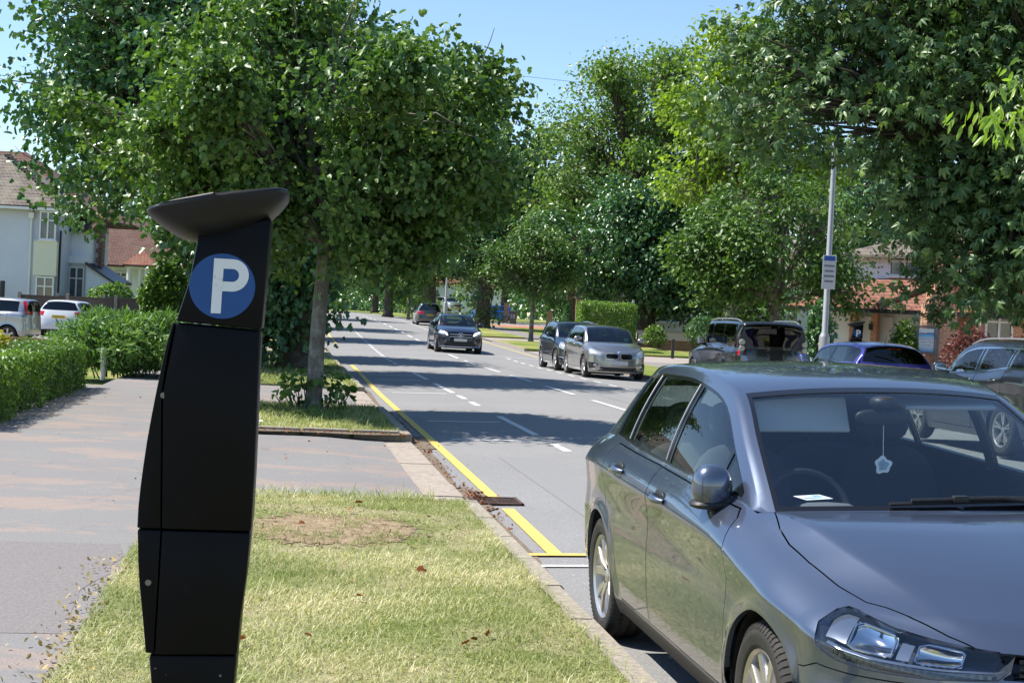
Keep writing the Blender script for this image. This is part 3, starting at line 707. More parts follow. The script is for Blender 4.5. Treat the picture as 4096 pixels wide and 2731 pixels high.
class Body:
    """half a car body (y >= 0) as a smooth surface that outlines are cut from; x forward from the front axle, z up"""
    def __init__(s, S):
        s.S = S; V = []; F = []; res = S.get('res', 0.06)
        nv = int(S.get('nv', 14)); nc = int(S.get('nc', 12))
        Ra, rw = S['arch'], S['wheel_r']; ax = (0.0, -S['wb'])
        xsf, xsr = S['xsf'], S['xsr']; z0 = S.get('z0', 0.2)
        # columns along the side, with extra ones round the arches
        xs = list(np.arange(xsf, xsr - 1e-6, -(xsf - xsr) / round((xsf - xsr) / res)))
        for c in ax:
            xs = [x for x in xs if not (c - Ra - 0.02 < x < c + Ra + 0.02)]
            xs += [c + Ra * math.cos(a) for a in np.linspace(0, math.pi, S.get('na', 15))] + [c + Ra + 0.004, c - Ra - 0.004]
        xs = np.array(sorted(set(round(x, 5) for x in xs if xsr - 1e-6 <= x <= xsf + 1e-6), reverse=True))
        if abs(xs[0] - xsf) > 1e-4: xs = np.insert(xs, 0, xsf)
        if abs(xs[-1] - xsr) > 1e-4: xs = np.append(xs, xsr)
        ph = np.linspace(0, math.pi / 2, nc + 1)
        Tz = lambda x: curve_interp(S['top'], x)
        def zlow(x):
            z = curve_interp(S['low'], x)
            for c in ax:
                d = np.abs(x - c); z = np.where(d < Ra, np.maximum(z, rw + np.sqrt(np.maximum(Ra**2 - d**2, 0))), z)
            return z
        vc = S.get('crease', 0.78)
        lo = [(0, 0.945), (0.12, 0.972), (0.38, 0.994), (vc, 1.0)] if 'sec' not in S else S['sec']
        def width(x, v):
            x = np.asarray(x, float); v = np.asarray(v, float)
            ft = curve_interp(S['ftop'], x); a = curve_interp(lo, np.clip(v, 0, vc))
            u = np.clip((v - vc) / (1 - vc), 0, 1); hi = 1 - (1 - ft) * (0.42 * u + 0.58 * u**2.4)
            return S['W'] * curve_interp(S['barrel'], x) * np.where(v <= vc, a, hi)
        s.width = width; s.Tz = Tz
        xfz = lambda z: curve_interp(S['xf'], z); xrz = lambda z: curve_interp(S['xr'], z)
        nf, nr = S.get('nf', 2.6), S.get('nr', 3.0)
        # contour columns: front corner, side, rear corner
        cols = [('f', p) for p in ph[:-1]] + [('s', x) for x in xs] + [('r', p) for p in ph[::-1][1:]]
        rc = round(nv * vc) / nv
        def zrow(zl, zt, r):
            zc = max(z0 + vc * (zt - z0), zl + 0.01)
            return zl + (zc - zl) * r / rc if r <= rc else zc + (zt - zc) * (r - rc) / (1 - rc)
        def P(col, r):
            k, p = col
            if k == 's':
                zt = float(Tz(p)); zl = float(zlow(p)); z = zrow(zl, zt, r); v = (z - z0) / (zt - z0); y = float(width(p, v))
                for c in ax:
                    d = math.hypot(p - c, z - rw)
                    y += S.get('flare', 0.010) * math.exp(-((d - Ra) / 0.045)**2) * (1 if z > 0.2 else 0)
                return (p, y, z)
            xs_, xt, n = (xsf, xfz, nf) if k == 'f' else (xsr, xrz, nr)
            cs, sn = math.cos(p)**(2 / n), math.sin(p)**(2 / n)
            xe = xs_
            # the top edge is found on the contour first, so that it follows the x-table of heights
            zt = float(Tz(xs_))
            for _ in range(4):
                xt_ = xs_ + (float(xt(zt)) - xs_) * cs; zt = float(Tz(xt_))
            zl = float(curve_interp(S['low'], xs_ + (float(xt(0.3)) - xs_) * cs))
            z = zrow(zl, zt, r); v = (z - z0) / (zt - z0)
            x = xs_ + (float(xt(z)) - xs_) * cs
            return (x, float(width(xs_, v)) * sn, z)
        s.P = P; s.cols = cols
        rr = np.linspace(0, 1, nv + 1)
        vcr = rr.copy()
        b = 0
        for r in rr:
            for c in cols: V.append(P(c, r))
        n = len(cols)
        for i in range(nv):
            for j in range(n - 1): F.append((i * n + j, (i + 1) * n + j, (i + 1) * n + j + 1, i * n + j + 1))
        top0 = nv * n
        s.low_edge = [V[j] for j in range(n)]
        T = np.array(V[top0:top0 + n])
        s.T = T
        # roof rail and centre line
        ns = S.get('ns', 6); E = crom(S['E'], ns); C = crom(S['C'], ns)
        # base of the windscreen meets the shoulder
        fx = lambda x: float(np.interp(x, T[::-1, 0], T[::-1, 1]))
        nq = S.get('nq', 10); q = np.linspace(0, 1, nq + 1); pw = S.get('pw', 2.3)
        rowsN = len(E); b = len(V)
        # last row follows the tail contour
        Tr = T[T[:, 0] <= xsr + 1e-6]
        for i in range(rowsN):
            w = 1 - q**pw
            X = E[i, 0] + (C[i, 0] - E[i, 0]) * w; Z = E[i, 2] + (C[i, 1] - E[i, 2]) * w; Y = E[i, 1] * q
            fade = max(0.0, (i - (rowsN - 1 - ns)) / ns)**2
            if fade > 0:
                yr = np.clip(Y, Tr[:, 1].min(), Tr[:, 1].max())
                X = X + fade * (np.interp(yr, Tr[::-1, 1], Tr[::-1, 0]) - (E[-1, 0] + (C[-1, 0] - E[-1, 0]) * w))
                Z = Z + fade * (np.interp(yr, Tr[::-1, 1], Tr[::-1, 2]) - (E[-1, 2] + (C[-1, 1] - E[-1, 2]) * w))
            for k in range(nq + 1): V.append((X[k], Y[k], Z[k]))
        for i in range(rowsN - 1):
            for k in range(nq): F.append((b + i * (nq + 1) + k, b + i * (nq + 1) + k + 1, b + (i + 1) * (nq + 1) + k + 1, b + (i + 1) * (nq + 1) + k))
        strip0 = np.array(V[b:b + nq + 1])
        # side of the greenhouse, between shoulder and rail
        xa, xc = E[0, 0], E[-1, 0]
        cxy = [(e[0], float(np.interp(e[0], T[::-1, 0], T[::-1, 1])) if 0 < i < rowsN - 1 else e[1], float(np.interp(e[0], T[::-1, 0], T[::-1, 2])) if 0 < i < rowsN - 1 else e[2]) for i, e in enumerate(E)]
        ng = S.get('ng', 8); b = len(V); m = len(cxy)
        o = np.argsort(E[:, 0]); ez = lambda x: float(np.interp(x, E[o, 0], E[o, 2])); ey = lambda x: float(np.interp(x, E[o, 0], E[o, 1]))
        s.Ez = ez; s.Ey = ey
        def side_pt(x, z, out=0.0):
            yb = float(np.interp(x, T[::-1, 0], T[::-1, 1])); zb = float(Tz(x)); u = min(1, max(0, (z - zb) / max(1e-4, ez(x) - zb)))
            return (x, yb + (ey(x) - yb) * u + S.get('bulge', 0.10) * max(0.0, ez(x) - zb) * 2 * u * (1 - u) + out, z)
        s.side_pt = side_pt
        for g in range(ng + 1):
            u = g / ng
            for (x, y, z) in cxy:
                yy = y + (ey(x) - y) * u; zz = z + (ez(x) - z) * u
                yy += S.get('bulge', 0.10) * max(0.0, ez(x) - z) * 4 * u * (1 - u) * 0.5
                V.append((x, yy, zz))
        for g in range(ng):
            for j in range(m - 1): F.append((b + g * m + j, b + (g + 1) * m + j, b + (g + 1) * m + j + 1, b + g * m + j + 1))
        # bonnet: a Coons patch between nose edge, shoulder, cowl and centre line
        jc = int(nc * S.get('jc', 0.62))
        Fr = T[:jc + 1]; Sd = T[jc:]; Sd = Sd[Sd[:, 0] > xa + 1e-4]; Sd = np.vstack([Sd, [[xa, E[0, 1], E[0, 2]]]])
        ni, nj = len(Fr), len(Sd)
        Rr_y = np.linspace(0, 1, ni); Rr = np.stack([np.interp(Rr_y, q, strip0[:, k]) for k in range(3)], 1)
        dl = np.r_[0, np.cumsum(np.linalg.norm(np.diff(Sd, axis=0), axis=1))]; ul = dl / dl[-1]
        fy = Fr[:, 1] / Fr[-1, 1]
        Rr = np.stack([np.interp(fy, q, strip0[:, k]) for k in range(3)], 1)
        xm = Fr[0, 0] + (Rr[0, 0] - Fr[0, 0]) * ul
        cz = curve_interp(S['bonnet'], xm); cz = cz + (Fr[0, 2] - cz[0]) * (1 - ul) + (Rr[0, 2] - cz[-1]) * ul
        Ml = np.stack([xm, np.zeros(nj), cz], 1)
        b = len(V); hg = S.get('hinge', (0.64, 0.955, 0.28))
        ic = int(np.argmin(np.abs(fy - hg[0]))); ac0 = fy[ic]
        for i in range(ni):
            for j in range(nj):
                t = ul[j]; ac = ac0 + (hg[1] - ac0) * t**0.8
                a = fy[i] / ac0 * ac if i <= ic else ac + (fy[i] - ac0) / (1 - ac0) * (1 - ac)
                fr_ = np.array([np.interp(a, fy, Fr[:, k]) for k in range(3)]); rr_ = np.array([np.interp(a, fy, Rr[:, k]) for k in range(3)])
                p = (1 - t) * fr_ + t * rr_ + (1 - a) * Ml[j] + a * Sd[j] - ((1 - a) * (1 - t) * Fr[0] + a * (1 - t) * Fr[-1] + (1 - a) * t * Rr[0] + a * t * Rr[-1])
                D = (Ml[j, 2] - Sd[j, 2]) * min(1, 4 * t) * min(1, 5 * (1 - t) + 0.1)
                za = hg[2] * a if a <= ac else hg[2] * ac + (1 - hg[2] * ac) * (a - ac) / max(1e-6, 1 - ac)
                p[2] += D * (a - za)
                if a < ac: p[2] += S.get('crown', 0.02) * (1 - (a / ac)**2) * math.sin(math.pi * t)**0.6 * 0.5
                p[2] += S.get('ridge', 0.016) * min(1, 10 * t) * min(1, 3.5 * (1 - t)) * (0.5 + 0.5 * a / ac if a <= ac else (1 - a) / max(1e-6, 1 - ac))
                V.append(tuple(p))
        for i in range(ni - 1):
            for j in range(nj - 1): F.append((b + i * nj + j, b + i * nj + j + 1, b + (i + 1) * nj + j + 1, b + (i + 1) * nj + j))
        bm = bmesh.new()
        bv = [bm.verts.new(v) for v in V]
        lay = bm.faces.layers.int.new('reg')
        for f in F:
            try: bm.faces.new([bv[i] for i in f])
            except ValueError: pass
        bmesh.ops.remove_doubles(bm, verts=bm.verts, dist=0.0006)
        bmesh.ops.dissolve_degenerate(bm, edges=bm.edges, dist=1e-5)
        bmesh.ops.recalc_face_normals(bm, faces=bm.faces)
        bm.normal_update()
        # outward check
        acc = sum((f.calc_center_median() - Vector((-S['wb'] / 2, 0, 0.7))).dot(f.normal) for f in bm.faces)
        if acc < 0: bmesh.ops.reverse_faces(bm, faces=bm.faces); bm.normal_update()
        for v in bm.verts:
            if abs(v.co.y) < 1e-4:
                nn = v.normal.copy(); nn.y = 0
                if nn.length > 1e-6: v.normal = nn.normalized()
        s.bm = bm; s.lay = lay
        s.bvh = BVHTree.FromBMesh(bm)
        bm.faces.ensure_lookup_table()
        s.ref = [([v.co.copy() for v in f.verts], [v.normal.copy() for v in f.verts]) for f in bm.faces]
    def normal(s, p):
        loc, no, idx, d = s.bvh.find_nearest(p)
        co, vn = s.ref[idx]
        acc = Vector((0, 0, 0))
        for c, n in zip(co, vn): acc += n / ((c - loc).length_squared + 1e-7)
        return acc.normalized()
    BAS = {'side': (Vector((1, 0, 0)), Vector((0, 0, 1))), 'front': (Vector((0, 1, 0)), Vector((0, 0, 1))),
           'diag': (Vector((1, -1, 0)).normalized(), Vector((0, 0, 1))), 'rdiag': (Vector((-1, -1, 0)).normalized(), Vector((0, 0, 1))), 'top': (Vector((1, 0, 0)), Vector((0, 1, 0)))}
    def cut(s, poly, basis, reg, filt=None, src=0):
        """cuts an outline into the surface and marks what lies inside as region `reg`"""
        bm, lay = s.bm, s.lay; u, w = s.BAS[basis]
        # counter-clockwise
        A = sum(poly[i][0] * poly[(i + 1) % len(poly)][1] - poly[(i + 1) % len(poly)][0] * poly[i][1] for i in range(len(poly)))
        if A < 0: poly = poly[::-1]
        xs = [p[0] for p in poly]; zs = [p[1] for p in poly]; x0, x1, z0, z1 = min(xs), max(xs), min(zs), max(zs)
        def cand():
            out = []
            for f in bm.faces:
                if f[lay] != src: continue
                c = f.calc_center_median()
                if filt and not filt(c, f.normal): continue
                a, b = c.dot(u), c.dot(w)
                if x0 - 0.15 < a < x1 + 0.15 and z0 - 0.15 < b < z1 + 0.15: out.append(f)
            return out
        cs = set(cand())
        for i in range(len(poly)):
            p, q = poly[i], poly[(i + 1) % len(poly)]
            d = (q[0] - p[0], q[1] - p[1]); L = math.hypot(*d)
            if L < 1e-6: continue
            no = (u * d[1] - w * d[0]) / L; co = u * p[0] + w * p[1]
            m = 0.003; bx0, bx1 = min(p[0], q[0]) - m, max(p[0], q[0]) + m; bz0, bz1 = min(p[1], q[1]) - m, max(p[1], q[1]) + m
            hit = []
            for f in cs:
                if not f.is_valid: continue
                aa = [v.co.dot(u) for v in f.verts]; bb = [v.co.dot(w) for v in f.verts]
                if max(aa) < bx0 or min(aa) > bx1 or max(bb) < bz0 or min(bb) > bz1: continue
                ds = [(v.co - co).dot(no) for v in f.verts]
                if max(ds) > 1e-5 and min(ds) < -1e-5: hit.append(f)
            if not hit: continue
            ed = set(e for f in hit for e in f.edges); ve = set(v for f in hit for v in f.verts)
            r = bmesh.ops.bisect_plane(bm, geom=list(hit) + list(ed) + list(ve), dist=1e-5, plane_co=co, plane_no=no)
            cs |= set(g for g in r['geom'] if isinstance(g, bmesh.types.BMFace))
            cs = set(f for f in cs if f.is_valid)
        def inside(a, b):
            k = False; j = len(poly) - 1
            for i in range(len(poly)):
                if (poly[i][1] > b) != (poly[j][1] > b) and a < (poly[j][0] - poly[i][0]) * (b - poly[i][1]) / (poly[j][1] - poly[i][1]) + poly[i][0]: k = not k
                j = i
            return k
        for f in cs:
            if f.is_valid and f[lay] == src:
                c = f.calc_center_median()
                if inside(c.dot(u), c.dot(w)): f[lay] = reg
    def gapcut(s, poly, basis, reg, gap=0.004, filt=None, src=0):
        s.cut(poly, basis, 999, filt, src); s.cut(shrink(poly, gap), basis, reg, filt, 999)
        dead = [f for f in s.bm.faces if f[s.lay] == 999]
        bmesh.ops.delete(s.bm, geom=dead, context='FACES_ONLY')
    def grab(s, reg, thick=0.018, off=0.0, mirror='join', mats=None, name='body', parent=None, delete=True):
        """region -> mesh object(s) with a thin shell; mirrored into one object or into a pair"""
        fs = [f for f in s.bm.faces if f[s.lay] == reg]
        if not fs: return []
        idx = {}; V = []; Fc = []
        for f in fs:
            r = []
            for v in f.verts:
                if v not in idx: idx[v] = len(V); V.append(v.co.copy())
                r.append(idx[v])
            Fc.append(r)
        N = [s.normal(v) for v in V]
        for i, v in enumerate(V):
            if abs(v.y) < 1e-4:
                n = N[i].copy(); n.y = 0
                if n.length > 1e-6: N[i] = n.normalized()
        V = [v + n * off for v, n in zip(V, N)]
        cnt = {}
        for f in Fc:
            for i in range(len(f)):
                e = (f[i], f[(i + 1) % len(f)]); cnt[e] = cnt.get(e, 0) + 1
        rim = [e for e in cnt if (e[1], e[0]) not in cnt]
        if mirror == 'join': rim = [e for e in rim if not (abs(V[e[0]].y) < 1e-4 and abs(V[e[1]].y) < 1e-4)]
        out = []
        def assemble(sides):
            VV = []; FF = []; NN = []; MI = []
            for sg in sides:
                b = len(VV); k = len(V)
                for v in V: VV.append((v.x, v.y * sg, v.z))
                if thick:
                    for v, n in zip(V, N): w_ = v - n * thick; VV.append((w_.x, w_.y * sg, w_.z))
                def put(f, ns, mi):
                    if sg < 0: f = f[::-1]; ns = ns[::-1] if ns else ns
                    FF.append([b + i for i in f]); MI.append(mi)
                    NN.append([(n.x, n.y * sg, n.z) for n in ns] if ns else None)
                for f in Fc:
                    put(list(f), [N[i] for i in f], 0)
                    if thick: put([i + k for i in f[::-1]], [-N[i] for i in f[::-1]], 1)
                if thick:
                    for a_, b_ in rim: put([b_, a_, a_ + k, b_ + k], None, 0)
            o = mesh_obj(name, VV, FF, mats, parent, True, MI)
            me = o.data; fl = []
            for p, ns in zip(me.polygons, NN):
                if ns is None: fl += [tuple(p.normal)] * p.loop_total
                else: fl += ns
            if len(fl) == len(me.loops): me.normals_split_custom_set(fl)
            return o
        if mirror == 'join': out = [assemble((1, -1))]
        else: out = [assemble((1,)), assemble((-1,))]
        return out

def shrink(poly, d):
    A = sum(poly[i][0] * poly[(i + 1) % len(poly)][1] - poly[(i + 1) % len(poly)][0] * poly[i][1] for i in range(len(poly)))
    if A < 0: poly = poly[::-1]
    out = []; n = len(poly)
    for i in range(n):
        a, b, c = poly[i - 1], poly[i], poly[(i + 1) % n]
        def nrm(p, q):
            dx, dy = q[0] - p[0], q[1] - p[1]; L = math.hypot(dx, dy) or 1; return (-dy / L, dx / L)
        n1, n2 = nrm(a, b), nrm(b, c); k = 1 + n1[0] * n2[0] + n1[1] * n2[1]; k = max(k, 0.35)
        out.append((b[0] + d * (n1[0] + n2[0]) / k, b[1] + d * (n1[1] + n2[1]) / k))
    return out

def rounded(poly, r, n=4):
    out = []; m = len(poly)
    for i in range(m):
        a, b, c = Vector(poly[i - 1]), Vector(poly[i]), Vector(poly[(i + 1) % m])
        rr = min(r, (a - b).length * 0.45, (c - b).length * 0.45)
        p, q = b + (a - b).normalized() * rr, b + (c - b).normalized() * rr
        for k in range(n + 1):
            t = k / n; out.append(tuple((1 - t)**2 * p + 2 * t * (1 - t) * b + t**2 * q))
    return out

def dlo(B, x0, x1, off=0.045, lift=0.014, n=26, x0t=None):
    """side-window outline between x0 (front) and x1 (rear) under the roof rail"""
    bot = []; top = []
    for x in np.linspace(x0, x1, n):
        zb = float(B.Tz(x)) + lift
        sl = (B.Ez(x + 0.02) - B.Ez(x - 0.02)) / 0.04
        zt = B.Ez(x) - off * math.sqrt(1 + sl * sl)
        if zt > zb + 0.004: bot.append((x, zb)); top.append((x, zt))
    return bot, top
def sub_window(bot, top, xa, xb, slant=0.0, inset=0.0):
    """piece of the outline between two x positions, as one polygon"""
    b = [p for p in bot if xb - 1e-6 <= p[0] <= xa + 1e-6]; t = [p for p in top if xb - 1e-6 <= p[0] <= xa + 1e-6]
    f = lambda tab, x: float(np.interp(x, [p[0] for p in tab[::-1]], [p[1] for p in tab[::-1]]))
    B_ = [(xa, f(bot, xa))] + [p for p in b if xb + 0.01 < p[0] < xa - 0.01] + [(xb, f(bot, xb))]
    T_ = [(xa, f(top, xa))] + [p for p in t if xb + 0.01 < p[0] < xa - 0.01] + [(xb, f(top, xb))]
    return B_ + T_[::-1]

def wheel(parent, loc, r, w, rim_r, kind='spoke10', side=1, rimmat=None, steer=0.0, detail=True):
    """a wheel whose outer face looks along +y (side=1) or -y"""
    rimmat = rimmat or ALLOY
    n = 48 if detail else 28
    hub = MB(); hub.lathe([(0.0, -0.05), (rim_r * 0.72, -0.05), (rim_r * 0.72, -0.062), (0.0, -0.062)], axis='y', n=24)
    o = hub.build('wheel', ALLOYD, parent, smooth=True)
    o.location = loc; o.rotation_euler = (0, 0, (0 if side > 0 else math.pi) + steer)
    t = MB(); hw = w / 2
    prof = [(rim_r + 0.004, -hw + 0.02), (rim_r + 0.02, -hw), (r - 0.035, -hw - 0.004), (r - 0.012, -hw + 0.012), (r, -hw + 0.035)]
    for k in (-0.5, 0.0, 0.5):
        c = k * w * 0.5; prof += [(r, c - 0.006), (r - 0.008, c - 0.005), (r - 0.008, c + 0.005), (r, c + 0.006)]
    prof += [(r, hw - 0.035), (r - 0.012, hw - 0.012), (r - 0.02, hw - 0.004), (r - 0.035, hw + 0.003), (r - 0.055, hw + 0.004), (r - 0.06, hw + 0.0015), (rim_r + 0.022, hw + 0.002), (rim_r + 0.006, hw - 0.008), (rim_r + 0.002, hw - 0.02)]
    t.lathe(prof, axis='y', n=n)
    if detail:                                              # shoulder blocks
        for k in range(72):
            a = 2 * math.pi * k / 72; c, s_ = math.cos(a), math.sin(a)
            da = 0.022
            vs = []
            for aa in (a - da, a + da):
                for rr_, yy in ((r - 0.03, hw + 0.0045), (r - 0.010, hw - 0.008), (r + 0.002, hw - 0.032), (r + 0.002, hw - 0.06)):
                    vs.append((rr_ * math.cos(aa), yy, rr_ * math.sin(aa)))
            t.add(vs, [(i, i + 1, i + 5, i + 4) for i in range(3)])
    t.build('tyre', RUBBER, o, smooth=True, angle=50)
    R_ = MB(); yf = hw - 0.012
    R_.lathe([(rim_r * 0.93, -hw + 0.02), (rim_r * 0.90, 0.0), (rim_r * 0.935, yf - 0.03), (rim_r * 0.955, yf - 0.004), (rim_r + 0.003, yf + 0.006), (rim_r + 0.006, yf - 0.004)], axis='y', n=n)
    nsp = {'spoke10': 5, 'spoke5': 5, 'spoke7': 7, 'twin5': 5, 'multi': 9}[kind]
    def spoke(a0, w0, w1, tw=0.0, y0=None, y1=None, mi=0):
        y0 = yf - 0.028 if y0 is None else y0; y1 = yf - 0.006 if y1 is None else y1
        vs = []
        for rr_, ww, yy, aa in ((rim_r * 0.13, w0, y0, a0), (rim_r * 0.5, (w0 + w1) / 2 * 0.92, (y0 + y1) / 2 + 0.008, a0 + tw * 0.5), (rim_r * 0.945, w1, y1, a0 + tw)):
            c, s_ = math.cos(aa), math.sin(aa)
            for dw, dy in ((-ww, -0.010), (-ww * 0.80, 0.0), (ww * 0.80, 0.0), (ww, -0.010), (ww, -0.035), (-ww, -0.035)):
                vs.append((rr_ * c - dw * s_, yy + dy, rr_ * s_ + dw * c))
        R_.add(vs, [(i * 6 + j, i * 6 + (j + 1) % 6, (i + 1) * 6 + (j + 1) % 6, (i + 1) * 6 + j) for i in range(2) for j in range(6)], mi)
    for k in range(nsp):
        a = 2 * math.pi * k / nsp + 0.31
        if kind == 'spoke10': spoke(a - 0.12, 0.018, 0.026, -0.20); spoke(a + 0.12, 0.018, 0.026, 0.20)
        elif kind == 'twin5': spoke(a - 0.05, 0.012, 0.017, -0.10); spoke(a + 0.05, 0.012, 0.017, 0.10)
        elif kind == 'multi': spoke(a, 0.013, 0.016)
        elif kind == 'spoke7': spoke(a, 0.022, 0.028)
        else: spoke(a, 0.030, 0.042)
    R_.lathe([(rim_r * 0.20, yf - 0.04), (rim_r * 0.19, yf - 0.022), (rim_r * 0.13, yf - 0.016), (0.0, yf - 0.013)], axis='y', n=20)
    for k in range(5):
        a = 2 * math.pi * k / 5 + 0.62; R_.lathe([(0.010, yf - 0.03), (0.010, yf - 0.018), (0.0, yf - 0.017)], c=(0.056 * math.cos(a), 0, 0.056 * math.sin(a)), axis='y', n=6, mi=1)
    R_.build('rim', [rimmat, ALLOYD], o, smooth=True, angle=35)
    return o

def ellip(mb, c, rad, n=14, m=10, mi=0, p=2.0, rot=None):
    """superellipsoid"""
    vs = []; fs = []
    sg = lambda v, e: math.copysign(abs(v)**e, v)
    for i in range(m + 1):
        la = -math.pi / 2 + math.pi * i / m
        for j in range(n):
            lo_ = 2 * math.pi * j / n
            v = Vector((rad[0] * sg(math.cos(la), 2 / p) * sg(math.cos(lo_), 2 / p), rad[1] * sg(math.cos(la), 2 / p) * sg(math.sin(lo_), 2 / p), rad[2] * sg(math.sin(la), 2 / p)))
            if rot is not None: v = rot @ v
            vs.append(v + Vector(c))
    for i in range(m):
        for j in range(n): fs.append((i * n + j, i * n + (j + 1) % n, (i + 1) * n + (j + 1) % n, (i + 1) * n + j))
    return mb.add(vs, fs, mi)

def cabin(root, S, rhd=True, seats=True, rear=True):
    """seats, dashboard, floor and steering wheel seen through the glass"""
    wl = S['W'] - 0.10; zf = 0.30; fx = S.get('seat_x', -1.55)
    m = MB(); m.box((-S['wb'] / 2 - 0.15, 0, zf), (S['wb'] * 0.86, wl * 1.86, 0.04))
    m.box((-S['wb'] / 2 - 0.15 - S['wb'] * 0.42, 0, zf + 0.27), (0.04, wl * 1.80, 0.55))
    m.build('floor', TRIM, root)
    dz = float(curve_interp(S['top'], S['E'][0][0])) - 0.045; xa = S['E'][0][0]; xc = S['C'][0][0]
    m = MB(); yw = S['E'][0][1] - 0.03; k = 9; vs = []
    prof = lambda y: [(xc - 0.05 - (xc - xa) * (y / yw)**2, dz - 0.035), (xa - 0.12, dz - 0.02), (xa - 0.30, dz - 0.01), (xa - 0.42, dz - 0.05), (xa - 0.46, dz - 0.20), (xa - 0.34, dz - 0.40), (xa - 0.30, zf)]
    ys = np.linspace(-yw, yw, 17)
    for y in ys:
        hump = 0.055 * math.exp(-((y - (-0.36 if rhd else 0.36)) / 0.17)**4)
        for i, (x, z) in enumerate(prof(y)): vs.append((x, y, z + (hump if i in (2, 3) else hump * 0.35 if i == 1 else 0)))
    m.add(vs, [(a * 7 + b, a * 7 + b + 1, (a + 1) * 7 + b + 1, (a + 1) * 7 + b) for a in range(16) for b in range(6)])
    m.build('dashboard', DASH, root, smooth=True, angle=60)
    yd = -0.36 if rhd else 0.36
    sw = MB(); c = Vector((xa - 0.50, yd, dz - 0.03)); tl = Matrix.Rotation(R(-24), 3, 'Y')
    ring = [c + tl @ Vector((0, 0.185 * math.cos(a), 0.185 * math.sin(a))) for a in np.linspace(0, 2 * math.pi, 28, endpoint=False)]
    sw.tube(ring, 0.016, 8, closed=True)
    ellip(sw, c, (0.03, 0.07, 0.055), rot=tl)
    for a in (0.1, math.pi - 0.1, -math.pi / 2): sw.tube([c, c + tl @ Vector((0, 0.18 * math.cos(a), 0.18 * math.sin(a)))], 0.014, 6)
    sw.tube([c, c + Vector((0.3, 0, -0.12))], 0.03, 8)
    sw.build('steering_wheel', PLASTIC, root, smooth=True)
    def seat(x, y, name='seat', wd=0.50, h=0.58):
        m = MB(); z = zf + 0.17
        ellip(m, (x + 0.06, y, z), (0.27, wd / 2, 0.085), 18, 10, p=3.2)
        rt = Matrix.Rotation(R(-20), 3, 'Y')
        ellip(m, Vector((x - 0.20, y, z + 0.06)) + rt @ Vector((0, 0, h / 2)), (0.075, wd / 2 * 0.96, h / 2), 18, 12, p=3.0, rot=rt)
        o = m.build(name, FABRIC, root, smooth=True, angle=80)
        hd = MB(); c_ = Vector((x - 0.20, y, z + 0.06)) + rt @ Vector((0.0, 0, h + 0.12))
        ellip(hd, c_, (0.05, 0.135, 0.095), 16, 10, p=2.8, rot=rt)
        for q in (-0.06, 0.06): hd.tube([c_ + Vector((0, q, 0)), c_ + rt @ Vector((0, q, -0.14))], 0.007, 6)
        hd.build('headrest', FABRIC, o, smooth=True, angle=80)
    if seats:
        for y in (-0.37, 0.37): seat(fx, y)
    if rear:
        rx = fx - 0.86
        for y in (-0.36, 0.36): seat(rx, y, 'rear_seat', 0.60, 0.52)

def text_mesh(mb, txt, M, size=1.0, mi=0, depth=0.0, align='CENTER'):
    """letters laid in the local xy plane, put in place with matrix M"""
    cu = bpy.data.curves.new('t', 'FONT'); cu.body = txt; cu.size = size; cu.align_x = align; cu.align_y = 'CENTER'; cu.extrude = depth; cu.resolution_u = 3
    ob = bpy.data.objects.new('t', cu); COL.objects.link(ob)
    bpy.context.view_layer.update()
    me = bpy.data.meshes.new_from_object(ob.evaluated_get(bpy.context.evaluated_depsgraph_get()))
    mb.add([M @ v.co for v in me.vertices], [tuple(p.vertices) for p in me.polygons], mi)
    bpy.data.objects.remove(ob); bpy.data.curves.remove(cu); bpy.data.meshes.remove(me)
def frame(o, x, y):
    """matrix from an origin and the directions of the local x and y axes"""
    x = Vector(x).normalized(); y = Vector(y); y = (y - x * y.dot(x)).normalized(); z = x.cross(y)
    return Matrix(((x.x, y.x, z.x, o[0]), (x.y, y.y, z.y, o[1]), (x.z, y.z, z.z, o[2]), (0, 0, 0, 1)))

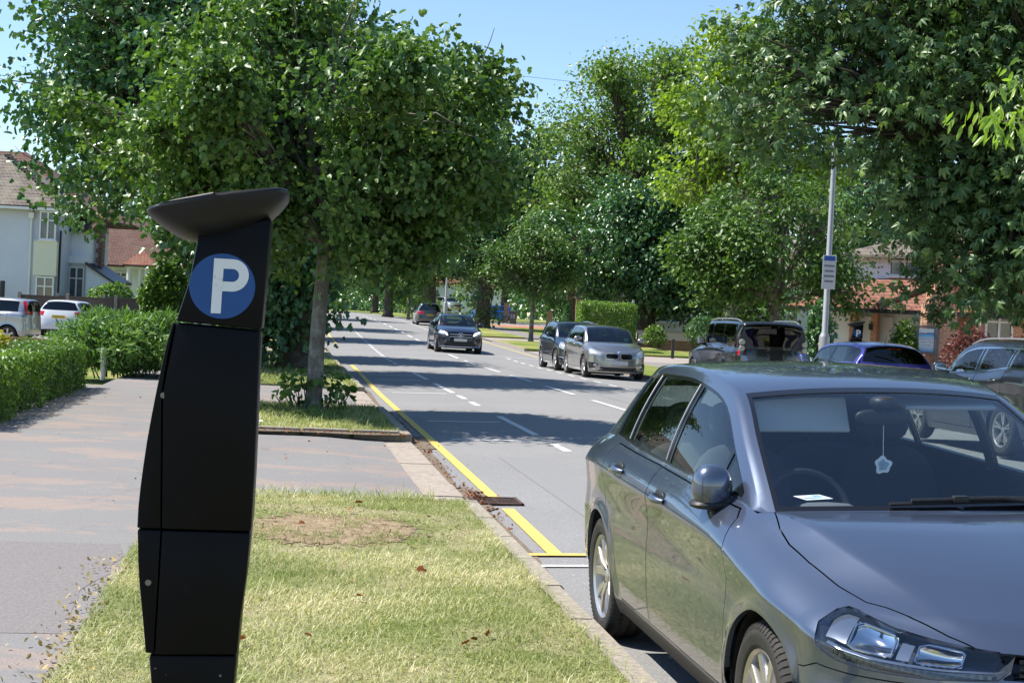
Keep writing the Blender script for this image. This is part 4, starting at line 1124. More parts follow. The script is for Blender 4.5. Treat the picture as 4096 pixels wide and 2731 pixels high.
def make_car(S):
    """builds one car as a thing with its parts; returns the Empty at the point on the ground under its front axle"""
    root = empty(S['name'], (0, 0, 0), 0, S['label'], S.get('cat', 'car'), S.get('group'))
    B = Body(S); PM = S['paint']; ns = S.get('ns', 6)
    E = crom(S['E'], ns); C = crom(S['C'], ns); pw = S.get('pw', 2.3)
    def sp(si, q):                                         # a point of the top strip
        i = min(int(si), len(E) - 2); t = si - i; e = E[i] * (1 - t) + E[i + 1] * t; c = C[i] * (1 - t) + C[i + 1] * t; w = 1 - q**pw
        return Vector((e[0] + (c[0] - e[0]) * w, e[1] * q, e[2] + (c[1] - e[2]) * w))
    side = lambda c, n: c.y > 0.25 and abs(n.y) > 0.3
    # side windows
    bot, top = dlo(B, S['dlo'][0], S['dlo'][1], S.get('dlo_off', 0.05), S.get('dlo_lift', 0.012))
    fr_poly = rounded(bot + top[::-1], 0.02, 2) if S.get('rnd') else bot + top[::-1]
    B.cut(fr_poly, 'side', 10, side)
    wi = S.get('win_ins', 0.010); ib = [(x, z + wi) for x, z in bot]; it = [(x, z - wi * 1.2) for x, z in top]
    for k, (xa, xb, kind) in enumerate(S['wins']):
        B.cut(sub_window(ib, it, xa, xb), 'side', 11 + k, side, 10)
    # windscreen and rear window, cut in the front view
    def screen(s0, s1, ins, reg, inner, sgn):
        n = 12; pts = []
        qm = lambda si: max(0.05, (sp(si, 1).y - ins) / sp(si, 1).y)
        pts += [sp(s0, qm(s0) * k / n) for k in range(n + 1)]
        pts += [sp(s0 + (s1 - s0) * k / n, qm(s0 + (s1 - s0) * k / n)) for k in range(1, n)]
        pts += [sp(s1, qm(s1) * (1 - k / n)) for k in range(n + 1)]
        poly = [(p.y, p.z) for p in pts]; poly[0] = (-0.02, poly[0][1]); poly[-1] = (-0.02, poly[-1][1])
        xm = (sp(s0, 0).x + sp(s1, 0).x) / 2; zl = sp(s0 if sgn > 0 else s1, 0).z - 0.02
        f = lambda c, nn: abs(c.x - xm) < 0.75 and nn.x * sgn > 0.06 and (c - sp(min(s0, s1), 0)).length < 1.6 and abs(nn.y) < 0.75 and (c.x * sgn < max(sp(s0, 0).x * sgn, sp(s1, 0).x * sgn) + 0.02)
        B.cut(poly, 'front', reg, f)
        p2 = shrink(poly, inner); p2 = [(-0.02 if p[0] < 0.01 else p[0], p[1]) for p in p2]
        B.cut(p2, 'front', reg + 1, f, reg)
    w0, w1 = S.get('screen', (0.10, 2 * ns - 0.15)); screen(w0, w1, S.get('screen_in', 0.045), 20, 0.016, 1)
    r0, r1 = S.get('rear_screen', (6 * ns + 0.35, 8 * ns - 0.9)); screen(r0, r1, S.get('rear_in', 0.06), 22, 0.02, -1)
    # cut-outs with materials of their own
    reg = 40; extra = []
    for d in S.get('cuts', []):
        if callable(d['poly']): d['poly'] = d['poly'](B)
        f = d.get('filt') or (side if d['basis'] == 'side' else (lambda c, n: n.x > -0.3 and c.x > -0.6) if d['basis'] in ('front', 'diag') and not d.get('rear') else (lambda c, n: n.x < 0.35 and c.x < -S['wb'] + 0.5))
        (B.gapcut if d.get('gap') else B.cut)(d['poly'], d['basis'], reg, *(([d['gap']] if d.get('gap') else []) + [f, d.get('src', 0)]))
        d['_r'] = reg; extra.append((reg, d)); reg += 1
    for k, p in enumerate(S.get('doors', [])):
        B.gapcut(p, 'side', 30 + k, S.get('gap', 0.006), lambda c, n: c.y > 0.4 and n.y > 0.2)
    th = S.get('thick', 0.02)
    B.grab(0, th, 0, 'join', [PM, TRIM], 'body', root)
    doors = []
    for k in range(len(S.get('doors', []))):
        ds = B.grab(30 + k, th, 0, 'pair', [PM, TRIM], 'door', root); doors.append(ds)
    B.grab(10, 0.02, -0.004, 'pair', [S.get('framemat', GLOSSBLACK), TRIM], 'window_frame', root)
    gm = {'s': S.get('glass', G_SIDE), 'p': G_DARK, 'm': G_MID, 'b': GLOSSBLACK}
    for k, (xa, xb, kind) in enumerate(S['wins']):
        B.grab(11 + k, 0.0, -0.008, 'pair', [gm[kind]], 'side_window', root)
    B.grab(20, 0.012, -0.001, 'join', [GLOSSBLACK, TRIM], 'windscreen_edge', root); B.grab(21, 0.0, -0.004, 'join', [S.get('screen_glass', G_SCREEN)], 'windscreen', root)
    B.grab(22, 0.012, -0.001, 'join', [GLOSSBLACK, TRIM], 'rear_window_edge', root); B.grab(23, 0.0, -0.004, 'join', [gm[S.get('rear_glass', 'm')]], 'rear_window', root)
    S['_parts'] = {}
    for r, d in extra:
        S['_parts'][d['name']] = B.grab(r, d.get('thick', th), d.get('off', 0.0), d.get('mirror', 'pair'), [d['mat'], d.get('mat2', PLASTIC)], d['name'], root)
    # underbody and wheel housings
    W = S['W']; wb = S['wb']; rw = S['wheel_r']; Ra = S['arch']
    nose, tail = B.T[0, 0] - 0.12, B.T[-1, 0] + 0.10
    m = MB(); m.box(((nose + tail) / 2, 0, S.get('floor_z', 0.20)), (nose - tail, W * 1.30, 0.03))
    for c in (0, -wb):
        for sg in (1, -1):
            vs = []; n = 20
            for i in range(n + 1):
                a = -0.15 + (math.pi + 0.3) * i / n
                for y in (W * 0.985 - 0.02, W - 0.32): vs.append((c + (Ra + 0.006) * math.cos(a), y * sg, rw + (Ra + 0.006) * math.sin(a)))
            b = len(vs)
            m.add(vs, [(2 * i, 2 * i + 1, 2 * i + 3, 2 * i + 2) for i in range(n)])
            m.add([v for v in vs[1::2]], [tuple(range(n + 1))])
    m.build('underbody', PLASTIC, root, fix=False)
    # wheels
    for c in (0, -wb):
        for sg in (1, -1):
            wheel(root, (c, sg * (W - S.get('wheel_in', 0.125)), rw), rw, S.get('tyre_w', 0.205), S['rim_r'], S.get('rim', 'spoke5'), sg, S.get('rimmat'), S.get('steer', 0.0) if c == 0 else 0.0, S.get('fine', False))
    # mirrors
    xm, ym, zm = S['mirror']
    for sg in (1, -1):
        m = MB(); rt = Matrix.Rotation(sg * R(-8), 3, 'Z')
        ellip(m, (xm, sg * ym, zm), S.get('mirror_r', (0.085, 0.115, 0.085)), 24, 14, p=2.5, rot=rt)
        m.v = [(v[0] if v[0] > xm else xm + (v[0] - xm) * 0.62, v[1], v[2]) for v in m.v]
        o = m.build('mirror', S.get('mirror_mat', PM), root, smooth=True, angle=70)
        m = MB(); zs = zm - 0.055
        m.tube([(xm + 0.02, sg * (ym - 0.04), zs), (xm + 0.035, sg * (ym - 0.14), zs - 0.025), (xm + 0.05, sg * (ym - 0.24), zs - 0.035)], [0.034, 0.036, 0.05], 10)
        ellip(m, (xm - 0.005, sg * (ym - 0.01), zs - 0.012), (0.075, 0.10, 0.022), 16, 8, p=2.5)
        m.build('mirror_arm', PLASTIC, o, smooth=True)
        mr = S.get('mirror_r', (0.085, 0.115, 0.085)); m = MB(); ellip(m, (xm - mr[0] * 0.62 + 0.001, sg * ym, zm), (0.004, mr[1] * 0.82, mr[2] * 0.78), 20, 10, p=3); m.build('mirror_glass', CHROME, o, smooth=True)
    # handles
    for k, (x, z, di) in enumerate(S.get('handles', [])):
        for i, sg in enumerate((1, -1)):
            par = doors[di][i] if doors else root
            y = float(B.width(x, (z - 0.2) / (float(B.Tz(x)) - 0.2)))
            m = MB()
            n = 10; vs = []
            m.tube([(x + 0.095, sg * (y + 0.004), z - 0.004), (x + 0.075, sg * (y + 0.022), z - 0.002), (x + 0.03, sg * (y + 0.034), z), (x - 0.03, sg * (y + 0.034), z + 0.002), (x - 0.075, sg * (y + 0.022), z + 0.004), (x - 0.10, sg * (y + 0.003), z + 0.005)], [0.011, 0.015, 0.017, 0.017, 0.015, 0.011], 10)
            m.build('handle', S.get('handle_mat', PM), par, smooth=True)
            m = MB(); ellip(m, (x, sg * (y - 0.004), z + 0.004), (0.075, 0.010, 0.034), 18, 8, p=2.4); m.build('handle_cup', PLASTIC, par, smooth=True)
    if S.get('rails'):
        x0, x1, dz, rm = S['rails']
        for sg in (1, -1):
            pts = []
            for k in range(13):
                t = k / 12; x = x0 + (x1 - x0) * t; lift = dz * min(1, 8 * t, 8 * (1 - t))
                pts.append((x, sg * (B.Ey(x) - 0.03), B.Ez(x) + 0.012 + lift))
            m = MB(); m.tube(pts, 0.016, 8); m.build('roof_rail', rm, root, smooth=True)
    for end in ('front', 'rear'):
        if S.get('plate_' + end):
            x, z, txt, ang = S['plate_' + end]; sg = 1 if end == 'front' else -1
            m = MB(); M = Matrix.Translation((x, 0, z)) @ Matrix.Rotation(-sg * R(ang), 4, 'Y')
            m.box((0, 0, 0), (0.014, 0.52, 0.112), M=M)
            o = m.build('number_plate', PLATEW if end == 'front' else PLATEY, root)
            if txt:
                m = MB(); M2 = M @ frame((sg * 0.0085, 0, 0), (0, sg, 0), (0, 0, 1)); text_mesh(m, txt, M2, 0.105); m.build('plate_characters', INK, o, fix=False)
    if S.get('cabin', True): cabin(root, S, S.get('rhd', True), S.get('seats', True), S.get('rear_seats', True))
    S['_body'] = B; S['_sp'] = sp
    return root

def place(o, x, y, heading, z=None):
    """heading = direction of travel, degrees anticlockwise from +x"""
    o.location = (x, y, float(zr(y)) if z is None else z); o.rotation_euler = (0, 0, R(heading))
    return o
ROAD_UP = math.degrees(math.atan2(E_[1], E_[0])); ROAD_DN = ROAD_UP - 180
def on_road(o, s, l, up=True, turn=0.0, z=None):
    x, y = rp(s, l); return place(o, x, y, (ROAD_UP if up else ROAD_DN) + turn, z)
def arc_pts(c, r, a0, a1, n=10): return [(c[0] + r * math.cos(R(a0 + (a1 - a0) * i / n)), c[1] + r * math.sin(R(a0 + (a1 - a0) * i / n))) for i in range(n + 1)]
def U(x, y): return (x - y) / math.sqrt(2)               # coordinate of the 'diag' view
def UR(x, y): return (-x - y) / math.sqrt(2)
# ------------------------------------------------------------------ the near grey hatchback
P_GREY = paint('indium_grey_paint', (0.086, 0.106, 0.155), 0.70, 0.33, 1.75)
G = dict(name='hatchback', label='large mid-grey metallic five-door hatchback parked against the near kerb', W=0.893, wb=2.63, wheel_r=0.316, arch=0.352, rim_r=0.213, rim='spoke10',
  res=0.030, nv=36, nc=30, na=31, ns=10, nq=26, ng=16, fine=True, xsf=0.30, xsr=-3.0, nf=2.12, nr=3.4,
  xf=[(0.10, 0.72), (0.20, 0.80), (0.34, 0.855), (0.50, 0.86), (0.62, 0.84), (0.70, 0.80), (0.80, 0.72)],
  xr=[(0.15, -3.22), (0.28, -3.36), (0.42, -3.40), (0.58, -3.395), (0.75, -3.36), (0.95, -3.32), (1.1, -3.28)],
  barrel=[(-3.4, 0.93), (-3.0, 0.975), (-2.6, 1.0), (-1.6, 1.0), (-0.4, 1.0), (0.0, 0.995), (0.30, 0.955), (0.9, 0.88)],
  top=[(-3.4, 1.0), (-3.2, 1.022), (-2.8, 1.038), (-2.0, 1.012), (-1.2, 0.99), (-0.6, 0.968), (-0.44, 0.945), (-0.2, 0.892), (0.0, 0.852), (0.385, 0.769), (0.55, 0.733), (0.74, 0.696), (0.83, 0.68)],
  low=[(-3.4, 0.32), (-3.1, 0.23), (-2.2, 0.20), (-0.4, 0.20), (0.4, 0.20), (0.86, 0.18)],
  ftop=[(-3.4, 0.86), (-3.1, 0.85), (-2.7, 0.865), (-2.0, 0.90), (-1.2, 0.895), (-0.5, 0.835), (0.0, 0.825), (0.30, 0.805), (0.8, 0.9)],
  sec=[(0, 0.935), (0.10, 0.966), (0.30, 0.990), (0.50, 0.994), (0.66, 0.986), (0.8333, 1.0)], crease=0.8333, flare=0.012,
  E=[(-0.46, 0.722, 0.948), (-0.82, 0.676, 1.175), (-1.20, 0.612, 1.364), (-1.65, 0.602, 1.436), (-2.10, 0.588, 1.444), (-2.60, 0.560, 1.424), (-2.96, 0.522, 1.366), (-3.10, 0.580, 1.195), (-3.21, 0.700, 1.025)],
  C=[(-0.26, 0.978), (-0.70, 1.222), (-1.14, 1.402), (-1.60, 1.456), (-2.10, 1.472), (-2.60, 1.448), (-3.05, 1.372), (-3.20, 1.19), (-3.31, 1.005)],
  bonnet=[(-0.26, 0.972), (0.0, 0.928), (0.4, 0.835), (0.7, 0.735), (0.83, 0.68)], crown=0.012, ridge=0.032, hinge=(0.62, 0.95, 0.28), jc=0.70,
  dlo=(-0.54, -2.80), dlo_off=0.046, dlo_lift=0.014, wins=[(-0.58, -0.87, 's'), (-0.90, -1.56, 's'), (-1.65, -2.38, 's'), (-2.415, -2.75, 's')],
  screen=(0.12, 19.4), rear_screen=(63, 72), paint=P_GREY, handles=[(-1.39, 0.885, 0), (-2.21, 0.925, 1)], mirror=(-0.74, 0.838, 1.012), mirror_r=(0.070, 0.080, 0.092),
  plate_front=(0.868, 0.40, None, 4), plate_rear=(-3.372, 0.80, None, -8), seat_x=-1.50, glass=G_SIDE, gap=0.0045)
arch_r = arc_pts((-2.63, 0.316), 0.418, 12, 70, 9)
G['doors'] = [[(-0.42, 0.29), (-0.39, 0.50), (-0.38, 0.72), (-0.42, 0.83), (-0.50, 0.925), (-0.56, 0.953), (-1.20, 0.984), (-1.632, 0.999), (-1.60, 0.80), (-1.585, 0.29)],
              [(-1.591, 0.29), (-1.606, 0.80), (-1.638, 1.001), (-2.10, 1.012), (-2.56, 1.024), (-2.575, 0.95), (-2.55, 0.86), (-2.51, 0.76)] + arch_r[::-1] + [(-2.19, 0.33), (-2.17, 0.29)]]
def hl_poly(B):
    t = [p for p in B.T if 0.39 < p[0] < 0.748]
    up = [(U(p[0], p[1]), p[2] - 0.007) for p in t[::-1]]
    return [(U(0.385, 0.79), 0.655), (U(0.365, 0.79), 0.715), (U(0.385, 0.755), 0.752), (U(0.395, 0.72), 0.762)] + up + [(U(0.80, 0.36), 0.635), (U(0.80, 0.40), 0.610), (U(0.70, 0.53), 0.602), (U(0.56, 0.69), 0.604), (U(0.47, 0.75), 0.614), (U(0.41, 0.785), 0.636)]
hl = None
gr = [(-0.02, 0.672), (0.20, 0.674), (0.39, 0.686), (0.375, 0.615), (-0.02, 0.605)]
G['cuts'] = [dict(name='headlight', poly=hl_poly, basis='diag', mat=G_CLEAR, thick=0.0, gap=0.005),
  dict(name='grille', poly=gr, basis='front', mat=GLOSSBLACK, mirror='join', thick=0.0, off=-0.035),
  dict(name='lower_intake', poly=[(-0.02, 0.33), (0.46, 0.33), (0.40, 0.23), (-0.02, 0.22)], basis='front', mat=PLASTIC, mirror='join', thick=0.0, off=-0.03),
  dict(name='foglight_bezel', poly=[(0.52, 0.36), (0.74, 0.37), (0.72, 0.25), (0.50, 0.24)], basis='front', mat=PLASTIC, thick=0.01, off=-0.01),
  dict(name='bumper', poly=[(0.31, 0.02), (0.31, 0.560), (0.345, 0.562), (0.42, 0.590), (0.55, 0.585), (1.2, 0.585), (1.2, 0.02)], basis='side', mat=P_GREY, mat2=TRIM, mirror='join', gap=0.004, filt=lambda c, n: c.x > 0.2, thick=0.015),
  dict(name='rear_bumper', poly=[(-2.95, 0.02), (-2.95, 0.60), (-3.05, 0.63), (-3.6, 0.63), (-3.6, 0.02)], basis='side', mat=P_GREY, mat2=TRIM, mirror='join', gap=0.004, filt=lambda c, n: c.x < -2.9, thick=0.015),
  dict(name='tail_light', poly=[(UR(-3.08, 0.80), 0.97), (UR(-3.33, 0.50), 0.955), (UR(-3.37, 0.48), 0.80), (UR(-3.10, 0.83), 0.80)], basis='rdiag', mat=REDLAMP, rear=True, thick=0.01),
  dict(name='sill_trim', poly=[(-0.34, 0.02), (-0.34, 0.275), (-2.285, 0.275), (-2.285, 0.02)], basis='side', mat=PLASTIC, thick=0.01, filt=lambda c, n: c.y > 0.3),
  dict(name='bonnet', poly=[(-0.235, -0.05), (-0.25, 0.25), (-0.31, 0.45), (-0.41, 0.66), (-0.40, 0.695), (-0.25, 0.725), (-0.12, 0.733), (0.05, 0.722), (0.25, 0.690), (0.392, 0.652), (0.46, 0.605), (0.55, 0.555), (0.65, 0.488), (0.735, 0.412), (0.775, 0.30), (0.795, 0.15), (0.80, -0.05)], basis='top', mat=P_GREY, mat2=TRIM, mirror='join', gap=0.005, filt=lambda c, n: c.x > -0.6 and n.z > 0.35, thick=0.012),
]
golf = make_car(G)
BG = G['_body']; spg = G['_sp']; hl = hl_poly(BG); nhl = len(hl) - 6
# headlamp insides
for sg in (1, -1):
    par = G['_parts']['headlight'][0 if sg > 0 else 1]
    fs = []
    m = MB(); nu, nz = 22, 8; vs = []
    umin, umax = min(p[0] for p in hl), max(p[0] for p in hl)
    def hlz(u):
        a_ = hl[1:nhl]; b_ = (hl[nhl:] + hl[:1])[::-1]
        return np.interp(u, [p[0] for p in a_], [p[1] for p in a_]), np.interp(u, [p[0] for p in b_], [p[1] for p in b_])
    D = Vector((1, 1, 0)).normalized()
    def onskin(u, z, depth):
        o = Vector((u / math.sqrt(2), -u / math.sqrt(2), z)) + D * 3
        loc, no, i, d = BG.bvh.ray_cast(o, -D)
        if loc is None: loc = Vector((0.6, 0.6, z)); no = D
        n = (BG.normal(loc) + D).normalized()
        return loc - n * depth
    for i in range(nu + 1):
        u = umin + (umax - umin) * i / nu; t_, b_ = hlz(u)
        for j in range(nz + 1):
            f = j / nz; ed = min(1.0, 6 * f, 6 * (1 - f), 10 * i / nu, 10 * (1 - i / nu)); vs.append(onskin(u, b_ + (t_ - b_) * f, 0.006 + 0.075 * ed))
    fl = lambda v: (v.x, v.y * sg, v.z)
    m.add([fl(v) for v in vs], [(i * (nz + 1) + j, i * (nz + 1) + j + 1, (i + 1) * (nz + 1) + j + 1, (i + 1) * (nz + 1) + j) for i in range(nu) for j in range(nz)])
    m.build('lamp_housing', mat('lamp_housing', (0.09, 0.105, 0.135), 0.2, 0.7), par, smooth=True)
    def panel(u0, u1, f0, f1, d0, d1, k=6, rib=0.0, bow=0.0):
        vs = []; 
        for i in range(k + 1):
            for j in range(k + 1):
                u = u0 + (u1 - u0) * i / k; t_, b_ = hlz(u); ff = f0 + (f1 - f0) * j / k; a = 2 * i / k - 1; c_ = 2 * j / k - 1
                vs.append(onskin(u, b_ + (t_ - b_) * ff, d0 + (d1 - d0) * j / k + bow * (1 - 0.5 * a * a - 0.5 * c_ * c_) + rib * (i % 2)))
        return [fl(v) for v in vs], [(i * (k + 1) + j, i * (k + 1) + j + 1, (i + 1) * (k + 1) + j + 1, (i + 1) * (k + 1) + j) for i in range(k) for j in range(k)]
    L = umax - umin; m = MB()
    m.add(*panel(umin + 0.20 * L, umin + 0.44 * L, 0.42, 0.88, 0.030, 0.030, 10, bow=0.045)); m.add(*panel(umin + 0.56 * L, umin + 0.78 * L, 0.40, 0.84, 0.030, 0.030, 10, bow=0.04))
    for a, b in ((0.20, 0.44), (0.56, 0.78)):
        loop = [fl(onskin(umin + L * u, hlz(umin + L * u)[1] + (hlz(umin + L * u)[0] - hlz(umin + L * u)[1]) * f, 0.026)) for u, f in ((a, 0.42), (a, 0.80), (a + 0.04, 0.88), (b - 0.02, 0.88), (b, 0.80), (b, 0.5), (b - 0.03, 0.40), (a + 0.04, 0.38))]
        m.tube(loop, 0.0045, 6, closed=True)
    m.build('reflector', CHROME, par, smooth=True, angle=30)
    m = MB(); m.add(*panel(umin + 0.085 * L, umin + 0.97 * L, 0.27, 0.335, 0.012, 0.018, 24)); m.add(*panel(umin + 0.06 * L, umin + 0.19 * L, 0.42, 0.92, 0.022, 0.03, 6)); m.add(*panel(umin + 0.47 * L, umin + 0.535 * L, 0.40, 0.80, 0.022, 0.03, 4))
    m.build('lamp_trim', mat('lamp_silver', (0.33, 0.36, 0.41), 0.2, 0.85), par, smooth=True, angle=30)
    m = MB(); m.add(*panel(umin + 0.13 * L, umin + 0.96 * L, 0.06, 0.24, 0.020, 0.016, 44, rib=0.006))
    m.build('indicator_lens', mat('lamp_ribbed', (0.13, 0.14, 0.16), 0.22, 0.7), par)
# grille slats and badge-less bar
for z in (0.672, 0.652, 0.632):
    m = MB(); m.tube([(0.842 - 0.30 * (abs(y) / 0.9)**2.4 - 0.012, y, z) for y in np.linspace(-0.33, 0.33, 13)], 0.006, 6); m.build('grille_slat', GLOSSBLACK, golf, smooth=True)
m = MB(); m.tube([(0.846 - 0.30 * (abs(y) / 0.9)**2.4, y, 0.618) for y in np.linspace(-0.31, 0.31, 13)], 0.006, 6); m.build('grille_trim', CHROME, golf, smooth=True)
# scuttle under the windscreen, wipers
m = MB(); vs = []
for i, q in enumerate(np.linspace(-1, 1, 31)):
    p = spg(0.0, abs(q)); n_ = spg(1.2, abs(q)); d = (n_ - p)
    for k_, (dx, dz) in enumerate(((0.10, -0.035), (0.04, -0.022), (0.0, -0.012), (-0.03, 0.006))): vs.append((p.x + dx, p.y * (1 if q > 0 else -1) * 0.985, p.z + dz))
m.add(vs, [(i * 4 + j, i * 4 + j + 1, (i + 1) * 4 + j + 1, (i + 1) * 4 + j) for i in range(30) for j in range(3)])
m.build('scuttle', PLASTIC, golf, smooth=True)
def screen_pt(y, up, lift):
    q = min(1, abs(y) / 0.70); a, b = spg(up, q), spg(up + 0.3, q); t = (b - a).normalized(); n_ = Vector((-t.z, 0, t.x)); n_ = n_ if n_.z > 0 else -n_
    a = a + n_ * lift; return (a.x, y, a.z)
for y0, y1, u0, u1 in ((-0.28, 0.36, 0.55, 0.95), (0.34, 0.66, 0.45, 1.7)):
    m = MB(); pts = [screen_pt(y0 + (y1 - y0) * t, u0 + (u1 - u0) * t, 0.014) for t in np.linspace(0, 1, 9)]
    m.tube(pts, 0.007, 6); m.tube([(p[0] + 0.004, p[1], p[2] + 0.012) for p in pts[1:-1]], 0.008, 6)
    ym_ = y0 + 0.42 * (y1 - y0); a = screen_pt(ym_, u0 + 0.42 * (u1 - u0), 0.03); b_ = screen_pt(y0 + 0.62, 0.15, 0.03)
    m.tube([a, ((a[0] + b_[0]) / 2, (a[1] + b_[1]) / 2, (a[2] + b_[2]) / 2 + 0.012), b_], [0.008, 0.010, 0.014], 6); m.bbox(a, (0.03, 0.06, 0.025), 0.006)
    m.build('wiper', PLASTIC, golf, smooth=True)
# things on and behind the windscreen
BLUEG = mat('visor_fabric', (0.45, 0.47, 0.48), 0.9, spec=0.2)
for y in (-0.335, 0.335):
    m = MB(); fold = y > 0; c = spg(18.3, abs(y) / 0.66) + (Vector((-0.10, 0, -0.045)) if fold else Vector((-0.055, 0, -0.095))); M = frame((c.x, y, c.z), (0, 1, 0), (-0.97, 0, 0.22) if fold else (-0.42, 0, 0.91))
    m2 = MB(); m2.bbox((0, 0, 0), (0.42, 0.16, 0.02), 0.009, seg=3); m.add([M @ Vector(v) for v in m2.v], m2.f)
    m.build('sun_visor', BLUEG, golf, smooth=True)
m = MB(); c = spg(16.2, 0.0) + Vector((-0.075, 0, -0.075)); ellip(m, c, (0.02, 0.125, 0.036), 20, 10, p=2.8); m.tube([c, spg(17.5, 0.0) + Vector((0, 0, -0.01))], 0.012, 8)
ellip(m, spg(17.6, 0.0) + Vector((-0.02, 0, -0.035)), (0.07, 0.06, 0.03), 16, 8, p=2.6); m.build('rear_view_mirror', PLASTIC, golf, smooth=True)
m = MB(); p0 = c + Vector((0.01, 0.0, -0.03)); p1 = p0 + Vector((0.004, 0.0, -0.135)); m.tube([p0, p1], 0.0015, 5)
fresh = []
for k in range(22):
    a = 2 * math.pi * k / 22; r_ = 0.036 * (1 + 0.14 * math.sin(5 * a) + 0.08 * math.cos(3 * a)); fresh.append((p1.y + r_ * math.cos(a), p1.z - 0.036 + r_ * math.sin(a)))
m.prism(fresh, p1.x - 0.002, p1.x + 0.002, 'yz', 0)
inner = [(p1.y + 0.62 * (a - p1.y), p1.z - 0.036 + 0.62 * (b - p1.z + 0.036)) for a, b in fresh]; m.prism(inner, p1.x + 0.0021, p1.x + 0.003, 'yz', 1)
tag(m.build('air_freshener', [mat('freshener_white', (0.88, 0.90, 0.90), 0.6), mat('freshener_print', (0.35, 0.30, 0.42), 0.6, noise=(60, 0.15, (0.30, 0.55, 0.60)))], None), 'white cut-out air freshener hanging from the grey hatchback mirror', 'air freshener')
AIRF = bpy.data.objects['air_freshener']
m = MB(); pk = Vector((-0.62, -0.46, 0.985)); M = Matrix.Translation(pk) @ Matrix.Rotation(R(20), 4, 'Z') @ Matrix.Rotation(R(4), 4, 'Y'); m.box((0, 0, 0), (0.085, 0.13, 0.0016), M=M)
m.box((0.012, -0.01, 0.0013), (0.02, 0.09, 0.001), mi=1, M=M); m.box((-0.02, 0.03, 0.0013), (0.02, 0.04, 0.001), mi=1, M=M)
PTK = m.build('parking_ticket', [mat('paper', (0.88, 0.88, 0.85), 0.8), mat('ticket_print', (0.25, 0.42, 0.50), 0.8)]); tag(PTK, 'small white parking ticket on the grey hatchback dashboard', 'ticket')
m = MB(); c = spg(57.5, 0.0); m.prism([(c.x + 0.13, c.z - 0.004), (c.x + 0.03, c.z + 0.040), (c.x - 0.045, c.z + 0.072), (c.x - 0.055, c.z + 0.070), (c.x - 0.05, c.z - 0.006)], -0.012, 0.012, 'xz'); m.build('aerial_fin', P_GREY, golf, smooth=True, angle=30)
# bright tubes added to stand for highlights along the door-frame and divider edges
for x in (-1.605, -2.398):
    for sg in (1, -1):
        zs = np.linspace(float(BG.Tz(x)) + 0.03, BG.Ez(x) - 0.055, 9); m = MB(); m.tube([(lambda p: (p[0], p[1] * sg, p[2]))(BG.side_pt(x, z, 0.002)) for z in zs], 0.004, 6); m.build('divider_highlight', ALLOY, golf, smooth=True)
# headliner
vs = []
for si in range(19, 62):
    for q in np.linspace(-0.95, 0.95, 11): p = spg(si, abs(q)); vs.append((p.x, p.y * (1 if q > 0 else -1), p.z - 0.03))
mesh_obj('headliner', vs, [(i * 11 + j, i * 11 + j + 1, (i + 1) * 11 + j + 1, (i + 1) * 11 + j) for i in range(42) for j in range(10)], TRIMG, golf, True)
gx_, gy_ = 1.796, 5.255; CAR_TILT = 0.034; GZ = 0.86 * CAR_TILT
for o in (golf, AIRF, PTK):
    o.location = (gx_, gy_, 0); o.rotation_euler = (CAR_TILT, 0, -1.4186); o.location = (gx_, gy_, GZ)
# ------------------------------------------------------------------ parking machines
h = NT('powder_coat_black'); o = h.obj(); n1 = h.noise(2.2, o, 5); n2 = h.noise(55, o, 2, 0.5); n3 = h.noise(5, o, 6, 0.7)
c = h.ramp(n1, [(0.3, (0.0026, 0.0028, 0.0036)), (0.7, (0.0048, 0.0048, 0.006))])
c = h.mix(h.ramp(n3, [(0.58, K), (0.75, g3(0.5))]), c, (0.012, 0.0115, 0.011))
c = h.mix(h.ramp(n2, [(0.765, K), (0.79, W)]), c, (0.20, 0.20, 0.19))      # chips and specks
h.l(c, h.b.inputs['Base Color']); h.b.inputs['Roughness'].default_value = 0.38; h.b.inputs['Specular IOR Level'].default_value = 0.12; h.bump(h.noise(420, o, 2), 0.12, 0.0006); MET = h.m
MET2 = mat('canopy_black_plastic', (0.007, 0.0072, 0.009), 0.45, noise=(3, 0.3, (0.012, 0.0115, 0.0115)), bump=(300, 0.1, 0.0006), spec=0.3)
P_BLUES = mat('sign_blue', (0.006, 0.062, 0.225), 0.45, noise=(30, 0.3, (0.008, 0.072, 0.245)), spec=0.4)
h = NT('sign_white'); o = h.obj(); a = h.noise(34, o, 6, 0.8); b2 = h.noise(6, o, 3)
f = h.math('MULTIPLY', h.ramp(a, [(0.56, K), (0.64, W)]), h.ramp(b2, [(0.50, K), (0.60, W)]))
h.l(h.mix(f, (0.74, 0.75, 0.74), (0.36, 0.34, 0.30)), h.b.inputs['Base Color']); h.b.inputs['Roughness'].default_value = 0.6; P_WHITES = h.m
STEEL = mat('lock_steel', (0.20, 0.19, 0.17), 0.4, 0.9)
def extr(name, poly, y0, y1, m, parent, bev=0.012, seg=2):
    bm = bmesh.new(); a = [bm.verts.new((x, y0, z)) for x, z in poly]; f = bm.faces.new(a)
    r = bmesh.ops.extrude_face_region(bm, geom=[f]); bmesh.ops.translate(bm, vec=(0, y1 - y0, 0), verts=[g for g in r['geom'] if isinstance(g, bmesh.types.BMVert)])
    bmesh.ops.recalc_face_normals(bm, faces=bm.faces)
    ed = [e for e in bm.edges if len(e.link_faces) == 2 and e.calc_face_angle(0) > 0.6]
    if bev: bmesh.ops.bevel(bm, geom=ed, offset=bev, segments=seg, profile=0.5, affect='EDGES', clamp_overlap=True)
    me = bpy.data.meshes.new(name); bm.to_mesh(me); bm.free(); me.materials.append(m)
    me.polygons.foreach_set('use_smooth', [True] * len(me.polygons)); me.set_sharp_from_angle(angle=R(32))
    o = bpy.data.objects.new(name, me); COL.objects.link(o); o.parent = parent; return o
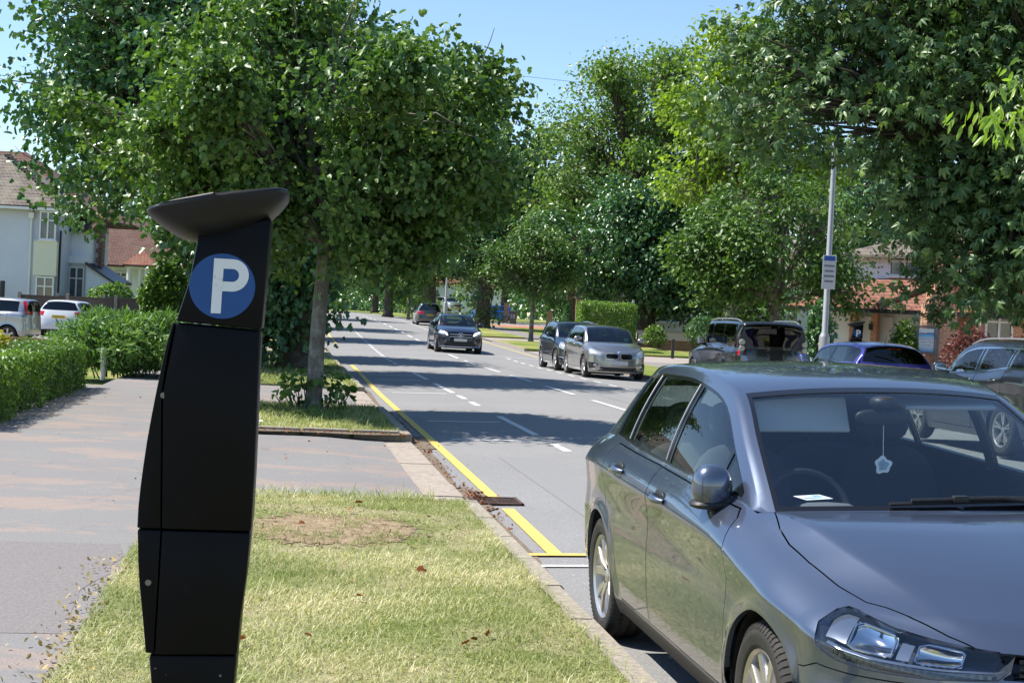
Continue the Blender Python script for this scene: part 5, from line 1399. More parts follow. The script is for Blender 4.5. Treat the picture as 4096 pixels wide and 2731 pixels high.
def smooth_poly(pts, n=4, closed=True):
    P = np.array(pts, float); k = len(P); out = []
    for i in range(k):
        a, b, c, d = P[i - 1], P[i], P[(i + 1) % k], P[(i + 2) % k]
        for t in np.linspace(0, 1, n, endpoint=False): out.append(tuple(0.5 * ((2 * b) + (-a + c) * t + (2 * a - 5 * b + 4 * c - d) * t**2 + (-a + 3 * b - 3 * c + d) * t**3)))
    return out
def meter(label, group):
    """x and z as in elevation (z from the ground), front towards -y"""
    r = empty('parking_meter', (0, 0, 0), 0, label, 'parking meter', group); D = 0.25; ox = 0.87
    sh = lambda pts, dz=-0.115: [(x + ox, z + dz) for x, z in pts]
    plinth = sh([(-0.99, 0.630), (-0.742, 0.633), (-0.745, 0.56), (-0.765, 0.14), (-0.955, 0.14), (-0.98, 0.55)])
    extr('plinth', plinth, 0.008, D - 0.008, MET, r, 0.010)
    m = MB(); m.bbox((-0.0, D / 2, 0.016), (0.34, 0.34, 0.03), 0.008); m.build('base_plate', MET, r, smooth=True)
    extr('lower_housing', sh([(-0.969, 0.9885), (-0.720, 0.9885), (-0.726, 0.86), (-0.736, 0.75), (-0.741, 0.637), (-0.973, 0.632)]), 0.0, D, MET, r, 0.007, 2)
    extr('door', sh([(-1.0365, 0.988), (-0.9715, 0.988), (-0.9755, 0.637), (-0.998, 0.637), (-1.006, 0.70), (-1.014, 0.76), (-1.024, 0.83), (-1.031, 0.90)]), 0.002, D - 0.002, MET, r, 0.004)
    extr('upper_housing', sh([(-0.957, 1.578), (-0.720, 1.567), (-0.717, 1.15), (-0.7185, 0.992), (-0.970, 0.992), (-0.985, 1.38)]), 0.0, D, MET, r, 0.007, 2)
    extr('door', sh([(-1.0375, 0.993), (-1.0375, 1.05), (-1.034, 1.11), (-1.029, 1.17), (-1.022, 1.24), (-1.013, 1.31), (-1.003, 1.38), (-0.992, 1.45), (-0.980, 1.52), (-0.9665, 1.578), (-0.9605, 1.578), (-0.9765, 1.48), (-0.9875, 1.38), (-0.984, 1.28), (-0.9725, 0.993)]), 0.002, D - 0.002, MET, r, 0.003)
    ex = extr('head', sh([(-0.905, 1.832), (-0.703, 1.892), (-0.716, 1.572), (-0.957, 1.584), (-0.925, 1.70)]), -0.004, D + 0.004, MET, r, 0.007, 2)
    # canopy: lens-shaped, narrowing to front and back
    can = smooth_poly(sh([(-1.052, 1.885), (-1.046, 1.900), (-0.98, 1.922), (-0.88, 1.944), (-0.78, 1.962), (-0.70, 1.976), (-0.668, 1.978), (-0.657, 1.970), (-0.660, 1.950), (-0.685, 1.915), (-0.715, 1.885), (-0.76, 1.858), (-0.81, 1.838), (-0.86, 1.824), (-0.905, 1.816), (-0.95, 1.820), (-0.99, 1.838), (-1.03, 1.864)]), 3)
    cx, cz = -0.855 + ox, 1.925 - 0.115; mb = MB(); vs = []; n = len(can); N = 26
    tx, tz = 0.975, 0.225
    for i in range(N + 1):
        t = -1 + 2 * i / N; k = (1 - abs(t)**2.6)**(1 / 2.6) if abs(t) < 1 else 0.0; k = max(k, 0.02); ka = max((1 - abs(t)**5)**0.2 if abs(t) < 1 else 0, 0.03)
        for x, z in can:
            # shrink towards the upper edge line, so the top stays flat and the keel rises
            a = (x - cx) * tx + (z - cz) * tz; u = -(x - cx) * tz + (z - cz) * tx
            a *= ka; u = 0.012 + (u - 0.012) * k if u < 0.012 else u
            vs.append((cx + a * tx - u * tz, D / 2 + t * 0.215, cz + a * tz + u * tx))
    mb.add(vs, [(i * n + j, i * n + (j + 1) % n, (i + 1) * n + (j + 1) % n, (i + 1) * n + j) for i in range(N) for j in range(n)])
    mb.add([vs[j] for j in range(n)], [tuple(range(n))]); mb.add([vs[N * n + j] for j in range(n)], [tuple(range(n))])
    mb.build('canopy', MET2, r, smooth=True, angle=50)
    # the blue disc and the letter
    dc = (-0.832 + ox, 1.690 - 0.115); m = MB()
    m.lathe([(0.0925, 0.0), (0.0925, -0.0022), (0.0, -0.0022)], c=(dc[0], -0.0035, dc[1]), axis='y', n=64)
    d = m.build('sign_disc', P_BLUES, r)
    tl = 0.018; Pm = MB(); w0 = 0.0285
    def L(x, z): return (dc[0] - 0.0095 + x + z * tl, dc[1] + z)
    st = [(-0.018, 0.078), (0.010, 0.078), (0.010, -0.078), (-0.018, -0.078)]
    outer = [(0.010, 0.078), (0.036, 0.078)] + [(0.036 + 0.046 * math.sin(a), 0.032 + 0.046 * math.cos(a)) for a in np.linspace(0.05, math.pi - 0.05, 16)] + [(0.036, -0.014), (0.010, -0.014)]
    inner = [(0.010, 0.050), (0.036, 0.050)] + [(0.036 + 0.0185 * math.sin(a), 0.032 + 0.0185 * math.cos(a)) for a in np.linspace(0.05, math.pi - 0.05, 16)] + [(0.036, 0.0135), (0.010, 0.0135)]
    yy = -0.0066
    Pm.add([(L(*p)[0], yy, L(*p)[1]) for p in st], [(0, 1, 2, 3)])
    k = len(outer); Pm.add([(L(*p)[0], yy, L(*p)[1]) for p in outer + inner], [(i, i + 1, k + i + 1, k + i) for i in range(k - 1)])
    Pm.build('letter', P_WHITES, d, fix=False)
    for x, z in ((-0.988, 1.372), (-1.0, 0.838)):
        m = MB(); m.lathe([(0.0095, 0.01), (0.0095, -0.0015), (0.008, -0.003), (0.0, -0.003)], c=(x + ox + (0.006 if z > 1 else 0.0), 0.004, z - 0.115), axis='y', n=20); m.build('lock', STEEL, r, smooth=True)
    return r
mt = meter('tall black parking machine with a blue P disc, close by on the near verge', None); mt.location = (-0.87, 4.2, 0.115); mt.rotation_euler = (0, 0, R(8))
mt2 = copy_tree(mt); mt2['label'] = 'distant black parking machine with a P disc behind the violet-blue car'; mt2.location = (7.95, 34.2, 0.13); mt2.rotation_euler = (0, 0, R(-6))

# ------------------------------------------------------------------ posts, lamps and signs
GALV = mat('galvanised_steel', (0.34, 0.35, 0.36), 0.5, 0.4, noise=(5, 0.25, (0.46, 0.47, 0.48)))
DARKPOST = mat('dark_post', (0.035, 0.035, 0.038), 0.5)
def lamp_post(x, y, z, H, r, label, arm=0.9):
    o = empty('lamp_post', (x, y, z), 0, label, 'lamp post')
    m = MB(); m.lathe([(r * 1.75, 0), (r * 1.75, 1.45), (r * 1.5, 1.52), (r * 1.0, 1.60), (r * 0.72, H)], n=20, capb=True); m.build('column', GALV, o, smooth=True)
    m = MB(); m.tube([(0, 0, H), (-0.2, 0, H + 0.15), (-arm, 0, H + 0.2)], r * 0.5, 10); m.build('arm', GALV, o, smooth=True)
    m = MB(); ellip(m, (-arm - 0.22, 0, H + 0.21), (0.34, 0.14, 0.07), 16, 8, p=2.6); m.build('lantern', GALV, o, smooth=True)
    return o
lp = lamp_post(7.95, 37.6, 0.1, 8.2, 0.078, 'tall grey street lamp with a parking sign plate, behind the black four-by-four')
m = MB(); m.bbox((0.0, -0.125, 3.12), (0.34, 0.02, 0.86), 0.006); m.build('sign_plate', mat('sign_plate_white', (0.62, 0.63, 0.66), 0.5), lp)
m = MB(); m.box((0.0, -0.137, 3.47), (0.28, 0.003, 0.12)); m.build('sign_band', mat('sign_band_blue', (0.04, 0.12, 0.45), 0.5), lp)
m = MB()
for i in range(4): m.box((0.0, -0.137, 3.28 - i * 0.13), (0.26 - 0.04 * (i % 2), 0.003, 0.05))
m.build('sign_text', mat('sign_grey_print', (0.22, 0.22, 0.26), 0.6), lp)
x, y = rp(113.5, 12.3); lamp_post(x, y, float(zr(y)) + 0.1, 6.0, 0.085, 'slim grey lamp post up the hill, between the taupe car and the big tree')
def sign_post(x, y, z, H, label, r=0.035):
    o = empty('sign_post', (x, y, z), 0, label, 'sign'); m = MB(); m.lathe([(r, 0), (r, H), (0, H + 0.01)], n=14); m.build('pole', GALV, o, smooth=True); return o
x, y = rp(76.5, 18.3); sp_ = sign_post(x, y, 0.40, 2.55, 'grey pole with a blue rectangular sign beyond the bronze-silver car', 0.065)
m = MB(); m.bbox((-0.08, -0.09, 2.15), (0.24, 0.02, 0.46), 0.015); b_ = m.build('sign_plate', mat('sign_plate_blue', (0.02, 0.06, 0.36), 0.5), sp_)
m = MB(); m.box((-0.08, -0.103, 2.15), (0.03, 0.002, 0.32)); m.build('sign_stripe', mat('sign_stripe_white', (0.6, 0.6, 0.65), 0.5), b_)
x, y = rp(128, 12.0); sp_ = sign_post(x, y, float(zr(y)) + 0.1, 3.3, 'slim grey pole with a small white plate far up on the right verge', 0.04)
m = MB(); m.bbox((0, -0.06, 2.55), (0.30, 0.02, 0.55), 0.01); m.build('sign_plate', mat('small_plate_white', (0.55, 0.58, 0.62), 0.5), sp_)
# street-name plate on two black posts
x, y = 7.0, 75.9; sn = empty('street_name_sign', (x, y, 0.30), R(8), 'low white street name plate between two black posts', 'street sign')
for dx in (-0.56, 0.56):
    m = MB(); m.bbox((dx, 0.0, 0.45), (0.09, 0.08, 0.92), 0.012); m.build('post', DARKPOST, sn)
m = MB(); m.bbox((0.0, -0.06, 0.74), (1.06, 0.02, 0.22), 0.006); pl = m.build('plate', mat('name_plate_white', (0.62, 0.61, 0.58), 0.55), sn)
m = MB(); text_mesh(m, 'SHE   R WAY', frame((0.0, -0.073, 0.74), (1, 0, 0), (0, 0, 1)), 0.145); m.build('lettering', INK, pl, fix=False)
for i, (px_, py_, lab) in enumerate(((7.05, 64.6, 'black timber bollard on the grass by the side road mouth'), (5.75, 77.4, 'black bollard beside the grey pole with the blue sign'))):
    o = empty('bollard', (px_, py_, 0.10 + float(zr(py_))), 0, lab, 'bollard'); m = MB(); m.bbox((0, 0, 0.40), (0.13, 0.13, 0.82), 0.015); m.build('post', DARKPOST, o)
    m = MB(); m.bbox((0, 0, 0.82), (0.15, 0.15, 0.04), 0.012); m.build('cap', DARKPOST, o)
# church notice board
nb = empty('notice_board', (12.95, 46.2, 0.12), R(-10), 'grey-framed church notice board with a blue and white poster', 'notice board')
FR = mat('board_frame', (0.16, 0.15, 0.155), 0.5)
for dx in (-0.31, 0.33):
    m = MB(); m.bbox((dx, 0, 0.98), (0.075 if dx < 0 else 0.11, 0.11, 1.98), 0.01); m.build('post', FR, nb)
m = MB(); m.bbox((0.0, 0.0, 1.92), (0.60, 0.085, 0.06), 0.006); m.bbox((0.0, 0.0, 1.10), (0.60, 0.085, 0.06), 0.006); m.bbox((-0.255, 0, 1.51), (0.045, 0.08, 0.78), 0.006); m.bbox((0.26, 0, 1.51), (0.045, 0.08, 0.78), 0.006); m.build('frame', FR, nb)
m = MB(); m.box((0.0, 0.0, 1.80), (0.47, 0.03, 0.13)); m.build('header', mat('board_header', (0.75, 0.82, 0.84), 0.4), nb)
h = NT('poster'); tc = h.n('TexCoord'); sx = h.n('SeparateXYZ'); h.l(tc.outputs['Generated'], sx.inputs[0])
h.l(h.ramp(sx.outputs['Z'], [(0.0, (0.10, 0.36, 0.70)), (0.22, (0.55, 0.72, 0.86)), (0.4, (0.78, 0.82, 0.85)), (0.68, (0.75, 0.80, 0.85)), (0.85, (0.30, 0.58, 0.82)), (1.0, (0.06, 0.28, 0.66))]), h.b.inputs['Base Color'])
m = MB(); m.box((0.0, 0.0, 1.425), (0.47, 0.028, 0.58)); po = m.build('poster', h.m, nb)
m = MB()
for t_, z, s_ in (('Worship with us', 1.53, 0.058), ('Sunday 10.30am', 1.445, 0.058), ('for all ages', 1.355, 0.058)): text_mesh(m, t_, frame((0.02, -0.0165, z), (1, 0, 0), (0, 0, 1)), s_)
m.build('poster_text', mat('poster_ink', (0.10, 0.14, 0.22), 0.6), po, fix=False)
# wheelie bins
BIN = mat('bin_grey', (0.075, 0.078, 0.082), 0.55)
def bin_(x, y, lab, num=None):
    o = empty('wheelie_bin', (x, y, float(zr(y)) + 0.1), R(-4), lab, 'bin'); m = MB()
    a, b = (0.24, 0.28), (0.30, 0.36); vs = [(-a[0], -a[1], 0.03), (a[0], -a[1], 0.03), (a[0], a[1], 0.03), (-a[0], a[1], 0.03), (-b[0], -b[1], 1.0), (b[0], -b[1], 1.0), (b[0], b[1], 1.0), (-b[0], b[1], 1.0)]
    m.add(vs, [(3, 2, 1, 0), (4, 5, 6, 7), (0, 1, 5, 4), (1, 2, 6, 5), (2, 3, 7, 6), (3, 0, 4, 7)]); m.build('body', BIN, o)
    m = MB(); m.bbox((0, -0.01, 1.04), (0.66, 0.80, 0.08), 0.03); m.build('lid', BIN, o, smooth=True)
    for dx in (-0.24, 0.24):
        m = MB(); m.lathe([(0.0, -0.03), (0.10, -0.03), (0.10, 0.03), (0.0, 0.03)], c=(dx, 0.26, 0.10), axis='x', n=16); m.build('wheel', RUBBER, o, smooth=True)
    if num:
        m = MB(); text_mesh(m, num, frame((0.0, -0.345, 0.64), (1, 0, 0), (0, 0, 1)), 0.42); m.build('number', PLATEW, o, fix=False)
bin_(-2.55, 119.5, 'grey wheelie bin in front of the blue car, without a number'); bin_(-0.02, 119.8, 'grey wheelie bin with a white number 55', '55')
# gully grate in the gutter
gr_ = empty('drain_grate', P3(12.9, 1.93, 0.010), math.atan2(E_[1], E_[0]), 'rusty iron drain grate in the gutter where the yellow line breaks', 'drain')
RUST = mat('rusty_iron', (0.06, 0.045, 0.04), 0.7, 0.4, noise=(20, 0.25, (0.15, 0.085, 0.055)))
m = MB(); m.box((0, 0, -0.012), (0.46, 0.44, 0.02)); m.build('pit', mat('drain_dark', (0.006, 0.006, 0.006), 0.9), gr_)
m = MB()
for sx_ in (-0.215, 0.215): m.box((sx_, 0, 0.004), (0.03, 0.44, 0.02))
for sy_ in (-0.205, 0.205): m.box((0, sy_, 0.004), (0.46, 0.03, 0.02))
m.build('frame', RUST, gr_)
m = MB()
for i in range(9): m.box((-0.165 + i * 0.041, 0, 0.003), (0.018, 0.40, 0.016))
m.box((0, 0, 0.0035), (0.40, 0.02, 0.012)); m.build('bars', RUST, gr_)
# scraps and a stake
o = empty('stake', (-7.98, 28.9, 0.03), 0, 'short white painted stake in front of the juniper bush', 'stake'); m = MB(); m.lathe([(0.055, 0), (0.055, 0.62), (0.0, 0.64)], n=12); m.build('post', mat('stake_white', (0.55, 0.55, 0.53), 0.8, noise=(12, 0.25, (0.25, 0.24, 0.21))), o, smooth=True)
m = MB(); m.box((0, 0, 0.01), (0.16, 0.10, 0.02)); o = m.build('paper_scrap', mat('paper_white', (0.75, 0.75, 0.76), 0.8)); o.location = (-3.28, 19.28, 0.125); o.rotation_euler = (0.2, 0.1, 0.5); tag(o, 'scrap of white paper on the grass left of the slim tree', 'litter')
m = MB(); m.box((0, 0, 0.01), (0.30, 0.12, 0.03)); o = m.build('paper_scrap', mat('paper_white', (0.75, 0.75, 0.76), 0.8)); x, y = rp(33.6, 0.95); o.location = (x, y, 0.125); o.rotation_euler = (0.1, 0.1, 0.2); tag(o, 'white litter on the shaded grass beyond the second crossover', 'litter')
# ------------------------------------------------------------------ the other cars
def spec(name, label, W, H, wb, fo, ro, rw, paintm, hood=0.95, belt=1.0, cowl=-0.35, scr=-1.15, rend=None, tail=0.12, glass_base=None, nose=0.70, rail_y=0.60, trunk_up=0.0, clear=0.2, **kw):
    """a car from its main measures: half width, height, wheelbase, front and rear overhang, wheel radius..."""
    rx = -wb - ro; rend = rend if rend is not None else rx + 0.28; gb = glass_base or (belt + 0.02)
    ty = W * 0.80 - 0.03; rl = rail_y
    S = dict(name=name, label=label, W=W, wb=wb, wheel_r=rw, arch=rw + 0.05, rim_r=rw * 0.67, rim='spoke5', res=0.085, nv=16, nc=12, na=17, ns=5, nq=12, ng=8,
      xsf=min(0.34, fo - 0.42), xsr=-wb - min(0.36, ro - 0.35), nf=2.3, nr=3.2, z0=clear, floor_z=clear,
      xf=[(0.1, fo - 0.10), (0.22, fo - 0.04), (0.38, fo), (0.55, fo - 0.005), (nose - 0.04, fo - 0.03), (nose + 0.06, fo - 0.09), (nose + 0.2, fo - 0.22)],
      xr=[(0.15, rx + 0.14), (0.3, rx + 0.02), (0.5, rx), (0.7, rx + 0.02), (gb, rx + tail * 0.55), (gb + 0.2, rx + tail)],
      barrel=[(rx, 0.93), (-wb - 0.3, 0.975), (-wb, 1.0), (-0.4, 1.0), (0.0, 0.995), (0.3, 0.955), (fo, 0.88)],
      top=[(rx, gb), (-wb - 0.1, gb + 0.02), (-wb * 0.75, belt + 0.025), (scr, belt), (cowl - 0.25, belt - 0.02), (cowl, hood + (belt - hood) * 0.6), (0.0, hood - 0.05), (0.35, hood - 0.11), (fo * 0.8, nose + 0.03), (fo, nose)],
      low=[(rx, clear + 0.14), (-wb - 0.4, clear + 0.04), (-wb * 0.8, clear), (0.3, clear), (fo, clear)],
      ftop=[(rx, 0.92), (-wb, 0.90), (scr, 0.905), (cowl, 0.85), (0, 0.83), (0.3, 0.83), (fo, 0.9)], crease=0.82,
      sec=[(0, 0.935), (0.1, 0.966), (0.3, 0.99), (0.6, 0.99), (0.82, 1.0)],
      E=[(cowl - 0.20, W * 0.815, belt - 0.03), ((cowl + scr) / 2 - 0.13, (W * 0.815 + rl) / 2 + 0.02, (belt + H) / 2 + 0.03), (scr - 0.07, rl + 0.025, H - 0.085), (scr * 0.6 + rend * 0.4, rl, H - 0.045), (scr * 0.3 + rend * 0.7, rl - 0.01, H - 0.045), (rend + 0.32, rl - 0.02, H - 0.06), (rend + 0.02, rl - 0.04, H - 0.11), ((rend + rx + tail * 0.5) / 2 + 0.03, rl + 0.05, (H + gb) / 2 - 0.02), (rx + tail * 0.6 + 0.11, W * 0.82, gb + 0.012)],
      C=[(cowl, belt + 0.0), ((cowl + scr) / 2, (belt + H) / 2 + 0.02), (scr, H - 0.045), (scr * 0.6 + rend * 0.4, H - 0.005), (scr * 0.3 + rend * 0.7, H), (rend + 0.30, H - 0.015), (rend - 0.06, H - 0.06), ((rend + rx + tail * 0.5) / 2 - 0.03, (H + gb) / 2), (rx + tail * 0.55, gb)],
      bonnet=[(cowl, belt - 0.01), (0.0, hood), (0.4, hood - 0.06), (fo * 0.8, nose + 0.06), (fo, nose)], crown=0.03, jc=0.68,
      dlo=(cowl - 0.26, rx + 0.40), paint=paintm, mirror=(cowl - 0.38, W + 0.06, belt + 0.06), seat_x=scr - 0.35, gap=0.008, cabin=True, screen_glass=G_MID, glass=G_MID)
    a, b = cowl - 0.30, rx + 0.46; bp = scr - 0.50; cp = bp - (wb * 0.32)
    S['wins'] = [(a, bp + 0.03, 's'), (bp - 0.04, cp + 0.02, 's'), (cp - 0.05, b, 's')]
    zb = lambda x: float(curve_interp(S['top'], x)) - 0.012; rb = -wb + rw + 0.09
    S['doors'] = [[(cowl - 0.10, clear + 0.1), (cowl - 0.07, 0.6), (cowl - 0.16, zb(cowl - 0.16) - 0.02), (scr, zb(scr)), (bp, zb(bp)), (bp, clear + 0.1)],
                  [(bp - 0.012, clear + 0.1), (bp - 0.012, zb(bp)), (cp, zb(cp)), (-wb + 0.02, zb(-wb + 0.02)), (-wb + 0.05, rw * 2 + 0.12)] + arc_pts((-wb, rw), rw + 0.11, 78, 12, 7) + [(rb + 0.06, clear + 0.1)]]
    S['handles'] = [(bp + 0.17, belt - 0.10, 0), (-wb + 0.30, belt - 0.08, 1)]
    S.update(kw); S['cuts'] = []
    return S
def cutd(S, name, poly, basis, m, **kw): S['cuts'].append(dict(name=name, poly=poly, basis=basis, mat=m, thick=kw.pop('thick', 0.012), **kw))
def yz(B_): pass

# --- black mid-size SUV coming down the road
P_BLUEBLACK = paint('blue_black_paint', (0.014, 0.020, 0.045), 0.5, 0.25)
S = spec('suv', 'dark blue-black SUV driving towards us along the middle of the road', 0.945, 1.60, 2.873, 0.83, 0.95, 0.365, P_BLUEBLACK, hood=1.06, belt=1.10, cowl=-0.42, scr=-1.25, nose=0.86, rail_y=0.60, clear=0.22, rim='twin5', tyre_w=0.235)
cutd(S, 'grille', [(-0.02, 0.83), (0.50, 0.83), (0.47, 0.70), (0.38, 0.60), (-0.02, 0.58)], 'front', GLOSSBLACK, mirror='join', off=-0.03)
cutd(S, 'headlight', [(U(0.40, 0.86), 0.90), (U(0.60, 0.70), 0.885), (U(0.74, 0.56), 0.84), (U(0.78, 0.52), 0.71), (U(0.66, 0.70), 0.745), (U(0.46, 0.88), 0.80)], 'diag', CLEARLAMP)
cutd(S, 'lower_intake', [(-0.02, 0.52), (0.40, 0.53), (0.62, 0.40), (0.60, 0.31), (-0.02, 0.31)], 'front', PLASTIC, mirror='join', off=-0.02)
cutd(S, 'air_intake', [(0.56, 0.63), (0.84, 0.64), (0.82, 0.46), (0.66, 0.46)], 'front', PLASTIC, off=-0.02)
S['rails'] = (-1.15, -3.2, 0.028, CHROME); S['plate_front'] = (0.842, 0.545, None, 2); S['fine'] = False
merc = make_car(S); on_road(merc, 59.4, 7.02, up=False, z=float(zr(58.5)) + camber(7))
for z in (0.77, 0.67):
    m = MB(); m.tube([(0.822 - 0.25 * (abs(y) / 0.9)**2.2, y, z) for y in np.linspace(-0.44, 0.44, 9)], 0.016, 8); m.build('grille_bar', CHROME, merc, smooth=True)
m = MB(); ring = [(0.845, 0.105 * math.cos(a), 0.72 + 0.105 * math.sin(a)) for a in np.linspace(0, 2 * math.pi, 24, endpoint=False)]; m.tube(ring, 0.010, 6, closed=True)
for k in range(3):
    a = math.pi / 2 + 2 * math.pi * k / 3; b = 0.1
    m.add([(0.85, 0.104 * math.cos(a), 0.72 + 0.104 * math.sin(a)), (0.85, 0.022 * math.cos(a + 1.05), 0.72 + 0.022 * math.sin(a + 1.05)), (0.858, 0, 0.72), (0.85, 0.022 * math.cos(a - 1.05), 0.72 + 0.022 * math.sin(a - 1.05))], [(0, 1, 2), (0, 2, 3)])
m.build('badge', CHROME, merc, smooth=False)
m = MB(); m.tube([(0.80 - 0.22 * (abs(y) / 0.9)**2.4, y, 0.275) for y in np.linspace(-0.80, 0.80, 15)], 0.016, 8); m.build('skid_trim', CHROME, merc, smooth=True)
for sg in (1, -1):
    m = MB(); m.tube([(0.79, sg * 0.535, 0.725), (0.75, sg * 0.60, 0.80), (0.67, sg * 0.70, 0.855), (0.56, sg * 0.80, 0.875)], [0.014, 0.020, 0.022, 0.012], 8)
    m.build('running_light', LAMPON, merc, smooth=True)
    m = MB(); m.bbox((-1.6, sg * 0.965, 0.34), (1.9, 0.10, 0.03), 0.012); m.build('side_step', ALLOY, merc)

# its driver: one skinned figure, hands on the wheel
def seated_person(label, loc, rz, jacket, skin, hair):
    V = [(0, 0, 0.10), (-0.04, 0, 0.32), (-0.08, 0, 0.52), (-0.06, 0, 0.60), (-0.03, 0, 0.72), (-0.07, 0.19, 0.50), (0.08, 0.24, 0.28), (0.32, 0.14, 0.36), (0.37, 0.11, 0.38), (-0.07, -0.19, 0.50), (0.08, -0.24, 0.28), (0.32, -0.14, 0.36), (0.37, -0.11, 0.38), (0.40, 0.12, 0.06), (0.62, 0.12, -0.20), (0.40, -0.12, 0.06), (0.62, -0.12, -0.20)]
    Rd = [0.15, 0.145, 0.14, 0.062, 0.098, 0.075, 0.056, 0.042, 0.034, 0.075, 0.056, 0.042, 0.034, 0.085, 0.06, 0.085, 0.06]
    Ed = [(0, 1), (1, 2), (2, 3), (3, 4), (2, 5), (5, 6), (6, 7), (7, 8), (2, 9), (9, 10), (10, 11), (11, 12), (0, 13), (13, 14), (0, 15), (15, 16)]
    me = bpy.data.meshes.new('person'); me.from_pydata(V, Ed, []); o = bpy.data.objects.new('person', me); COL.objects.link(o)
    o.modifiers.new('skin', 'SKIN'); me.skin_vertices[0].data[0].use_root = True
    for k, r_ in enumerate(Rd): me.skin_vertices[0].data[k].radius = (r_, r_)
    o.modifiers.new('sub', 'SUBSURF').levels = 2
    bpy.context.view_layer.update(); m2 = bpy.data.meshes.new_from_object(o.evaluated_get(bpy.context.evaluated_depsgraph_get())); o.modifiers.clear(); o.data = m2
    for x in (jacket, skin, hair): m2.materials.append(x)
    for p in m2.polygons:
        c = p.center; p.use_smooth = True
        p.material_index = 2 if c.z > 0.73 or (c.z > 0.66 and c.x < -0.06) else 1 if c.z > 0.60 or (c.x > 0.33 and c.z > 0.30) else 0
    o.location = loc; o.rotation_euler = (0, 0, rz); return tag(o, label, 'person')
_M = Matrix.Translation(merc.location) @ Matrix.Rotation(merc.rotation_euler.z, 4, 'Z'); _p = _M @ Vector((-1.60, -0.38, 0.62))
seated_person('driver in an orange jacket at the wheel of the blue-black SUV', _p, merc.rotation_euler.z, mat('jacket_orange', (0.75, 0.16, 0.03), 0.8), mat('skin', (0.52, 0.30, 0.21), 0.55), mat('hair_dark', (0.05, 0.035, 0.03), 0.7))

# --- silver compact MPV parked towards us on the right
P_SILVER = paint('bronze_silver_paint', (0.36, 0.345, 0.32), 0.9, 0.30)
S = spec('hatchback', 'bronze-silver compact car parked facing us at the right kerb with a kidney-shaped grille', 0.90, 1.555, 2.67, 0.86, 0.81, 0.328, P_SILVER, hood=1.03, belt=1.06, cowl=-0.20, scr=-1.05, nose=0.76, rail_y=0.62, clear=0.20, rim='spoke5')
cutd(S, 'grille', [(0.035, 0.735), (0.10, 0.755), (0.34, 0.75), (0.40, 0.70), (0.36, 0.60), (0.12, 0.59), (0.04, 0.62)], 'front', GLOSSBLACK, off=-0.02)
cutd(S, 'headlight', [(U(0.42, 0.83), 0.86), (U(0.56, 0.76), 0.855), (U(0.72, 0.58), 0.775), (U(0.76, 0.50), 0.69), (U(0.66, 0.64), 0.675), (U(0.48, 0.81), 0.735)], 'diag', CLEARLAMP)
cutd(S, 'lower_intake', [(-0.02, 0.36), (0.52, 0.36), (0.60, 0.24), (-0.02, 0.24)], 'front', PLASTIC, mirror='join', off=-0.02)
cutd(S, 'foglight_bezel', [(0.56, 0.47), (0.84, 0.48), (0.80, 0.30), (0.66, 0.33)], 'front', PLASTIC, off=-0.015)
S['plate_front'] = (0.872, 0.485, None, 3); S['fine'] = False
bmw = make_car(S); on_road(bmw, 42.15, 9.55, up=False, z=camber(9.55))
for sg in (1, -1):
    m = MB(); loop = [(0.845 - 0.25 * (y / 0.9)**2.2 + 0.012, sg * y, z) for y, z in ((0.035, 0.735), (0.10, 0.757), (0.34, 0.752), (0.405, 0.70), (0.36, 0.598), (0.12, 0.588), (0.04, 0.62))]
    m.tube(loop, 0.011, 6, closed=True); m.build('grille_surround', CHROME, bmw, smooth=True)
    m = MB(); m.lathe([(0, 0.02), (0.045, 0.02), (0.05, 0.0), (0.05, -0.03)], c=(0.70, sg * 0.66, 0.40), axis='x', n=16); m.build('fog_lamp', CLEARLAMP, bmw, smooth=True)
    m = MB(); m.tube([(0.80, sg * 0.46, 0.375), (0.77, sg * 0.58, 0.46), (0.72, sg * 0.66, 0.49)], 0.018, 6); m.tube([(0.80, sg * 0.46, 0.30), (0.74, sg * 0.6, 0.285), (0.65, sg * 0.74, 0.29)], 0.014, 6); m.build('bumper_blade', P_SILVER, bmw, smooth=True)
m = MB(); m.lathe([(0.0, 0.022), (0.036, 0.018), (0.042, 0.0)], c=(0.80, 0, 0.775), axis='x', n=20); m.build('badge', [mat('badge_blue_white', (0.55, 0.65, 0.80), 0.3)], bmw, smooth=True)
m = MB(); m.box((-0.52, 0.50, 1.15), (0.012, 0.12, 0.09)); m.build('permit_sticker', mat('permit_cyan', (0.35, 0.75, 0.85), 0.6), bmw)

# --- dark SUV parked behind it
P_DKBLUE = paint('dark_slate_paint', (0.030, 0.038, 0.055), 0.7, 0.28)
S = spec('suv', 'dark slate SUV with roof rails parked nose-in behind the bronze-silver car', 0.90, 1.62, 2.60, 0.87, 0.93, 0.345, P_DKBLUE, hood=1.06, belt=1.10, cowl=-0.30, scr=-1.08, nose=0.84, rail_y=0.62, clear=0.22)
cutd(S, 'grille', [(-0.02, 0.80), (0.42, 0.80), (0.40, 0.68), (-0.02, 0.67)], 'front', GLOSSBLACK, mirror='join', off=-0.02)
cutd(S, 'headlight', [(U(0.38, 0.85), 0.94), (U(0.54, 0.76), 0.93), (U(0.74, 0.54), 0.84), (U(0.78, 0.46), 0.71), (U(0.64, 0.66), 0.70), (U(0.46, 0.83), 0.77)], 'diag', CLEARLAMP)
cutd(S, 'lower_intake', [(-0.02, 0.48), (0.60, 0.47), (0.56, 0.30), (-0.02, 0.30)], 'front', PLASTIC, mirror='join', off=-0.02)
S['rails'] = (-1.0, -3.0, 0.035, CHROME)
tig = make_car(S); on_road(tig, 46.9, 9.58, up=False, z=camber(9.5))
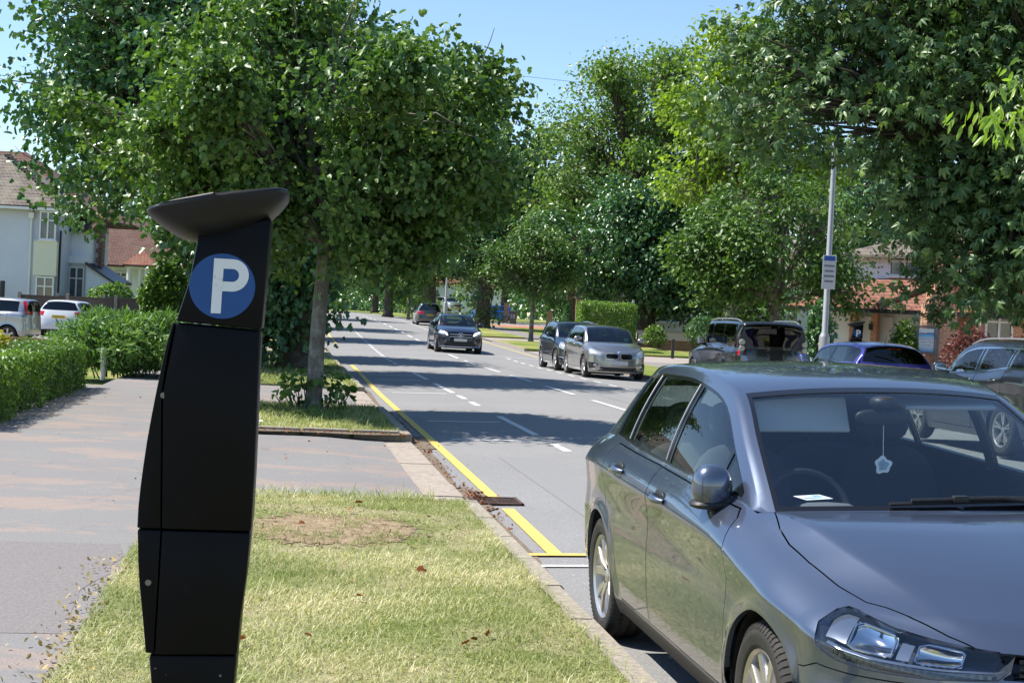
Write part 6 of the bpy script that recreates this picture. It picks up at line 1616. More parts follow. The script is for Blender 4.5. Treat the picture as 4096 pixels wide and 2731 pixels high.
for sg in (1, -1):
    m = MB(); m.tube([(0.74, sg * 0.60, 0.44), (0.66, sg * 0.72, 0.45), (0.52, sg * 0.82, 0.47)], 0.015, 6); m.build('bumper_trim', CHROME, tig, smooth=True)

# --- grey-brown MPV parked facing away up the hill
P_TAUPE = paint('taupe_grey_paint', (0.13, 0.125, 0.125), 0.8, 0.32)
def rear_lamp(S, x0, y0, x1, y1, z0, z1, m=REDLAMP):
    cutd(S, 'tail_light', [(UR(x0, y0), z1), (UR(x1, y1), z1 - 0.01), (UR(x1 - 0.02, y1), z0), (UR(x0 + 0.02, y0), z0 + 0.02)], 'rdiag', m, rear=True)
S = spec('people_carrier', 'taupe-grey people carrier seen from behind, parked further up the right kerb', 0.906, 1.615, 2.644, 0.86, 0.79, 0.322, P_TAUPE, hood=1.05, belt=1.07, cowl=-0.05, scr=-0.95, nose=0.80, rail_y=0.62, glass_base=1.02, tail=0.22, rear_glass='p')
rx = -2.644 - 0.79
rear_lamp(S, rx + 0.30, 0.86, rx + 0.04, 0.50, 0.80, 1.00)
S['plate_rear'] = (rx - 0.004, 0.76, 'GU11 WJG', 4)
mer = make_car(S); on_road(mer, 106.0, 10.05, up=True, z=float(zr(103.6)))
m = MB(); m.box((rx + 0.34, 0, 1.555), (0.03, 0.26, 0.03)); m.build('brake_light', REDLAMP, mer)

# --- black boxy four-by-four, seen from behind on the right
P_BLACK = paint('black_paint', (0.006, 0.006, 0.007), 0.0, 0.3)
S = spec('four_by_four', 'black boxy four-by-four with silver roof rails seen from behind beyond the grey hatchback', 0.96, 1.85, 2.885, 0.86, 1.06, 0.38, P_BLACK, hood=1.14, belt=1.20, cowl=-0.62, scr=-1.10, nose=0.98, rail_y=0.80, rear_in=0.03, glass_base=1.14, tail=0.10, rend=-2.885 - 1.06 + 0.10, clear=0.3, screen_glass=G_DARK, glass=G_DARK, rear_glass='p', nf=3.2, rail_mat=None)
rx = -2.885 - 1.06
cutd(S, 'tail_light', [(0.745, 1.36), (0.86, 1.36), (0.93, 0.98), (0.80, 0.98)], 'front', REDLAMP, rear=True, filt=lambda c, n: c.x < rx + 0.25)
S['rails'] = (-1.2, -3.65, 0.05, ALLOY)
dis = make_car(S); x, y = 6.55, 36.0
on_road(dis, 35.0 + 3.95, 11.98, up=True, z=0.05)
for sg in (1, -1):
    m = MB()
    for z in (1.30, 1.15): m.lathe([(0.0, -0.03), (0.062, -0.03), (0.078, 0.0), (0.08, 0.03)], c=(rx + 0.03, sg * 0.80, z), axis='x', n=20)
    m.build('round_lamp', mat('round_lamp_glass', (0.30, 0.31, 0.33), 0.2, 0.5, coat=0.6), dis, smooth=True)
m = MB(); m.box((rx + 0.08, 0.05, 1.775), (0.03, 0.36, 0.03)); m.build('brake_light', REDLAMP, dis)
S_dis = S

# --- purple-blue small hatchback, seen from behind
P_PURPLE = paint('violet_blue_paint', (0.055, 0.050, 0.30), 0.6, 0.28)
S = spec('hatchback', 'small violet-blue hatchback seen from behind with a red high brake light', 0.86, 1.485, 2.49, 0.80, 0.68, 0.30, P_PURPLE, hood=0.97, belt=1.02, cowl=-0.28, scr=-1.05, nose=0.74, rail_y=0.57, glass_base=1.06, tail=0.26, rear_glass='p', rend=-2.49 - 0.68 + 0.44, rear_in=0.03)
rx = -2.49 - 0.68
rear_lamp(S, rx + 0.30, 0.80, rx + 0.10, 0.58, 0.82, 1.02)
S['wins'] = [(-0.58, -1.52, 's'), (-1.60, -2.30, 's')]
jk = make_car(S); on_road(jk, 26.1 + 3.17, 11.35, up=True, z=0.06, turn=1)
m = MB(); c = S['_sp'](5 * 6 + 2.2, 0); m.box((c.x + 0.03, 0, c.z - 0.012), (0.05, 0.26, 0.028)); m.build('brake_light', mat('brake_light_red', (0.85, 0.01, 0.01), 0.2, spec=0.6), jk)
m = MB(); c = S['_sp'](5 * 5, 0); m.tube([c, c + Vector((-0.10, 0, 0.16))], [0.006, 0.003], 6); m.build('aerial', PLASTIC, jk)
m = MB(); c1 = S['_sp'](5 * 7 + 2.5, 0.05); c2 = S['_sp'](5 * 7 + 0.5, 0.62); m.tube([c1 + Vector((-0.03, 0, 0)), c2 + Vector((-0.03, 0, 0))], 0.012, 6); m.build('rear_wiper', PLASTIC, jk)

# --- charcoal SUV with chrome window line at the right edge
P_CHAR = paint('charcoal_paint', (0.040, 0.045, 0.055), 0.75, 0.28)
S = spec('suv', 'charcoal SUV with chrome-edged windows, cut off by the right edge of the photo', 0.95, 1.655, 2.82, 0.86, 0.95, 0.365, P_CHAR, hood=1.08, belt=1.125, cowl=-0.48, scr=-1.40, nose=0.84, rail_y=0.64, glass_base=1.20, tail=0.24, clear=0.22, framemat=CHROME, win_ins=0.026, res=0.06, nv=20, ns=8, ng=12, dlo_off=0.075, rim='twin5', fine=False)
S['rails'] = (-1.30, -3.3, 0.03, ALLOY); S['mirror'] = (-0.92, 1.00, 1.17)
S['wins'] = [(-0.80, -1.00, 's'), (-1.015, -1.78, 's'), (-1.80, -1.88, 'b'), (-1.90, -2.72, 's'), (-2.74, -2.80, 'b'), (-2.82, -3.22, 's')]; S['dlo'] = (-0.70, -3.36)
cutd(S, 'headlight', [(U(0.36, 0.88), 0.92), (U(0.58, 0.74), 0.90), (U(0.74, 0.54), 0.84), (U(0.78, 0.50), 0.72), (U(0.64, 0.70), 0.73), (U(0.44, 0.88), 0.79)], 'diag', CLEARLAMP)
cutd(S, 'tail_light', [(UR(-3.45, 0.86), 1.06), (UR(-3.72, 0.60), 1.04), (UR(-3.74, 0.60), 0.90), (UR(-3.43, 0.88), 0.93)], 'rdiag', REDLAMP, rear=True)
q5 = make_car(S); on_road(q5, 22.3, 10.98, up=True, z=0.06)

# --- cars on the left forecourt
P_CSIL = paint('cool_silver_paint', (0.42, 0.43, 0.44), 0.85, 0.33)
S = spec('people_carrier', 'silver people carrier with tall red tail lights at the left edge of the photo', 0.85, 1.58, 2.60, 0.76, 0.72, 0.312, P_CSIL, hood=1.02, belt=1.05, cowl=-0.10, scr=-0.95, nose=0.78, rail_y=0.60, glass_base=1.08, tail=0.10, rear_glass='p', glass=G_DARK, rend=-2.60 - 0.72 + 0.16)
rx = -2.6 - 0.72
cutd(S, 'tail_light', [(rx + 0.20, 1.50), (rx + 0.30, 1.48), (rx + 0.14, 1.02), (rx - 0.05, 1.0), (rx + 0.02, 1.2)], 'side', REDLAMP, filt=lambda c, n: c.y > 0.2 and c.x < rx + 0.45)
S['wins'] = [(-0.42, -1.40, 's'), (-1.47, -2.25, 's'), (-2.32, -2.85, 's')]
note = make_car(S); place(note, -17.3 - 2.62, 51.6, 178, -0.10)
P_WHITE = paint('white_paint', (0.72, 0.73, 0.75), 0.0, 0.35)
S = spec('hatchback', 'white hatchback seen from behind beside the silver people carrier', 0.91, 1.484, 2.648, 0.90, 0.82, 0.316, P_WHITE, hood=0.97, belt=1.0, cowl=-0.30, scr=-1.12, nose=0.74, rail_y=0.60, glass_base=1.03, tail=0.24, rear_glass='p', rend=-2.648 - 0.82 + 0.42, rear_in=0.035, cabin=False)
rx = -2.648 - 0.82
rear_lamp(S, rx + 0.34, 0.87, rx + 0.10, 0.62, 0.84, 1.03)
S['plate_rear'] = (rx + 0.02, 0.82, 'LS18 LFX', 10); S['wins'] = [(-0.6, -1.6, 's'), (-1.68, -2.5, 's')]
foc = make_car(S); place(foc, -17.75, 57.0 + 3.30, 94, 0.0)
wht = copy_tree(foc); wht['label'] = 'white car with only its roof showing behind the timber fence'; place(wht, -16.6, 64.0, 176, 0.0)
S = spec('hatchback', 'dark navy car with a red tail light parked in front of the far left house', 0.88, 1.47, 2.6, 0.86, 0.75, 0.31, P_BLUEBLACK, hood=0.97, belt=1.0, rear_glass='p', cabin=False, tail=0.24)
rx = -3.35; rear_lamp(S, rx + 0.32, 0.84, rx + 0.10, 0.56, 0.80, 1.0)
nav = make_car(S); place(nav, -21.6, 84, 165, 0.62)
# --- cars in the drives up the hill
P_BLUE = paint('bright_blue_paint', (0.012, 0.11, 0.50), 0.5, 0.28)
S = spec('hatchback', 'bright blue hatchback standing in a drive beside the wheelie bins', 0.84, 1.50, 2.47, 0.76, 0.62, 0.30, P_BLUE, hood=0.99, belt=1.02, cowl=-0.2, scr=-0.95, rear_glass='p', cabin=False, tail=0.2)
rx = -3.09; rear_lamp(S, rx + 0.28, 0.80, rx + 0.08, 0.54, 0.80, 1.0)
blu = make_car(S); place(blu, -3.2, 134.2, 190, float(zr(134)) + 0.02)
S = spec('hatchback', 'pale silver hatchback facing us far up the hill on a red drive', 0.85, 1.49, 2.5, 0.8, 0.7, 0.30, P_CSIL, hood=0.98, belt=1.01, rear_glass='p', cabin=False)
cutd(S, 'headlight', [(U(0.38, 0.80), 0.82), (U(0.70, 0.50), 0.76), (U(0.74, 0.48), 0.66), (U(0.42, 0.80), 0.70)], 'diag', CLEARLAMP)
cutd(S, 'grille', [(-0.02, 0.64), (0.40, 0.64), (0.38, 0.54), (-0.02, 0.54)], 'front', GLOSSBLACK, mirror='join', off=-0.01)
slv = make_car(S); place(slv, -6.1, 151, -62, 2.05)
wh2 = copy_tree(foc); wh2['label'] = 'small white car far up the hill, left of the pale silver one'; place(wh2, -11.0, 160, 120, 2.1)
# ------------------------------------------------------------------ houses, walls and fences
def tile_mat(name, a, b, c, row=0.11):
    h = NT(name); o = h.obj(); sx = h.n('SeparateXYZ'); h.l(o, sx.inputs[0])
    n1 = h.noise(1.3, o, 5, 0.7)
    br = h.n('TexBrick'); br.offset = 0.5; br.inputs['Scale'].default_value = 1.0; br.inputs['Mortar Size'].default_value = 0.012; br.inputs['Brick Width'].default_value = 0.20; br.inputs['Row Height'].default_value = row; br.inputs['Bias'].default_value = 0.0
    cb = h.n('CombineXYZ'); h.l(h.math('ADD', sx.outputs['X'], sx.outputs['Y']), cb.inputs[0]); h.l(sx.outputs['Z'], cb.inputs[1]); h.l(cb.outputs[0], br.inputs['Vector'])
    br.inputs['Color1'].default_value = (*a, 1); br.inputs['Color2'].default_value = (*b, 1); br.inputs['Mortar'].default_value = (a[0] * 0.25, a[1] * 0.25, a[2] * 0.25, 1)
    h.l(h.mix(h.ramp(n1, [(0.45, K), (0.75, g3(0.8))]), br.outputs['Color'], c), h.b.inputs['Base Color']); h.b.inputs['Roughness'].default_value = 0.85; h.b.inputs['Specular IOR Level'].default_value = 0.2
    saw = h.math('FRACT', h.math('DIVIDE', sx.outputs['Z'], row)); h.bump(saw, 0.9, -0.05)
    return h.m
ROOF_BROWN = tile_mat('roof_tiles_brown', (0.125, 0.10, 0.085), (0.175, 0.145, 0.125), (0.24, 0.22, 0.165), 0.17)
ROOF_RED = tile_mat('roof_tiles_red', (0.105, 0.056, 0.045), (0.14, 0.074, 0.058), (0.15, 0.10, 0.075), 0.15)
ROOF_ORANGE = tile_mat('roof_tiles_orange', (0.22, 0.092, 0.062), (0.28, 0.125, 0.085), (0.25, 0.15, 0.105), 0.13)
def brick_mat(name, a, b, m_):
    h = NT(name); o = h.obj(); sx = h.n('SeparateXYZ'); h.l(o, sx.inputs[0]); cb = h.n('CombineXYZ'); h.l(h.math('ADD', sx.outputs['X'], sx.outputs['Y']), cb.inputs[0]); h.l(sx.outputs['Z'], cb.inputs[1])
    br = h.n('TexBrick'); br.inputs['Scale'].default_value = 1.0; br.inputs['Mortar Size'].default_value = 0.011; br.inputs['Brick Width'].default_value = 0.225; br.inputs['Row Height'].default_value = 0.075; h.l(cb.outputs[0], br.inputs['Vector'])
    br.inputs['Color1'].default_value = (*a, 1); br.inputs['Color2'].default_value = (*b, 1); br.inputs['Mortar'].default_value = (*m_, 1)
    h.l(br.outputs['Color'], h.b.inputs['Base Color']); h.b.inputs['Roughness'].default_value = 0.9; return h.m
BRICK = brick_mat('brick_orange', (0.46, 0.17, 0.075), (0.58, 0.25, 0.12), (0.52, 0.44, 0.36))
BRICKD = brick_mat('brick_dark', (0.14, 0.055, 0.04), (0.22, 0.085, 0.06), (0.20, 0.17, 0.15))
REND = mat('render_pale_blue', (0.58, 0.60, 0.69), 0.9, noise=(1.5, 0.3, (0.65, 0.67, 0.75)), spec=0.2)
REND2 = mat('render_white', (0.72, 0.76, 0.82), 0.9, noise=(2, 0.3, (0.78, 0.81, 0.85)), spec=0.2)
REND3 = mat('render_warm', (0.74, 0.66, 0.55), 0.9, noise=(2, 0.3, (0.80, 0.74, 0.64)), spec=0.2)
CREAM = mat('render_cream', (0.72, 0.70, 0.56), 0.9, spec=0.2)
WOODW = mat('white_joinery', (0.76, 0.76, 0.74), 0.5)
PANE = mat('window_glass', (0.045, 0.055, 0.065), 0.06, spec=0.8, noise=(3, 0.2, (0.12, 0.13, 0.14)))
BLACKP = mat('black_gutter', (0.015, 0.015, 0.017), 0.4)
def part(name, m, parent, f, smooth=False):
    q = MB(); f(q); return q.build(name, m, parent, smooth)
def window(parent, x0, x1, z0, z1, y, cols=2, top=0.28, m=WOODW):
    """casement window facing -y: frame mesh with its pane as a child"""
    q = MB(); t = 0.07; w, h_ = x1 - x0, z1 - z0; zc = (z0 + z1) / 2
    q.box(((x0 + x1) / 2, y, z0 + t / 2), (w, 0.10, t)); q.box(((x0 + x1) / 2, y, z1 - t / 2), (w, 0.10, t))
    for i in range(cols + 1):
        x = x0 + t / 2 + (w - t) * i / cols; q.box((x, y - 0.003, zc), (t, 0.10, h_ - 2 * t))
    if top:
        for i in range(cols):
            a = x0 + t + (w - t) * i / cols; b = x0 + (w - t) * (i + 1) / cols; q.box(((a + b) / 2, y, z1 - top * h_), (b - a, 0.09, t * 0.8))
    o = q.build('window', m, parent)
    q = MB(); q.box(((x0 + x1) / 2, y + 0.01, zc), (w - t, 0.02, h_ - t)); q.build('pane', PANE, o)
    q = MB(); q.box(((x0 + x1) / 2, y - 0.05, z0 - 0.03), (w + 0.12, 0.16, 0.06)); q.build('sill', m, o)
    return o
def hip_roof(q, x0, x1, y0, y1, ze, zr_, hl=None, hr=None):
    """hipped roof; hl / hr = run of the hip at either end (0 = gable)"""
    ym = (y0 + y1) / 2; run = (y1 - y0) / 2; hl = run if hl is None else hl; hr = run if hr is None else hr
    v = [(x0, y0, ze), (x1, y0, ze), (x1, y1, ze), (x0, y1, ze), (x0 + hl, ym, zr_), (x1 - hr, ym, zr_)]
    v += [(a, b, c - 0.12) for a, b, c in v[:4]]
    q.add(v, [(0, 1, 5, 4), (1, 2, 5), (2, 3, 4, 5), (3, 0, 4), (6, 7, 1, 0), (7, 8, 2, 1), (8, 9, 3, 2), (9, 6, 0, 3), (9, 8, 7, 6)])
# pale blue house at the left edge
h1 = empty('house', (-28, 74, -0.2), 0, 'pale rendered house with a brown hipped roof and cream bay at the left edge', 'house')
def loc(q): q.v = [(a + 28, b - 74, c + 0.2) for a, b, c in q.v]; return q
def hpart(name, m, parent, f, off=(28, -74, 0.2)):
    q = MB(); f(q); q.v = [(a + off[0], b + off[1], c + off[2]) for a, b, c in q.v]; return q.build(name, m, parent)
hpart('wall', REND, h1, lambda q: q.box((-29.2, 74, 2.75), (15.0, 8.0, 6.0)))
rf = hpart('roof', ROOF_BROWN, h1, lambda q: hip_roof(q, -37, -21.2, 69.5, 78.5, 5.80, 8.50))
ridge_pts = [(-25.7, 74, 8.52), (-21.2, 69.5, 5.83)]
hpart('hip_tiles', ROOF_BROWN, rf, lambda q: [q.bbox((-25.7 + 4.5 * t, 74 - 4.5 * t, 8.53 - 2.70 * t), (0.30, 0.30, 0.10), 0.03) for t in np.linspace(0, 0.98, 22)])
hpart('gutter', WOODW, h1, lambda q: q.box((-29.1, 69.45, 5.66), (15.9, 0.12, 0.12)))
hpart('downpipe', WOODW, h1, lambda q: (q.tube([(-23.0, 69.9, 5.60), (-23.0, 69.9, 0.0)], 0.055, 8), q.bbox((-23.0, 69.86, 5.36), (0.26, 0.18, 0.28), 0.03)))
hpart('downpipe', BLACKP, h1, lambda q: q.tube([(-21.60, 69.92, 4.7), (-21.60, 69.92, 0.0)], 0.05, 8))
hpart('bay_panel', CREAM, h1, lambda q: q.box((-22.2, 69.80, 3.35), (1.10, 0.42, 1.62))); hpart('bay_head', CREAM, h1, lambda q: q.box((-22.2, 69.82, 5.66), (1.12, 0.40, 0.12))); hpart('bay_base', CREAM, h1, lambda q: q.box((-22.2, 69.84, 0.6), (1.08, 0.36, 1.3)))
for x0, x1, z0, z1 in ((-22.52, -21.74, 4.22, 5.58), (-22.58, -21.72, 1.05, 2.50)):
    w_ = window(h1, x0 + 28, x1 + 28, z0 + 0.2, z1 + 0.2, 69.62 - 74, 2, 0.32)
hpart('post', BLACKP, h1, lambda q: q.bbox((-24.0, 69.2, 1.2), (0.2, 0.2, 2.0), 0.05))
# white house next to it
h2 = empty('house', (-24, 78, 0.0), 0, 'white house with a steep red hipped roof, quoined chimney breast and lean-to', 'house'); O2 = (24, -78, 0)
hpart('wall', REND2, h2, lambda q: (q.box((-26.4, 78, 2.6), (7.4, 8.2, 5.8)), q.box((-21.5, 73.0, 2.3), (1.48, 2.0, 5.1))), O2)
hpart('roof', ROOF_RED, h2, lambda q: hip_roof(q, -34, -20.9, 73.5, 82.5, 5.62, 9.10, None, 5.2), O2)
hpart('roof', ROOF_RED, h2, lambda q: q.add([(-22.45, 71.6, 4.92), (-20.62, 71.6, 4.92), (-20.62, 74.2, 6.05), (-22.45, 74.2, 6.05), (-22.45, 71.6, 4.82), (-20.62, 71.6, 4.82), (-20.62, 74.2, 4.95), (-22.45, 74.2, 4.95)], [(0, 1, 2, 3), (4, 7, 6, 5), (0, 4, 5, 1), (1, 5, 6, 2), (2, 6, 7, 3), (3, 7, 4, 0)]), O2)
hpart('gutter', BLACKP, h2, lambda q: q.box((-21.5, 71.55, 4.80), (1.9, 0.10, 0.10)), O2)
hpart('ledge', REND2, h2, lambda q: q.box((-21.36, 71.86, 3.42), (1.24, 0.30, 0.34)), O2)
window(h2, -21.74 + 24, -20.98 + 24, 1.2, 3.08, 71.93 - 78, 2, 0.30)
ch = hpart('chimney_breast', mat('chimney_render', (0.42, 0.42, 0.44), 0.9), h2, lambda q: q.box((-20.74, 72.9, 4.3), (0.46, 0.5, 2.3)), O2)
hpart('quoins', BRICKD, ch, lambda q: (q.box((-21.02, 72.88, 4.75), (0.12, 0.56, 1.4)), [q.box((-20.47 - (0.05 if i % 2 else 0.0), 72.88, 3.25 + i * 0.23), (0.18 if i % 2 == 0 else 0.28, 0.56, 0.21)) for i in range(10)]), O2)
hpart('chimney_cap', ROOF_ORANGE, ch, lambda q: hip_roof(q, -21.15, -20.30, 72.5, 73.3, 5.48, 5.85), O2)
hpart('lean_to', REND2, h2, lambda q: q.prism([(-20.76, 0.0), (-19.5, 0.0), (-19.5, 2.42), (-20.76, 3.18)], 71.5, 74.5, 'xz'), O2)
hpart('lean_to_roof', BLACKP, h2, lambda q: q.prism([(-20.80, 3.19), (-19.35, 2.32), (-19.35, 2.44), (-20.80, 3.32)], 71.3, 74.6, 'xz'), O2)
# third house behind
h3 = empty('house', (-24, 96, 0.4), 0, 'low white house with a wide dark red roof and columned porch', 'house'); O3 = (24, -96, -0.4)
hpart('wall', REND2, h3, lambda q: q.box((-23.6, 96, 2.1), (7.0, 7.6, 3.2)), O3)
hpart('roof', ROOF_RED, h3, lambda q: hip_roof(q, -27.6, -19.6, 91.4, 100.6, 3.72, 6.95, 0.4, 3.0), O3)
hpart('porch', WOODW, h3, lambda q: (q.box((-23.0, 90.8, 3.62), (1.7, 1.2, 0.20)), q.tube([(-23.62, 90.4, 0.5), (-23.62, 90.4, 3.5)], 0.16, 12), q.tube([(-22.55, 90.4, 0.5), (-22.55, 90.4, 3.5)], 0.14, 12), q.tube([(-22.95, 90.4, 0.5), (-22.95, 90.4, 3.5)], 0.10, 12)), O3)
hpart('roof', ROOF_ORANGE, h3, lambda q: hip_roof(q, -24.0, -22.0, 90.1, 92.0, 3.75, 4.7), O3)
window(h3, -25.0 + 24, -24.2 + 24, 2.3 - 0.4, 3.3 - 0.4, 92.15 - 96, 2, 0.3)
# timber fences: posts and boarded panels
FENCE = mat('weathered_timber', (0.075, 0.058, 0.052), 0.9, noise=(7, 0.3, (0.13, 0.105, 0.095)), bump=(30, 0.4, 0.01), spec=0.15)
FPOST = mat('concrete_post', (0.20, 0.18, 0.16), 0.9, noise=(10, 0.3, (0.28, 0.25, 0.22)), spec=0.15)
def timber_fence(x0, x1, y, z0, z1, label, n, dzx=0.0):
    r = empty('timber_fence', ((x0 + x1) / 2, y, z0), 0, label, 'fence'); w = (x1 - x0) / n
    for i in range(n + 1):
        q = MB(); q.bbox((x0 + i * w - (x0 + x1) / 2, 0, (z1 - z0) / 2 + 0.08 + dzx * i), (0.13, 0.12, z1 - z0 + 0.16), 0.015); q.build('post', FPOST, r)
    for i in range(n):
        q = MB(); xc = x0 + (i + 0.5) * w - (x0 + x1) / 2; k = 10; hh = (z1 - z0) / k
        for j in range(k): q.box((xc, 0.02 if j % 2 else 0.035, (j + 0.5) * hh + dzx * (i + 0.5)), (w - 0.12, 0.022, hh * 1.08))
        q.box((xc, 0.0, z1 - z0 + 0.02 + dzx * (i + 0.5)), (w - 0.12, 0.08, 0.04)); q.build('panel', FENCE, r)
timber_fence(-20.3, -14.35, 60.6, -0.1, 1.56, 'nearer dark timber fence with pale posts behind the white hatchback', 3, 0.02)
timber_fence(-20.4, -14.2, 66.0, 0.1, 1.58, 'farther dark timber fence with pale posts below the low white house', 3, 0.04)
w_ = empty('brick_wall', (-15.2, 47.2, -0.25), 0, 'low dark brick garden wall behind the clipped hedge on the left', 'wall')
q = MB(); q.box((0, 0, 0.22), (3.4, 0.24, 0.44)); q.build('courses', BRICKD, w_); q = MB(); q.box((0, 0, 0.46), (3.46, 0.30, 0.05)); q.build('coping', mat('coping_brick', (0.30, 0.12, 0.08), 0.9), w_)
strip('forecourt', fr(42, 66, 6), [-30, -20, -6.5], 0.0, TARMAC, skirt=0.3)

# right: low house with porch and garage doors, and the brick building beside it
hr_ = empty('house', (16.4, 51.3, 0.1), R(-40), 'low white house with brick porch piers and red pent roof, at right', 'house'); OR = (-15, -54, -0.1)
hpart('wall', REND2, hr_, lambda q: (q.box((14.2, 54.0, 1.35), (8.6, 6.0, 2.5)), q.box((14.2, 55.4, 3.6), (8.4, 4.0, 2.0))), OR)
hpart('roof', ROOF_ORANGE, hr_, lambda q: q.add([(9.6, 49.6, 2.58), (18.8, 49.6, 2.58), (18.6, 53.4, 3.75), (11.2, 53.4, 3.75), (9.6, 49.6, 2.47), (18.8, 49.6, 2.47), (18.6, 53.4, 2.6), (9.6, 53.4, 2.6)], [(0, 1, 2, 3), (4, 7, 6, 5), (0, 4, 5, 1), (1, 5, 6, 2), (2, 6, 7, 3), (3, 7, 4, 0)]), OR)
hpart('roof', ROOF_BROWN, hr_, lambda q: hip_roof(q, 9.6, 18.8, 53.0, 58.2, 4.6, 5.6), OR)
hpart('hip_tiles', ROOF_ORANGE, hr_, lambda q: q.tube([(13.05, 49.6, 2.66), (14.1, 53.4, 3.86)], 0.13, 8), OR)
hpart('gutter', BLACKP, hr_, lambda q: q.box((14.2, 49.52, 2.50), (9.2, 0.10, 0.13)), OR)
for xa, xb in ((11.28, 11.58), (11.74, 12.36), (12.62, 13.02)):
    d_ = hpart('door', WOODW, hr_, lambda q: (q.box(((xa + xb) / 2, 50.95, 1.22), (xb - xa, 0.12, 2.24)), [q.box(((xa + xb) / 2, 50.88, 0.55 + k * 0.62), (xb - xa - 0.14, 0.03, 0.44)) for k in range(3)]), OR)
for xa in (11.60, 12.40):
    pr = hpart('porch_pier', BRICK, hr_, lambda q: q.box((xa + 0.10, 50.7, 1.27), (0.22, 0.24, 2.36)), OR)
hpart('lantern', BLACKP, pr, lambda q: (q.bbox((12.50, 50.36, 1.98), (0.12, 0.12, 0.22), 0.02), q.box((12.50, 50.42, 2.12), (0.04, 0.16, 0.03))), OR)
window(hr_, 13.7 - 15, 14.8 - 15, 3.75, 4.5, 53.38 - 54, 2, 0.3); window(hr_, 11.6 - 15, 12.8 - 15, 3.75, 4.5, 53.38 - 54, 2, 0.3)
hb = empty('church_building', (17, 52, 0.1), 0, 'orange brick building with stepped chimney, mostly hidden by the big right-hand tree', 'building'); OB = (-17, -52, -0.1)
hpart('wall', BRICK, hb, lambda q: q.box((19.2, 49.8, 2.0), (9.0, 5.6, 3.9)), OB)
hpart('chimney_stack', BRICK, hb, lambda q: (q.box((13.42, 46.6, 1.4), (0.94, 0.7, 2.7)), q.box((13.42, 46.6, 2.95), (0.70, 0.6, 0.5)), q.box((13.42, 46.6, 3.4), (0.5, 0.55, 0.5)), q.box((13.35, 46.6, 3.9), (0.3, 0.5, 0.6))), OB)
hpart('roof', ROOF_ORANGE, hb, lambda q: hip_roof(q, 14.2, 24.2, 46.4, 53.2, 3.9, 6.0), OB)
window(hb, 15.0 - 17, 15.9 - 17, 1.3, 2.6, 46.96 - 52, 2, 0.3); window(hb, 17.0 - 17, 18.2 - 17, 1.3, 2.6, 46.96 - 52, 2, 0.3)
# walls, piers and planters beyond the side road
lw = empty('garden_wall', (10.4, 80.2, 0.5), R(4), 'long pinkish rendered garden wall beyond the street name plate', 'wall')
q = MB(); q.box((0, 0, 0.35), (7.4, 0.25, 0.95)); q.build('face', mat('render_pinkish', (0.50, 0.43, 0.39), 0.9), lw); q = MB(); q.box((0, 0, 0.85), (7.5, 0.32, 0.06)); q.build('coping', KERB, lw)
lw = empty('garden_wall', (8.6, 78.2, 0.4), R(4), 'low dark brick wall in front of the pinkish garden wall', 'wall'); q = MB(); q.box((0, 0, 0.22), (4.2, 0.24, 0.5)); q.build('courses', BRICKD, lw); q = MB(); q.box((0, 0, 0.49), (4.3, 0.3, 0.05)); q.build('coping', BRICKD, lw)
for x, y, z0, hh, lab in ((2.45, 100.0, 1.0, 1.25, 'brick gate pier left of the dark conifer, beyond the parked slate SUV'), (-0.62, 125.0, 1.3, 1.6, 'brick gate pier beside the wheelie bin marked 55'), (3.57, 66.3, 0.4, 1.12, 'short brick gate pier with a dark urn in front of the trimmed hedge')):
    p_ = empty('gate_pier', (x, y, z0), 0, lab, 'gate pier'); q = MB(); q.box((0, 0, hh / 2), (0.42, 0.42, hh)); q.build('shaft', BRICK, p_); q = MB(); q.bbox((0, 0, hh + 0.04), (0.52, 0.52, 0.08), 0.02); q.build('cap', KERB, p_)
for x, y, z0, lab in ((2.62, 66.9, 1.18, 'dark stone urn beside the short brick gate pier'),):
    u_ = empty('urn', (x, y, z0 - 0.6), 0, lab, 'urn'); q = MB(); q.lathe([(0.0, 0.0), (0.16, 0.0), (0.16, 0.55), (0.07, 0.62), (0.08, 0.68), (0.20, 0.80), (0.24, 0.98), (0.21, 1.0), (0.18, 0.94), (0.0, 0.9)], n=18); q.build('bowl', DARKPOST, u_, smooth=True)
pl = empty('planter', (11.15, 47.6, 0.12), 0, 'white planter with pale flowers left of the distant parking machine', 'planter'); q = MB(); q.bbox((0, 0, 0.42), (0.34, 0.34, 0.84), 0.03); q.build('pot', WOODW, pl)
rngp = np.random.RandomState(9); Pp = rngp.normal(0, 1, (160, 3)) * np.array([0.12, 0.12, 0.07]) + np.array([0, 0, 0.95]); V, F, a = leaves(Pp, 0.08, 'simple', rngp); np_mesh('flowers', V, F, leaf_mat('petals_pale', (0.2, 0.3, 0.12), (0.5, 0.5, 0.35), (0.75, 0.7, 0.6)), pl, attr=a)
pl = empty('planter', (11.42, 46.2, 0.12), 0, 'dark pot of red flowers showing just above the violet-blue car', 'planter'); q = MB(); q.lathe([(0.0, 0), (0.16, 0), (0.22, 1.02), (0.19, 1.02), (0.17, 0.95), (0, 0.95)], n=16); q.build('pot', DARKPOST, pl, smooth=True)
Pp = rngp.normal(0, 1, (260, 3)) * np.array([0.13, 0.13, 0.06]) + np.array([0, 0, 1.12]); V, F, a = leaves(Pp, 0.07, 'simple', rngp); np_mesh('flowers', V, F, leaf_mat('petals_red', (0.25, 0.01, 0.03), (0.5, 0.015, 0.05), (0.7, 0.03, 0.08), tcol=(1, 0.6, 0.6)), pl, attr=a)
